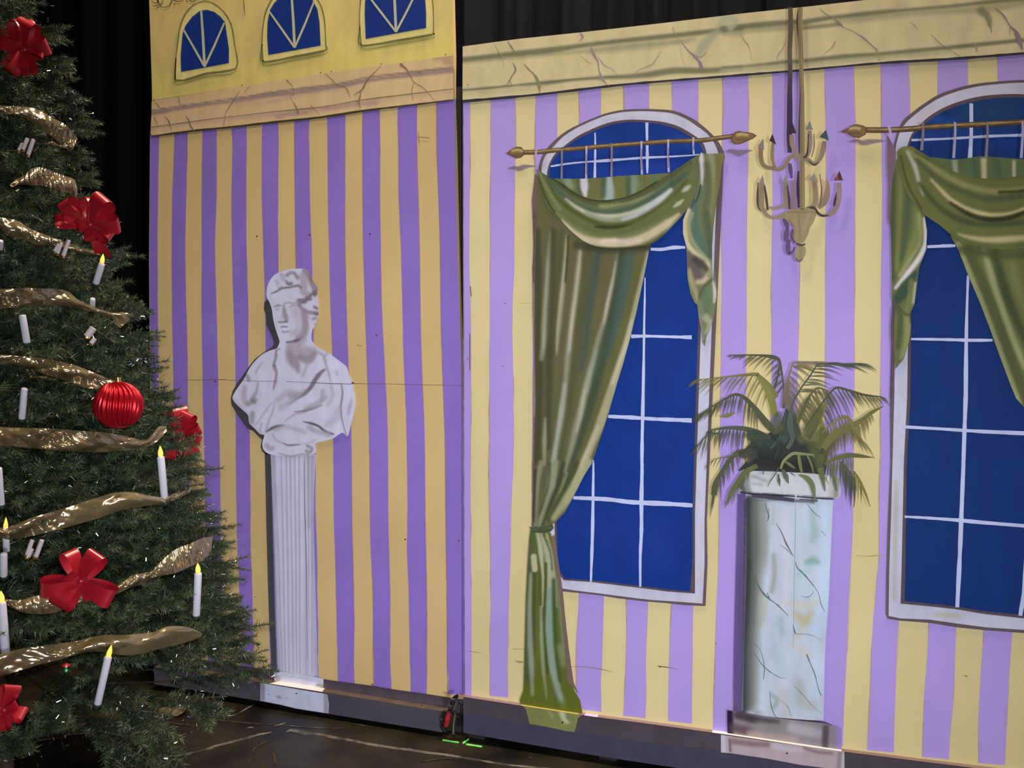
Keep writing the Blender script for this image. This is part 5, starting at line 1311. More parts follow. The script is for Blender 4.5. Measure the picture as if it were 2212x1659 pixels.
frond('930,620 935,500 920,350 890,180 840,140 720,122 600,118 440,118', (7, 5, 4, 5, 9, 4, 3, 1), gB, 15, (52, 70, 34, 40, 46, 26, 14), (110, 118, 138, 140, 145, 160), start=.25, lw=4.5)
frond('900,200 870,330 840,440', (2, 4, 1), gB, 7, (26, 34, 20), (105, 110), lw=4, start=0)
frond('860,520 800,420 700,320 660,300 450,318 300,335 120,350', (12, 12, 8, 5, 3, 2.4, 1), gC, 16, (40, 70, 60, 44, 50, 30), (110, 112, 122, 132, 145, 150), start=.15, lw=4.2)
p.rib(smooth(T('PL', '850,700 820,560 770,440 680,320'), 6), (14, 16, 12, 4), (124, 124, 66), up=4)
frond('860,860 750,740 640,600 560,520 480,490 380,530 280,590 180,650 110,690', (12, 16, 14, 10, 7, 5, 4, 3, 1.5), gB, 24, (20, 50, 52, 44, 36, 24), (75, 88, 98, 112, 128), start=.3, lw=4.4)
p.rib(smooth(T('PL', '330,700 400,690 470,660'), 5), (2, 9, 2), gC, up=5)
frond('800,900 700,860 600,820 480,805 360,808 225,830', (10, 14, 10, 8, 5, 1.5), gD, 14, (20, 40, 52, 44, 20), (80, 92, 100, 118), start=.25, lw=6)
frond('330,850 230,870 180,900 110,980', (4, 3, 3, 1), gB, 7, (44, 50, 30), (92, 110, 130), start=0, lw=4)
frond('640,1020 500,1040 420,1110 340,1230 280,1340 270,1440', (12, 11, 9, 9, 10, 12), gB, 16, (20, 30, 40, 50, 44), (80, 85, 92, 98), start=.15, lw=4.6)
frond('500,1050 380,1080 270,1105 210,1150', (3, 2.4, 1.6, .8), gA, 7, (20, 26, 16), (112, 122), lw=2, start=.3)
frond('680,1160 560,1230 480,1340 420,1430 400,1480', (10, 12, 10, 10, 3), gA, 9, (20, 40, 24), (95, 105), lw=5, start=.2)
frond('1000,640 960,520 960,400 1000,240 1030,190 1130,185 1250,182', (14, 14, 12, 5, 4, 4, 1), (124, 112, 96), 12, (60, 74, 50, 44, 40), (70, 60, 30, 12), start=.2, lw=6)
p.rib(smooth(T('PL', '1050,215 1150,240 1230,290'), 5), (5, 6, 1), gC, up=4)
frond('990,700 1020,560 1100,420 1180,310 1240,220 1290,200 1420,205 1660,195', (5, 4, 3.6, 3.6, 3, 3, 3.4, 1), gD, 20, (20, 44, 60, 66, 60, 44), (8, 6, 5, 8, 16), start=.25, lw=3.8, curve=.3)
frond('1060,760 1110,640 1170,510 1230,440 1280,430 1360,460', (8, 8, 7, 5, 4, 2), gA, 12, (30, 46, 50, 36), (60, 62, 68), start=.15, lw=6)
frond('1120,830 1200,700 1300,560 1380,460 1440,425 1560,455 1700,495 1860,512', (3, 4, 4, 4, 5, 5, 5, 1.5), gB, 22, (36, 60, 72, 56, 44, 26), (72, 66, 60, 52, 40), start=.2, lw=4.2)
p.rib(smooth(T('PL', '1150,900 1220,760 1290,640 1340,560'), 6), (14, 22, 18, 6), (112, 110, 68), up=3)
p.rib(smooth(T('PL', '1250,1000 1300,900 1290,780 1270,680'), 6), (14, 16, 12, 4), (118, 116, 62), up=3)
frond('1300,1000 1380,900 1480,830 1570,790 1680,720 1760,660 1870,600', (14, 18, 18, 14, 9, 8, 2), (106, 106, 58), 22, (40, 54, 50, 48, 20, 8), (100, 92, 84, 70, 55), start=.1, end=.8, lw=5)
frond('1290,860 1350,790 1440,730 1520,700 1570,760 1590,850', (3, 4, 4, 7, 8, 3), gC, 14, (50, 56, 50, 40), (84, 80, 70, 60), start=.1, lw=5)
frond('1580,800 1640,880 1700,960', (6, 5, 1), gC, 6, (30, 34), (62, 56), lw=4, start=0)
frond('1320,1150 1400,1100 1500,1072 1600,1065 1780,1085', (8, 9, 10, 8, 1), gA, 12, (40, 58, 60, 30), (96, 90, 84), start=.1, end=.6, lw=3.6)
frond('1470,1120 1530,1190 1590,1290 1620,1400', (3, 3, 3, 1), gB, 10, (50, 66, 50), (92, 88), start=0, lw=4.4, end=.7)
frond('1590,1210 1640,1290 1700,1420 1745,1550', (3, 6, 5, 1), gC, 4, (40, 50), (92, 85), lw=2.6, start=.1, end=.4)
p.rib(smooth(T('PL', '1595,1220 1600,1400 1590,1560'), 5), (2, 4, 1), gB, up=4)
frond('900,1190 930,1120 1010,1050 1100,1050 1210,1060', (5, 7, 7, 6, 4), (124, 132, 90), 2, (10, 10), (90, 80), up=6)
for s, w, c in (('1070,1060 1080,1130 1100,1230', (6, 8, 5), (112, 122, 78)), ('1150,1060 1190,1150 1210,1230', (4, 5, 3), (112, 122, 78)), ('940,1120 1000,1160 1040,1190', (4, 7, 2), (104, 114, 76)), ('960,1000 1000,940 1030,860', (8, 10, 6), (78, 94, 82)),
                ('880,1180 850,1240 790,1330 780,1365', (3, 2.4, 3, 1), (88, 90, 72)), ('880,1240 885,1300 895,1360', (3, 7, 1), (84, 86, 66)), ('920,1200 950,1260 975,1330', (6, 12, 2), (92, 92, 80)), ('1000,1230 1040,1260', (3, 1), (90, 92, 70)),
                ('1080,1250 1150,1280 1200,1350 1220,1480 1200,1520', (4, 12, 12, 6, 2), (108, 118, 74)), ('1270,1180 1290,1250 1320,1400', (14, 10, 3), (96, 104, 62)), ('1380,1150 1395,1250 1430,1400', (7, 8, 3), (96, 102, 70)), ('1310,1250 1360,1340', (4, 1), (120, 124, 96)),
                ('740,1215 735,1245', (3, 1), (60, 64, 60)), ('800,1000 860,940 900,880', (4, 8, 4), (66, 82, 78)), ('850,880 880,980 840,1100', (5, 8, 4), (54, 60, 56)), ('1000,620 990,760 1010,900', (8, 14, 10), (84, 98, 86))):
    p.rib(smooth(T('PL', s), 6), w, c, up=7, a0=.95, a1=.8)
for s, w, c, al in (('1000,900 1010,760 980,640', (40, 30, 10), (70, 84, 72), .75), ('900,860 860,760 900,640', (30, 24, 8), (88, 96, 70), .7), ('1100,960 1160,840 1230,700 1290,600', (30, 30, 26, 10), (104, 106, 68), .65), ('1200,1000 1260,900 1330,800', (36, 34, 16), (98, 102, 62), .7),
                    ('760,960 680,900 560,850', (36, 30, 12), (60, 74, 62), .8), ('700,1040 600,1050 500,1060', (26, 24, 12), (66, 72, 60), .8), ('1060,720 1120,600 1180,500', (18, 18, 8), (96, 104, 72), .6), ('960,620 975,480 1000,340', (24, 26, 12), (132, 120, 112), .5),
                    ('1340,1080 1360,980 1400,900', (26, 24, 12), (100, 98, 66), .6), ('1260,1150 1290,1040', (22, 20), (90, 96, 56), .8)):
    p.soft(smooth(T('PL', s), 6), w, c, al, up=2)
p.done('palm with long drooping fronds on top of the column')

# ---- foot board of the right flat
M_BOARD = flatmat('charcoal_board_paint', (70, 62, 70), ER, (76, 68, 78), 9, rough=.6, spec=.3)
BT = T('N', '1001,1506 1125,1525 1248,1544 1287,1550 1391,1563 1538,1583 1818,1624 2024,1650 2212,1673 2480,1703')
BB = T('N', '2480,1812 2212,1768 1818,1716 1450,1657 1300,1634.5 1150,1609 1001,1583')
v, f = prism(np.vstack([BT, BB]), YR - 0.02, YR)
link('foot_board', mesh('foot_board', v, f), fl_r, M_BOARD)
p = Paint('lower_board_band', fl_r, YR - 0.02, ER, 1)
p.fill(np.vstack([T('N', '1001.5,1541 1077,1551 1146,1566 1241,1581 1265,1583 1352,1598.6 1556,1622 1700,1645 1900,1672 2212,1712 2480,1745'), BB + (0, -.6)]), (64, 62, 82), [S('N', '1250,1603 1340,1615', 6, (74, 70, 90), .6, 3)], g=14)
p.done('blue-grey lower half of the foot board')
p = Paint('painted_curtain_hem', fl_r, YR - 0.02, ER, 3)
p.fill(T('R4', '1318,553 1500,585 1700,615 1985,657 1940,690 1925,760 1902,852 1800,838 1620,798 1500,775 1400,760 1385,740 1372,680 1350,600'), (122, 126, 74), [S('R4', '1450,620 1600,680', 20, (116, 122, 66), .7, 8), S('R4', '1620,620 1650,680', 4, (150, 156, 120), .7, 3), S('R4', '1760,630 1780,700 1820,740', (14, 10, 8), (186, 188, 160), .9, 3), S('R4', '1780,760 1850,740', 5, (150, 152, 110), .7, 3)], g=4)
p.rib(T('R4', '1758,738 1775,745'), 4, (30, 28, 30))
p.done('olive green hem of the curtain')
p = Paint('painted_column_plinth', fl_r, YR - 0.02, ER, 3)
p.fill(T('R6', '428,292 500,302 700,330 900,355 1155,392 1156,492 1140,500 900,470 700,432 480,400 428,396'), (178, 160, 166),
       [S('R6', '440,300 445,395', 9, (184, 186, 200), .95, 2.5), S('R6', '480,320 485,390', 5, (96, 84, 92), .9, 2), S('R6', '500,330 600,345 700,350', 12, (132, 104, 108), .85, 5), S('R6', '560,380 700,400 850,430', 12, (178, 160, 168), .8, 6), S('R6', '740,360 900,385', 12, (188, 180, 190), .9, 5), S('R6', '920,370 1000,395 1080,400', 6, (134, 106, 112), .8, 3), S('R6', '1000,440 1100,470', 10, (176, 162, 168), .8, 5),
        S('R6', '1130,400 1120,490', 9, (140, 130, 136), .9, 3), S('R6', '1148,410 1146,490', 4, (190, 188, 196), .9, 2)], g=3.5)
p.rib(T('R6', '812,400 822,402'), 3, (34, 30, 40))
p.done('pinkish marbled plinth of the column')
# paint carried on the narrow ledge on top of the board
zt = 0.0012


def ledge(P2, col, name, lab=None):
    a = on_y(T('N', P2), YR - 0.0205)
    V = []
    for q in a:
        V.append((q[0], YR - 0.0205, q[2] + zt))
    for q in a:
        V.append((q[0], YR - 0.0008, q[2] + zt))
    n = len(a)
    m = mat(name + '_paint', tuple(np.clip(lin(col) / 0.8, 0, .92)), 0.5)
    o = link(name, mesh(name, V, [(i, i + 1, n + i + 1, n + i) for i in range(n - 1)]), fl_r, m)
    if lab:
        o['label'] = lab


ledge('1001,1506 1125,1525', (128, 104, 110), 'ledge_paint')  # brown runs: warm overhead light put into the grey ledge's colour
ledge('1125,1525 1248,1544', (180, 158, 88), 'ledge_paint', 'yellow-olive ledge paint')
ledge('1248,1544 1262,1546', (128, 104, 110), 'ledge_paint')
ledge('1262,1546 1290,1550', (190, 176, 214), 'ledge_paint', 'lilac ledge paint')
ledge('1290,1550 1391,1563 1538,1583', (128, 104, 104), 'ledge_paint')
ledge('1538,1583 1580,1589 1818,1624', (214, 208, 200), 'ledge_paint', 'white ledge paint')
ledge('1818,1624 2024,1650 2212,1673 2480,1703', (112, 92, 86), 'ledge_paint')
xr0 = float(on_y(T('N', '1003,700'), YR)[0][0])
xr1 = float(on_y(T('N', '2460,700'), YR)[0][0])
for k in range(5):
    x = xr0 + .04 + (xr1 - xr0 - .08) * k / 4
    v, f = box(x - .03, x + .03, YR + .019, YR + .10, 0, 2.4)
    link('back_stile', mesh('back_stile', v, f), fl_r, M_TIMBER)
for o in COL.objects:
    if o.type == 'MESH' and o.parent in (fl_l, fl_r):
        pass

# ------------------------------------------------------------------ CHRISTMAS TREE
def at(p, depth):
    return C3 + ray(np.asarray(p, float)) * np.asarray(depth)[..., None] if np.ndim(depth) else C3 + ray(np.asarray(p, float)) * depth


TD = 2.5
AX = at((-8, 750), TD)
TX, TY = float(AX[0]), float(AX[1])
ZT = float(at((-8, -75), TD)[2])
KR = 0.372


def rad(z):
    return KR * (ZT - z) + 0.004


def surf(P, off=0.0):
    """where the sight line through p first meets the cone of the foliage, pushed out by off"""
    P = np.atleast_2d(np.asarray(P, float))
    D = ray(P)
    out = []
    for d in D:
        lo, best, bv = None, None, 1e9
        for s in np.arange(1.2, 3.3, 0.01):
            q = C3 + d * s
            r = math.hypot(q[0] - TX, q[1] - TY)
            v = r - (rad(q[2]) + off)
            if v <= 0:
                best = s
                break
            if v < bv:
                bv, lo = v, s
        s = best if best is not None else lo
        out.append(C3 + d * s)
    return np.array(out)


def norm_at(q):
    n = np.array((q[0] - TX, q[1] - TY, 0.0))
    n /= max(np.linalg.norm(n), 1e-6)
    n[2] = KR
    return n / np.linalg.norm(n)


M_NEEDLE = mat('green_pvc_needles', (0.02, 0.05, 0.02), 0.42, 0, 0.5)
noise_mix(M_NEEDLE, (0.009, 0.024, 0.014), (0.046, 0.066, 0.026), 7, 5, lo=0.35, hi=0.7)
M_NTIP = mat('light_green_tip_needles', (0.05, 0.09, 0.045), 0.45, 0, 0.5)
noise_mix(M_NTIP, (0.03, 0.058, 0.03), (0.075, 0.098, 0.042), 9, 5)
M_WOOD = mat('brown_branch_wire', (0.05, 0.03, 0.015), 0.8)
M_GLINT = mat('clear_tinsel', (0.78, 0.95, 0.93), 0.3, 1.0)
M_GLINT2 = mat('gold_tinsel', (0.98, 0.85, 0.45), 0.3, 1.0)

rt = np.random.default_rng(21)


def twig_proto(seed, L=0.13, n=92, nl=0.0205):
    """one bottle-brush twig along +X: wire and a coat of needles"""
    r = np.random.default_rng(seed)
    V, Fc, mi = [], [], []
    a = np.arange(3) * 2 * math.pi / 3
    for x, q in ((0, .0022), (L, .0012)):
        V += [(x, q * math.cos(t), q * math.sin(t)) for t in a]
    for k in range(3):
        Fc.append((k, (k + 1) % 3, 3 + k))
        Fc.append(((k + 1) % 3, 3 + (k + 1) % 3, 3 + k))
        mi += [1, 1]
    for i in range(n):
        x = L * (i + r.uniform()) / n
        ph = i * 2.4 + r.uniform(-.5, .5)
        e = math.radians(r.uniform(46, 78)) * (1 - 0.45 * max(0, x / L - .85) / .15)
        ln = nl * r.uniform(.75, 1.15)
        d = np.array((math.cos(e), math.sin(e) * math.cos(ph), math.sin(e) * math.sin(ph)))
        s = np.cross(d, (1, 0.3, 0.2))
        s /= np.linalg.norm(s)
        s = s * math.cos(ph * 3) + np.cross(d, s) * math.sin(ph * 3)
        b = np.array((x, 0, 0))
        w = 0.0014
        k0 = len(V)
        V += [tuple(b - s * w), tuple(b + s * w), tuple(b + d * ln)]
        Fc.append((k0, k0 + 1, k0 + 2))
        mi.append(0 if x < L * .72 else 2)
    return np.array(V), np.array(Fc), np.array(mi)


PROT = [twig_proto(s, L, n) for s, L, n in ((1, .11, 118), (2, .095, 104), (3, .125, 132), (4, .08, 88))]


def frame_for(d, roll):
    d = d / np.linalg.norm(d)
    a = np.cross(d, (0, 0, 1))
    if np.linalg.norm(a) < 1e-3:
        a = np.array((1.0, 0, 0))
    a /= np.linalg.norm(a)
    b = np.cross(d, a)
    return np.stack([d, a * math.cos(roll) + b * math.sin(roll), b * math.cos(roll) - a * math.sin(roll)])


class Foliage:
    def __init__(self):
        self.V, self.F, self.M, self.n = [], [], [], 0

    def twig(self, p, d, scale=1.0, k=None):
        V, Fc, mi = PROT[rt.integers(4) if k is None else k]
        R = frame_for(np.asarray(d, float), rt.uniform(0, 6.28))
        self.V.append((V * scale) @ R + p)
        self.F.append(Fc + self.n)
        self.M.append(mi)
        self.n += len(V)

    def wire(self, P, r0, r1):
        P = np.asarray(P, float)
        m = 4
        ring = []
        for i, q in enumerate(P):
            d = P[min(i + 1, len(P) - 1)] - P[max(i - 1, 0)]
            R = frame_for(d, 0)
            rr = r0 + (r1 - r0) * i / (len(P) - 1)
            for a in range(m):
                t = a * 2 * math.pi / m
                ring.append(q + R[1] * rr * math.cos(t) + R[2] * rr * math.sin(t))
        F = []
        for i in range(len(P) - 1):
            for a in range(m):
                b = (a + 1) % m
                F.append((i * m + a, i * m + b, (i + 1) * m + a))
                F.append((i * m + b, (i + 1) * m + b, (i + 1) * m + a))
        self.V.append(np.array(ring))
        self.F.append(np.array(F) + self.n)
        self.M.append(np.ones(len(F), int))
        self.n += len(ring)

    def build(self, name, parent):
        V = np.vstack(self.V)
        me = fast_mesh(name, V, np.vstack(self.F))
        o = link(name, me, parent, [M_NEEDLE, M_WOOD, M_NTIP])
        me.polygons.foreach_set('material_index', np.concatenate(self.M).astype(np.int32))
        return o


tree = thing('christmas_tree', (TX, TY, 0), 'tall dark green artificial Christmas tree trimmed with gold ribbon and red bows', 'Christmas tree')
glint_at = []


def branch(fo, az, z, r, droop, tilt=0.18, dens=1.0):
    """one hinged branch: arm from the pole, side twigs, a bushy tip"""
    u = np.array((math.cos(az), math.sin(az), 0.0))
    side = np.array((-u[1], u[0], 0.0))
    n = 7
    P = []
    r0 = 0.02
    for i in range(n):
        t = i / (n - 1)
        P.append(np.array((TX, TY, z - r * tilt * 0.5)) + u * (r0 + (r - 0.10 - r0) * t) + np.array((0, 0, r * tilt * t - droop * t * t)) + side * 0.02 * math.sin(t * 3 + az * 5))
    P = np.array(P)
    fo.wire(P, 0.004, 0.002)
    m = max(4, int(r / 0.029 * dens))
    for i in range(m):
        t = 0.28 + 0.72 * (i + 0.5) / m
        q = np.array([np.interp(t, np.linspace(0, 1, n), P[:, k]) for k in range(3)])
        for sg in (-1, 1):
            a = math.radians(rt.uniform(34, 66))
            d = u * math.cos(a) + side * sg * math.sin(a) + np.array((0, 0, rt.uniform(-.25, .45) - droop * 1.4 * t))
            fo.twig(q, d, rt.uniform(.8, 1.15))
        if t > .5 and rt.uniform() < .7:
            d = u * .7 + np.array((0, 0, rt.uniform(.35, .8))) + side * rt.uniform(-.5, .5)
            fo.twig(q, d, rt.uniform(.7, 1.0))
    tip = P[-1]
    dd = P[-1] - P[-2]
    dd /= np.linalg.norm(dd)
    fo.twig(tip - dd * .02, dd, rt.uniform(.95, 1.15), 2)
    for sg in (-1, 1):
        fo.twig(tip - dd * .03, dd + side * sg * rt.uniform(.35, .6) + np.array((0, 0, rt.uniform(-.1, .3))), rt.uniform(.75, 1.0))
    if rt.uniform() < .6:
        fo.twig(tip - dd * .04, dd + np.array((0, 0, .5)), .8)
    return P


brs = []
z = 0.44
lev = 0
while z < ZT - 0.07:
    R = rad(z)
    nb = int(7 + R * 21)
    for k in range(nb):
        az = 2 * math.pi * (k + 0.5 * (lev % 2)) / nb + rt.uniform(-.12, .12)
        da0 = (az - math.atan2(-TY, -TX) + math.pi) % (2 * math.pi) - math.pi
        if z < 0.70 - 0.2 * min(1, abs(da0) / 1.3):
            continue
        brs.append((az, z + rt.uniform(-.02, .02), max(.1, R * rt.uniform(.90, 1.035)), rt.uniform(.0, .045) + max(0, .05 - .1 * (z - .4))))
    z += 0.072 - 0.012 * (z / ZT)
    lev += 1
cam_az = math.atan2(0 - TY, 0 - TX)
mass = Foliage()
cnt = 0
scored = []
for b in brs:
    az, z, r, dr = b
    da = (az - cam_az + math.pi) % (2 * math.pi) - math.pi
    tip = np.array((TX + math.cos(az) * r, TY + math.sin(az) * r, z))
    d = tip - C3
    dep = d @ F3
    x = W / 2 + F * (d @ R3) / dep
    y = H / 2 - F * (d @ U3) / dep
    vis = (-20 < x < 640) and (-20 < y < 1700) and (-0.5 < da < 1.9)
    scored.append((vis, r * (1.5 if 0.2 < da < 1.8 else 1), b))
order = sorted(range(len(brs)), key=lambda i: -(scored[i][0] * 10 + scored[i][1]))
own = set(order[:92])
for i, (vis, sc_, b) in enumerate(scored):
    az, z, r, dr = b
    da = (az - cam_az + math.pi) % (2 * math.pi) - math.pi
    dens = 1.0 if -1.2 < da < 2.1 else 0.55
    if i in own:
        fo = Foliage()
        P = branch(fo, az, z, r, dr, dens=dens)
        fo.build('branch', tree)
    else:
        P = branch(mass, az, z, r, dr, dens=dens)
    glint_at.append(P)
# low boughs that hang towards the floor, and a few that stick out of the outline
for tip, base_z, in (((262, 1640), .52), ((345, 1610), .55), ((300, 1560), .55), ((440, 1530), .5), ((115, 1545), .48), ((30, 1600), .45)):
    q = surf([tip], -0.02)[0]
    az = math.atan2(q[1] - TY, q[0] - TX)
    r = min(math.hypot(q[0] - TX, q[1] - TY), .8)
    fo = Foliage()
    u = np.array((math.cos(az), math.sin(az), 0))
    side = np.array((-u[1], u[0], 0))
    A = np.array((TX, TY, base_z))
    P = smooth(np.array([A + u * .05, A + u * r * .5 + (0, 0, -.02), A + u * r * .88 + (0, 0, (q[2] - base_z) * .4), q]), 5)
    fo.wire(P, .004, .0015)
    m = 15
    for i in range(m):
        t = .3 + .7 * i / (m - 1)
        j = int(t * (len(P) - 1))
        d = P[min(j + 1, len(P) - 1)] - P[max(j - 1, 0)]
        d /= np.linalg.norm(d)
        for sg in (-1, 1):
            fo.twig(P[j], d + side * sg * rt.uniform(.2, .75), rt.uniform(.7, 1.0))
    fo.twig(P[-1] - d * .05, d, 1.0)
    fo.build('branch', tree)
    glint_at.append(P)
for tip, w in (((585, 1447), .0), ((440, 1015), 0), ((445, 1062), 0), ((490, 1140), 0), ((505, 1215), 0), ((328, 722), 0), ((296, 655), 0), ((176, 262), 0), ((118, 178), 0), ((120, 130), 0), ((535, 1330), 0), ((178, 376), 0), ((255, 545), 0), ((380, 880), 0), ((95, 62), 0), ((560, 1420), 0), ((540, 1390), 0), ((478, 1110), 0), ((498, 1175), 0), ((505, 1250), 0), ((522, 1295), 0), ((500, 1350), 0), ((470, 1170), 0), ((480, 1290), 0), ((330, 800), 0), ((310, 760), 0), ((365, 850), 0), ((420, 985), 0), ((150, 215), 0), ((165, 330), 0), ((215, 470), 0)):
    q = at(tip, TD + .05)
    q = np.array(q)
    az = math.atan2(q[1] - TY, q[0] - TX)
    u = np.array((math.cos(az), math.sin(az), 0))
    side = np.array((-u[1], u[0], 0))
    fo = mass
    r = math.hypot(q[0] - TX, q[1] - TY)
    A = np.array((TX, TY, q[2] - .04))
    P = smooth(np.array([A + u * r * .3, A + u * r * .7 + (0, 0, .01), q - u * .02]), 5)
    fo.wire(P, .003, .0015)
    for i in range(12):
        t = .45 + .53 * i / 11
        j = int(t * (len(P) - 1))
        for sg in (-1, 1):
            fo.twig(P[j], u + side * sg * rt.uniform(.3, .9) + (0, 0, rt.uniform(-.3, .3)), rt.uniform(.6, .85))
    fo.twig(P[-1] - u * .06, u, .75)
    glint_at.append(P)
# bushy crown at the very top
for i in range(26):
    a = rt.uniform(0, 6.28)
    zz = ZT - rt.uniform(.02, .2)
    mass.twig(np.array((TX, TY, zz)), np.array((math.cos(a), math.sin(a), rt.uniform(.2, 1.4))), rt.uniform(.8, 1.0))
mo = mass.build('foliage', tree)
mo['kind'] = 'stuff'
pv, pf = [], []
nn_ = 20
for z_, r_ in ((0.02, .022), (ZT - .1, .014)):
    pv += [(TX + r_ * math.cos(t), TY + r_ * math.sin(t), z_) for t in np.linspace(0, 2 * math.pi, nn_, endpoint=False)]
pf = [(i, (i + 1) % nn_, nn_ + (i + 1) % nn_, nn_ + i) for i in range(nn_)]
link('trunk', mesh('trunk', pv, pf + [tuple(range(nn_, 2 * nn_))]), tree, M_WOOD)
M_STAND = mat('black_stand_metal', (0.01, 0.01, 0.012), 0.5, 0.5)
for k in range(4):
    a = k * math.pi / 2 + .4
    V, Fb = box(0, .36, -.012, .012, 0.0, .03)
    V[:, 2] += np.where(V[:, 0] < .1, .06, 0)
    V = np.c_[V[:, 0] * math.cos(a) - V[:, 1] * math.sin(a) + TX, V[:, 0] * math.sin(a) + V[:, 1] * math.cos(a) + TY, V[:, 2]]
    link('stand_foot', mesh('stand_foot', V, Fb), tree, M_STAND)

# tinsel strands caught in the needles
TV, TF, TM = [], [], []
k0 = 0
allb = np.vstack([P[-4:] for P in glint_at])
for i in range(30000):
    b = allb[rt.integers(len(allb))] + rt.normal(0, .026, 3)
    if (b[0] - TX) * math.cos(cam_az) + (b[1] - TY) * math.sin(cam_az) < -.35:
        continue
    d = rt.normal(0, 1, 3)
    d /= np.linalg.norm(d)
    s = np.cross(d, rt.normal(0, 1, 3))
    s /= np.linalg.norm(s)
    ln, w = rt.uniform(.005, .011), rt.uniform(.0006, .0011)
    TV += [b - s * w, b + s * w, b + s * w + d * ln, b - s * w + d * ln]
    TF.append((k0, k0 + 1, k0 + 2, k0 + 3))
    TM.append(0 if rt.uniform() < (.35 if b[2] > 1.6 else .85) else 1)  # more gold strands higher up: warm overhead light put into the tinsel colour
    k0 += 4
me = fast_mesh('tinsel', np.array(TV), np.array(TF))
o = link('tinsel', me, tree, [M_GLINT, M_GLINT2])
me.polygons.foreach_set('material_index', np.array(TM, np.int32))
o['kind'] = 'stuff'

# ------------------------------------------------------------------ gold ribbon swags
M_GOLD = mat('sheer_gold_foil', (0.30, 0.23, 0.115), 0.2, 0.5, 1.0, Coat_Weight=1.0, Coat_Roughness=0.12, Coat_IOR=2.2)
add_bump(M_GOLD, 5, 0.3, 0.035, 1.2)
nt = M_GOLD.node_tree
tr = nt.nodes.new('ShaderNodeBsdfTransparent')
tr.inputs[0].default_value = (0.75, 0.6, 0.35, 1)
mxs = nt.nodes.new('ShaderNodeMixShader')
mxs.inputs[0].default_value = 0.76
out = nt.nodes['Material Output']
nt.links.new(tr.outputs[0], mxs.inputs[1])
nt.links.new(nt.nodes['Principled BSDF'].outputs[0], mxs.inputs[2])
nt.links.new(mxs.outputs[0], out.inputs[0])


def ribbon(top, bot, label, off=0.045, crinkle=0.006, seed=0, lift=None, name='gold_ribbon', group=None):
    """a strip of foil ribbon lying over the boughs between two traced edges"""
    r = np.random.default_rng(seed)
    if top[0, 0] < 0:                                   # carry the ribbon on round the far side of the tree
        ext = min(330.0, max(0.0, (top[0, 1] + 75) * 0.37 + top[0, 0] - 20))
        if ext > 20:
            add = np.array([(-ext, ext * 0.10), (-ext * 0.5, ext * 0.03)])
            top = np.vstack([top[0] + add, top])
            bot = np.vstack([bot[0] + add * (1, 0.9), bot])
    A, B = smooth(top, 10), smooth(bot, 10)
    n = 150
    ta = np.linspace(0, 1, n)

    def rs(P):
        L = np.r_[0, np.cumsum(np.linalg.norm(np.diff(P, axis=0), axis=1))]
        L /= L[-1]
        return np.c_[np.interp(ta, L, P[:, 0]), np.interp(ta, L, P[:, 1])]
    A, B = rs(A), rs(B)
    mid = surf((A + B) / 2, off)
    dep = (mid - C3) @ F3
    k = np.ones(7) / 7
    dep = np.convolve(np.pad(dep, 3, mode='edge'), k, 'valid')
    m = 13
    V = np.zeros((m, n, 3))
    ph = r.uniform(0, 6.28, 12)
    amp = crinkle * 2.1 * (0.35 + 0.65 * np.clip(np.sin(ta * 9 + ph[10]) + .4, 0, 1))
    for j in range(m):
        s = j / (m - 1)
        P = A * (1 - s) + B * s
        w = (np.abs(np.sin(ta * 19 + ph[0] + s * 2.4)) * .9 + np.abs(np.sin(ta * 41 + ph[1] - s * 5)) * .3 + np.sin(ta * 9 + s * 2 + ph[2]) * .8 + np.sin(s * 6 + ta * 14 + ph[4]) * .4) * amp
        bow = 0.012 * math.sin(s * math.pi)
        V[j] = C3 + ray(P) * (dep - w - bow + (0 if lift is None else np.interp(ta, np.linspace(0, 1, len(lift)), lift)))[:, None]
    V = V.reshape(-1, 3)
    Fq = [(j * n + i, (j + 1) * n + i, (j + 1) * n + i + 1, j * n + i + 1) for j in range(m - 1) for i in range(n - 1)]
    o = link(name, fast_mesh(name, V, np.array(Fq), True), None, M_GOLD)
    o['label'] = label
    o['category'] = 'ribbon'
    o['group'] = group or 'gold foil ribbon wound round the tree'
    return o


ribbon(T('T2', '-260,40 0,60 200,70 400,80 560,110 700,170 850,260 1000,330 1120,420 1200,510 1265,600'), T('T2', '-260,190 0,200 170,200 330,230 430,270 500,330 620,410 740,490 880,600 1000,700 1160,830'), 'highest gold ribbon swag, under the topmost red bow', seed=1)
ribbon(T('T2', '740,670 850,640 950,690 1100,700'), T('T2', '740,700 850,720 950,740 1100,770'), 'small gold ribbon fold tucked under the end of the highest swag', seed=2, off=.03)
ribbon(T('T2', '160,1330 280,1250 400,1190 480,1110 560,1075 680,1070 850,1130 1000,1190 1130,1230 1210,1270 1260,1400'), T('T2', '170,1400 300,1360 420,1350 520,1360 680,1365 850,1410 1000,1450 1130,1490 1180,1530 1230,1570 1255,1580'), 'short gold ribbon swag just above the bow against the black drape', seed=3)
ribbon(T('T3', '-250,440 0,480 180,510 300,550 400,620 520,680 680,740 850,800 1050,870 1200,930 1400,980 1510,1040'), T('T3', '-250,600 0,640 100,750 250,790 400,830 560,900 700,900 850,930 1050,975 1200,1030 1400,1050 1500,1062'), 'gold ribbon swag running under the bow against the black drape', seed=4, crinkle=.009)
ribbon(T('T4', '-250,160 0,155 180,150 400,140 600,150 800,155 960,200 1060,290 1200,360 1400,440 1560,475 1700,475 1850,520'), T('T4', '-250,410 0,420 200,410 450,395 700,385 900,390 1050,410 1200,450 1400,500 1520,550 1600,630 1650,690 1720,640'), 'wide bright gold ribbon swag with a loose folded end, mid tree', seed=5, crinkle=.011)
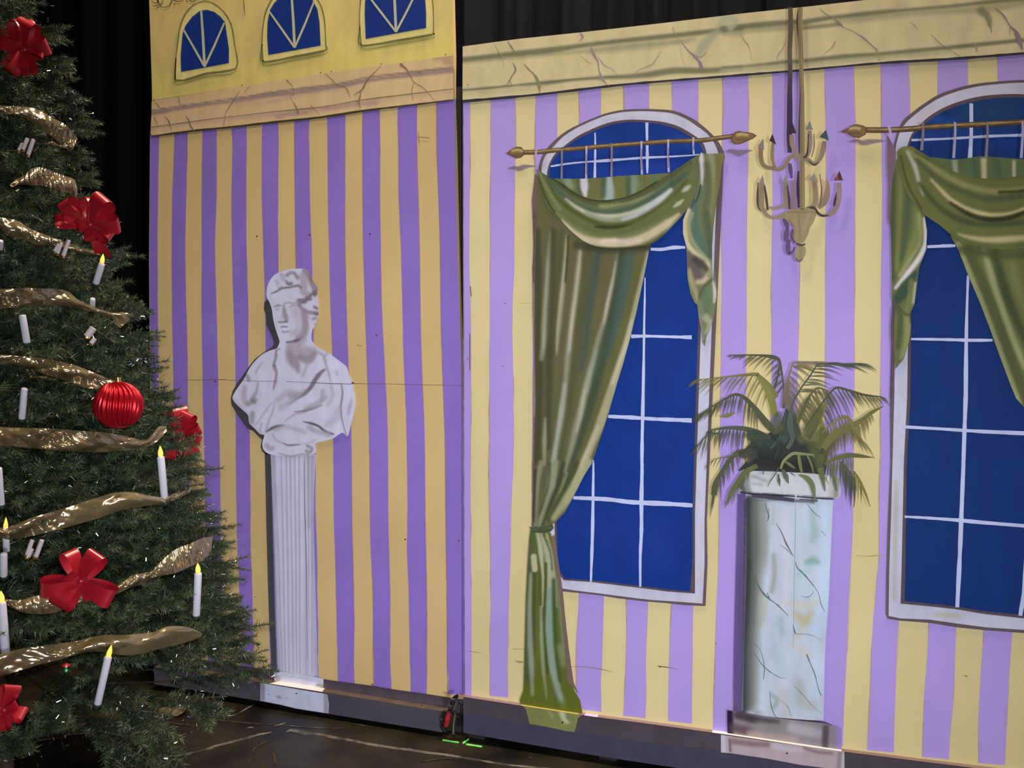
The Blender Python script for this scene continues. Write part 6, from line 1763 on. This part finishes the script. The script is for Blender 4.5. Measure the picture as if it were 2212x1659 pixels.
ribbon(T('T4', '-250,1050 0,1060 200,1070 420,1090 650,1120 850,1160 1050,1210 1250,1290 1450,1370 1620,1440'), T('T4', '-250,1190 0,1200 150,1190 400,1250 620,1330 850,1400 1000,1450 1150,1510 1300,1530 1440,1530'), 'gold ribbon swag ending behind the red ribbed ball', seed=6, crinkle=.010)
ribbon(T('T4', '400,1345 530,1350 650,1360 800,1395'), T('T4', '410,1385 540,1395 680,1410 790,1430'), 'narrow gold ribbon fold below the swag that meets the red ball', seed=7, off=.02)
ribbon(T('T5', '-200,380 0,395 200,405 450,410 700,425 900,440 1100,455 1300,490 1500,530 1580,470 1650,390 1730,390'), T('T5', '-200,570 0,590 200,605 450,625 700,645 900,655 1100,655 1300,640 1450,620 1560,590 1660,520 1735,440'), 'crumpled silvery-gold ribbon swag below the red ribbed ball', seed=8, crinkle=.013)
ribbon(T('T6', '-150,430 0,470 60,480 200,430 400,350 600,290 850,220 1050,150 1220,100 1400,40 1600,15 1778,30 1950,70 2100,90'), T('T6', '-150,590 0,600 100,625 250,610 450,570 650,520 850,470 1100,400 1300,340 1500,260 1700,220 1900,190 2090,170'), 'gold ribbon swag above the small white tube cluster and red bow', seed=9, crinkle=.008)
ribbon(T('T5', '1690,1140 1800,1090 1900,1060 1980,1050'), T('T5', '1720,1185 1830,1150 1930,1100 1985,1075'), 'short end of gold ribbon beside a candle near the striped flat', seed=10, off=.03)
ribbon(T('T6', '60,1390 200,1395 380,1340 560,1340 700,1370 900,1330 1100,1230 1300,1300 1450,1240 1600,1160 1700,1090 1778,1060') if False else T('T6', '50,1385 250,1400 450,1350 650,1340 850,1340 1050,1300 1250,1290 1400,1270 1560,1170 1680,1090 1778,1055'), T('T6', '100,1470 300,1560 500,1580 700,1560 850,1500 1000,1440 1200,1400 1400,1350 1550,1300 1650,1250 1778,1190'), 'gold ribbon swag passing behind the large red bow', seed=11, off=.04)
ribbon(T('T3b' if False else 'T8', '-30,850 60,800 160,770 230,700 330,620 430,580 520,540 595,528'), T('T8', '-30,900 60,880 180,820 280,800 330,790 420,750 520,700 585,650'), 'gold ribbon end rising towards the striped flat above a lit candle', seed=12)
ribbon(T('T7', '-200,500 0,450 180,400 400,365 600,340 800,310 950,270 1100,248 1250,250 1420,240 1600,215 1720,165 1850,155 1980,175 2100,230'), T('T7', '-200,730 0,680 200,620 400,560 600,510 800,450 950,420 1100,430 1250,455 1400,455 1560,420 1700,380 1850,350 1980,310 2090,275'), 'lowest gold ribbon swag, behind the low lit candle', seed=13, crinkle=.009)

# gold ribbon trailing on the floor
fr = T('T7', '1650,1110 1720,1090 1780,1095 1860,1080 1900,1030 1960,1000 1990,960')
q = on_z(smooth(fr, 8), 0.0)
n = len(q)
d = np.gradient(q, axis=0)
s = np.c_[-d[:, 1], d[:, 0], np.zeros(n)]
s /= np.linalg.norm(s, axis=1)[:, None]
zz = 0.012 + 0.016 * np.abs(np.sin(np.linspace(0, 11, n)))
V = np.vstack([q + s * .022 + np.c_[np.zeros((n, 2)), zz], q - s * .022 + np.c_[np.zeros((n, 2)), zz[::-1] * .6]])
o = link('gold_ribbon', fast_mesh('gold_ribbon', V, np.array([(i, i + 1, n + i + 1, n + i) for i in range(n - 1)]), True), None, M_GOLD)
o['label'] = 'gold ribbon end lying on the dark floor by the low boughs'
o['category'] = 'ribbon'

# ------------------------------------------------------------------ red bows
M_RED = mat('red_satin_ribbon', (0.34, 0.006, 0.014), 0.34, 0, 0.8, Coat_Weight=0.2, Coat_Roughness=0.2)
M_RED.node_tree.nodes['Principled BSDF'].inputs['Anisotropic'].default_value = 0.3
add_bump(M_RED, 300, 0.03, 0.001, 2)


def strip(name, C, Wd, parent, thick=0.0006):
    """ribbon strip with centre line C and half-width vectors Wd"""
    n = len(C)
    V = np.vstack([C - Wd, C - Wd * .33, C + Wd * .33, C + Wd])
    Fq = [(k * n + i, k * n + i + 1, (k + 1) * n + i + 1, (k + 1) * n + i) for k in range(3) for i in range(n - 1)]
    return link(name, fast_mesh(name, V, np.array(Fq), True), parent, M_RED)


def bow(cpx, loops, tails, label, off=0.06, px_depth=None):
    """loops: (dx, dy, width_px, bulge, twist) - the loop runs from the knot towards (dx, dy) pixels away"""
    c = surf([cpx], off)[0]
    dep = float((c - C3) @ F3)
    mpp = dep / F
    root = thing('red_bow', tuple(c), label, 'bow', 'red satin bows on the tree')
    n0 = -ray(np.array(cpx, float))
    n0 /= np.linalg.norm(n0)
    for i, (dx, dy, w, bulge, twist) in enumerate(loops):
        L = math.hypot(dx, dy) * mpp
        d = (R3 * dx - U3 * dy)
        d /= np.linalg.norm(d)
        s = np.cross(n0, d)
        s /= np.linalg.norm(s)
        tw = math.radians(twist)
        s2 = s * math.cos(tw) + n0 * math.sin(tw)
        n2 = n0 * math.cos(tw) - s * math.sin(tw)
        t = np.linspace(0, 1, 34)
        a = t * 2 * math.pi
        along = L * 0.5 * (1 - np.cos(a))
        across = bulge * 0.8 * L * 0.5 * np.sin(a) * (0.25 + 0.75 * (1 - np.cos(a)) / 2) * 1.35
        Cc = c + n0 * (.004 + .0012 * i) + d * along[:, None] + n2 * (across + bulge * L * .28 * np.sin(a / 2) ** 2)[:, None]
        hw = w * 0.86 * mpp / 2 * (0.16 + 0.84 * np.sin(a / 2) ** 0.8)
        # pinch twist near the knot
        Wd = s2 * hw[:, None]
        strip('loop', Cc, Wd, root)
    for (dx, dy, w, tw) in tails:
        L = math.hypot(dx, dy) * mpp
        d = (R3 * dx - U3 * dy)
        d /= np.linalg.norm(d)
        s = np.cross(n0, d)
        s /= np.linalg.norm(s)
        t = np.linspace(0, 1, 16)
        Cc = c + d * (L * t)[:, None] + n0 * (.012 * np.sin(t * 3))[:, None]
        ang = np.radians(tw) * t
        Wd = (s * np.cos(ang)[:, None] + n0 * np.sin(ang)[:, None]) * (w * mpp / 2 * (.4 + .6 * t))[:, None]
        strip('tail', Cc, Wd, root)
    # knot
    kn = []
    nn2, mm = 14, 8
    for j in range(mm + 1):
        th = math.pi * j / mm
        for i in range(nn2):
            p_ = 2 * math.pi * i / nn2
            kn.append(c + n0 * .012 + R3 * 9 * mpp * math.sin(th) * math.cos(p_) + U3 * 8 * mpp * math.cos(th) + n0 * 9 * mpp * math.sin(th) * math.sin(p_))
    Fq = [(j * nn2 + i, j * nn2 + (i + 1) % nn2, (j + 1) * nn2 + (i + 1) % nn2, (j + 1) * nn2 + i) for j in range(mm) for i in range(nn2)]
    link('knot', fast_mesh('knot', np.array(kn), np.array(Fq), True), root, M_RED)
    return root


bow((50, 106), [(-54, -30, 44, .8, -20), (-14, -64, 50, .85, 30), (24, -56, 44, .8, -35), (52, -14, 40, .8, 22), (44, 16, 30, .6, -30), (-36, 46, 38, .8, -22), (24, 54, 26, .7, 40), (-8, 40, 26, .6, -40)],
    [(-20, 50, 22, 20)], 'topmost red bow, near the tip of the tree')
bow((192, 484), [(-58, -20, 32, .8, 30), (-46, -56, 34, .8, -28), (-74, -2, 26, .5, 35), (-6, -58, 28, .9, 24), (48, -48, 46, .9, -36), (64, -8, 40, .8, 28), (46, 34, 40, .8, -30), (-26, 4, 36, .8, 20), (10, 36, 30, .6, 36)],
    [(26, 62, 30, 35), (46, 72, 18, 60)], 'red bow standing out against the black drape, above a lit candle', off=.09)
bow((390, 940), [(-14, -60, 42, .8, 22), (24, -46, 38, .8, -26), (44, 2, 34, .8, 26), (18, 48, 42, .8, -22), (-14, 56, 36, .8, 26), (-30, 26, 30, .7, -30), (40, -20, 28, .6, 35)],
    [(46, 8, 12, 20)], 'red bow half hidden behind a bough, against the striped flat', off=.0)
bow((172, 1256), [(-32, -62, 36, .75, 24), (48, -56, 46, .8, -22), (76, 30, 50, .75, 20), (-86, 6, 40, .7, -26), (-40, 58, 52, .8, 22), (-20, -20, 42, .9, -34), (30, 34, 26, .5, 40)],
    [], 'large red bow with open loops in the lower middle of the tree', off=.14)
bow((6, 1535), [(14, -56, 42, .75, 22), (46, 16, 34, .75, -24), (30, -18, 34, .7, 30), (-50, -10, 36, .7, 20), (4, 44, 34, .7, 30), (-36, 30, 34, .7, -20), (-30, -44, 34, .7, 20)],
    [], 'lowest red bow, cut by the left edge of the frame', off=.08)
bow((-34, 935), [(34, -2, 30, .5, 0), (-30, -20, 30, .5, 0), (0, 36, 28, .5, 0), (-10, -40, 30, .5, 20)], [], 'red bow showing only one loop at the frame edge beside the silvery swag', off=.09)


# ------------------------------------------------------------------ ribbed red ball
def revolve_ball(c, r, ribs, twist, depth):
    n, m = 192, 64
    V = []
    for j in range(m + 1):
        th = math.pi * j / m
        for i in range(n):
            ph = 2 * math.pi * i / n
            rr = r * (1 - depth * (0.5 + 0.5 * math.cos(ribs * (ph + twist * th))) ** 1.5 * min(1, math.sin(th) * 2.2))
            V.append((rr * math.sin(th) * math.cos(ph), rr * math.sin(th) * math.sin(ph), rr * math.cos(th)))
    F_ = [(j * n + i, (j + 1) * n + i, (j + 1) * n + (i + 1) % n, j * n + (i + 1) % n) for j in range(m) for i in range(n)]
    return np.array(V), np.array(F_)


M_BALL = mat('red_metallic_lacquer', (0.5, 0.008, 0.018), 0.3, 0.7, 0.6)
bc = surf([(256, 875)], .115)[0]
mpp = float((bc - C3) @ F3) / F
ball = thing('christmas_ball', tuple(bc), 'shiny red ball with swirled ribs hanging below the gold ribbon', 'ornament')
V, Fb = revolve_ball(bc, 51 * mpp, 24, 0.42, 0.10)
tl = np.array(Matrix.Rotation(math.radians(-14), 3, Vector(F3)) @ Matrix.Rotation(math.radians(8), 3, 'X'))
link('ball', fast_mesh('ball', V @ tl.T + bc, Fb, True), ball, M_BALL)
v, f = disc(bc + (0, 0, 48 * mpp), 7 * mpp, .014, 24)
link('cap', mesh('cap', v, f), ball, mat('gold_cap', (.8, .6, .25), .3, 1))
hv = [(bc[0] + .006 * math.cos(a) + dx, bc[1], bc[2] + 48 * mpp + .024 + .010 * math.sin(a)) for dx in (-.0007, .0007) for a in np.linspace(0, 5.2, 14)]
link('hook', mesh('hook', hv, [(i, i + 1, 15 + i, 14 + i) for i in range(13)]), ball, mat('steel_hook', (.6, .6, .6), .3, 1))


# ------------------------------------------------------------------ candles
M_WAX = mat('white_plastic_candle', tuple(lin((198, 196, 208)) / 1.0), 0.5, 0, 0.3)
M_FLAME = mat('glowing_flame_tip', (1, .55, .12), .4)
fb = M_FLAME.node_tree.nodes['Principled BSDF']
fb.inputs['Emission Color'].default_value = (1, .42, .05, 1)
fb.inputs['Emission Strength'].default_value = 1.3
M_CLIP = mat('dark_green_clip', (.01, .03, .015), .5)


def lathe(p0, axis, prof, n=20):
    R = frame_for(axis, 0)
    V = []
    for x, r in prof:
        for i in range(n):
            t = 2 * math.pi * i / n
            V.append(p0 + R[0] * x + (R[1] * math.cos(t) + R[2] * math.sin(t)) * r)
    F_ = [(j * n + i, j * n + (i + 1) % n, (j + 1) * n + (i + 1) % n, (j + 1) * n + i) for j in range(len(prof) - 1) for i in range(n)]
    F_.append(tuple(range(n))[::-1])
    F_.append(tuple(range((len(prof) - 1) * n, len(prof) * n)))
    return V, F_


def candle(top, bot, flame, label, off=.05, w=16, lit=True):
    a, b = surf([top], off)[0], surf([bot], off)[0]
    dep = float((a - C3) @ F3)
    b = at(bot, dep + .02)
    mp = dep / F
    root = thing('candle', tuple(b), label, 'candle', 'white candles clipped to the tree')
    ax = a - b
    L = np.linalg.norm(ax)
    r = w * mp / 2
    V, F_ = lathe(b, ax, [(0, r * .9), (.002, r), (L * .5, r * .98), (L - .003, r * .97), (L - .001, r * .86), (L, r * .6)])
    link('candle_body', fast_mesh('candle_body', np.array(V), np.array([q for q in F_ if len(q) == 4]), True), root, M_WAX)
    cap_ = [q for q in F_ if len(q) != 4]
    link('candle_end', mesh('candle_end', V, cap_), root, M_WAX)
    if flame is not None:
        fl2 = at(flame, dep - .002)
        ax2 = fl2 - a
        h = np.linalg.norm(ax2)
        V, F_ = lathe(a, ax2, [(0, r * .55), (h * .2, r * .68), (h * .45, r * .62), (h * .7, r * .4), (h * .9, r * .16), (h, r * .03)], 14)
        o_ = link('flame_tip', mesh('flame_tip', V, F_), root, M_FLAME)
    V, F_ = lathe(b - ax / L * .012, ax, [(0, r * .5), (.006, r * 1.15), (.012, r * 1.15)], 12)
    link('clip', mesh('clip', V, F_), root, M_CLIP)
    return root


candle((220, 569), (207, 612), (223, 548), 'lit candle just below the bow on the black drape side', off=.06, w=14)
candle((347, 986), (356, 1083), (346, 963), 'lit candle in front of the half-hidden bow', off=.07)
candle((428, 1237), (424, 1329), (427, 1216), 'lit candle nearest the striped flat, right of the large bow', off=.06)
candle((234, 1418), (211, 1520), (241, 1393), 'lowest lit candle, leaning, in front of the lowest gold swag', off=.11)
candle((3, 1300), (12, 1412), (2, 1276), 'lit candle at the frame edge, left of the large bow', off=.08, w=19)
candle((48, 680), (58, 740), None, 'unlit-looking candle with hidden top, under the wide bright swag', off=.05, w=15)
candle((53, 838), (47, 904), None, 'candle with hidden top just above the silvery swag', off=.05, w=14)
candle((-3, 1010), (3, 1090), None, 'candle at the frame edge above the swag with the gold end', off=.06, w=14)
candle((8, 1195), (8, 1244), None, 'short candle stub at the frame edge below a gold swag', off=.05, w=15)
candle((12, 1146), (14, 1190), (13, 1117), 'candle whose gold-lit flame tip shows over a ribbon at the frame edge', off=.03, w=14)
candle((200, 645), (199, 664), None, 'tiny visible piece of candle beside the loose ribbon end', off=.02, w=12)
candle((2, 520), (1, 538), None, 'scrap of candle at the frame edge below a gold swag', off=.05, w=10)

# sprigs that cross in front of candles and of the hidden bow
spg = Foliage()
for p_, off_, n_, spread in (((352, 1028), .095, 5, 14), ((427, 1275), .085, 6, 16), ((229, 1442), .135, 4, 12), ((8, 1345), .11, 4, 14), ((380, 950), .085, 13, 24), ((60, 672), .06, 4, 12), ((50, 832), .06, 3, 10), ((208, 590), .07, 3, 12), ((356, 905), .05, 5, 20), ((205, 650), .05, 4, 14)):
    for i in range(n_):
        q_ = surf([(p_[0] + rt.uniform(-spread, spread), p_[1] + rt.uniform(-5, 5))], off_ - .04)[0]
        nn_v = norm_at(q_)
        sd = np.cross(nn_v, (0, 0, 1))
        spg.twig(q_ - nn_v * .06, nn_v * .6 + sd * rt.uniform(-.9, .9) + (0, 0, rt.uniform(-.4, .1)), rt.uniform(.7, .95))
sp_o = spg.build('sprigs', tree)
sp_o['kind'] = 'stuff'

# clusters of short white tubes with gilt ends
M_TUBE = mat('cream_tube', tuple(lin((182, 174, 178))), .5)
M_GILT = mat('gilt_bead', (.85, .55, .2), .25, 1.0)


def cluster(tubes, label, off=.05):
    c = surf([tubes[0][0]], off)[0]
    dep = float((c - C3) @ F3)
    mp = dep / F
    root = thing('tube_cluster', tuple(c), label, 'ornament', 'small white tube ornaments')
    for a, b, w in tubes:
        pa, pb = at(a, dep), at(b, dep - .004)
        ax = pa - pb
        L = np.linalg.norm(ax)
        r = w * mp / 2
        V, F_ = lathe(pb, ax, [(0, r), (L * .5, r), (L - .001, r), (L, r * .8)], 16)
        t_ = link('tube', mesh('tube', V, F_), root, M_TUBE)
        V, F_ = lathe(pb - ax / L * .006, ax, [(0, r * .4), (.002, r * .9), (.005, r * 1.05), (.008, r * 1.02)], 12)
        link('gilt_end', mesh('gilt_end', V, F_), root, M_GILT)


cluster([((49, 310), (40, 327), 8), ((59, 299), (49, 325), 8.5), ((72, 301), (60, 336), 8.5)], 'cluster of three white tubes between the two highest gold swags')
cluster([((128, 528), (118, 545), 9), ((133, 524), (124, 549), 7), ((149, 519), (136, 554), 8.5)], 'cluster of white tubes hanging over the gold swag below the black-drape bow', off=.07)
cluster([((202, 708), (187, 728), 15), ((205, 731), (196, 743), 10)], 'cluster of one fat and one short white tube with gilt mesh, right of a candle')
cluster([((70, 1166), (58, 1200), 9.5), ((69, 1185), (60, 1204), 10), ((91, 1166), (77, 1204), 10)], 'pair of white tubes above the large red bow')

# small red and green ornament deep in the boughs
c = surf([(143, 1445)], -.02)[0]
mp = float((c - C3) @ F3) / F
root = thing('small_ornament', tuple(c), 'tiny red ornament with a green bead, under the lowest gold swag', 'ornament')
V, F_ = lathe(c + U3 * 3 * mp, U3, [(0, 2 * mp), (3 * mp, 9 * mp), (6 * mp, 8 * mp), (9 * mp, 2 * mp)], 14)
link('red_cap', mesh('red_cap', V, F_), root, M_RED)
V, F_ = lathe(c - U3 * 8 * mp, U3, [(0, 1 * mp), (3 * mp, 4 * mp), (8 * mp, 3.4 * mp), (11 * mp, 1 * mp)], 14)
link('green_bead', mesh('green_bead', V, F_), root, mat('bright_green_bead', (.02, .35, .08), .3))

# ------------------------------------------------------------------ clamp and glow tape at the joint of the flats
M_STEEL = mat('bright_steel', (.62, .62, .6), .25, 1)
M_BLK = mat('black_iron', (.012, .012, .014), .45, .3)
M_REDP = mat('red_clamp_handle', (.35, .012, .02), .4)
cy = YL - 0.05
cp = on_y(T('N', '975,1590'), cy)[0]
clamp = thing('clamp', (float(cp[0]), cy, 0), 'small steel and black clamp with red handle at the joint of the flats', 'clamp')


def tubey(name, pts, r, m, Y=cy, n=10):
    Q = on_y(smooth(pts, 4) if len(pts) > 2 else pts, Y)
    V, F_ = [], []
    for i, q in enumerate(Q):
        d = Q[min(i + 1, len(Q) - 1)] - Q[max(i - 1, 0)]
        R = frame_for(d, 0)
        rr = np.interp(i / (len(Q) - 1), np.linspace(0, 1, len(r)), r) if not np.isscalar(r) else r
        for k in range(n):
            t = 2 * math.pi * k / n
            V.append(q + R[1] * rr * math.cos(t) + R[2] * rr * math.sin(t))
    for i in range(len(Q) - 1):
        for k in range(n):
            F_.append((i * n + k, i * n + (k + 1) % n, (i + 1) * n + (k + 1) % n, (i + 1) * n + k))
    F_.append(tuple(range(n))[::-1])
    F_.append(tuple(range((len(Q) - 1) * n, len(Q) * n)))
    return link(name, mesh(name, V, F_, smooth_shade=False), clamp, m)


tubey('screw', T('R4', '545,640 525,760 520,880'), .0035, M_STEEL)
tubey('handle', T('R4', '480,630 455,700 440,780'), (.006, .011, .009), M_REDP, cy - .012)
tubey('jaw', T('R4', '575,435 530,470 500,560 480,610'), (.006, .009, .007), M_BLK)
tubey('jaw', T('R4', '520,610 570,680 610,640 620,540 590,500'), (.006, .006, .005), M_BLK, cy + .01)
tubey('grip', T('R4', '425,610 400,700 400,800 440,850'), (.005, .008, .006), M_BLK, cy - .004)
tubey('pin', T('R4', '492,478 548,484'), .0045, M_STEEL, cy - .014)
tubey('nut', T('R4', '476,566 512,556'), .006, M_STEEL, cy - .014)
tubey('foot', T('R4', '380,708 396,710'), .004, M_STEEL, cy - .01)
tubey('foot_plate', T('R4', '505,872 545,884'), .006, M_BLK)
M_GLOW = mat('green_glow_tape', (.22, .75, .2), .6)
M_GLOW.node_tree.nodes['Principled BSDF'].inputs['Emission Color'].default_value = (.25, 1, .15, 1)
M_GLOW.node_tree.nodes['Principled BSDF'].inputs['Emission Strength'].default_value = 0.12
for s, w, lb in (('398,936 585,966', 2.6, 'strip of green glow tape on the floor left of the clamp'), ('630,975 700,925', 3, 'short slanting strip of green glow tape beside the clamp'), ('665,985 850,1014', 2.6, 'strip of green glow tape on the floor under the wide flat')):
    v, f = floor_rib(smooth(T('R4', s), 5), w, .002)
    m_ = len(v)
    v2 = v.copy()
    v2[:, 2] = .0002
    o = link('glow_tape', mesh('glow_tape', np.vstack([v, v2]), f + [tuple(reversed([i + m_ for i in q])) for q in f]), None, M_GLOW)
    o['label'], o['category'], o['group'] = lb, 'tape', 'glow tape marks on the floor'
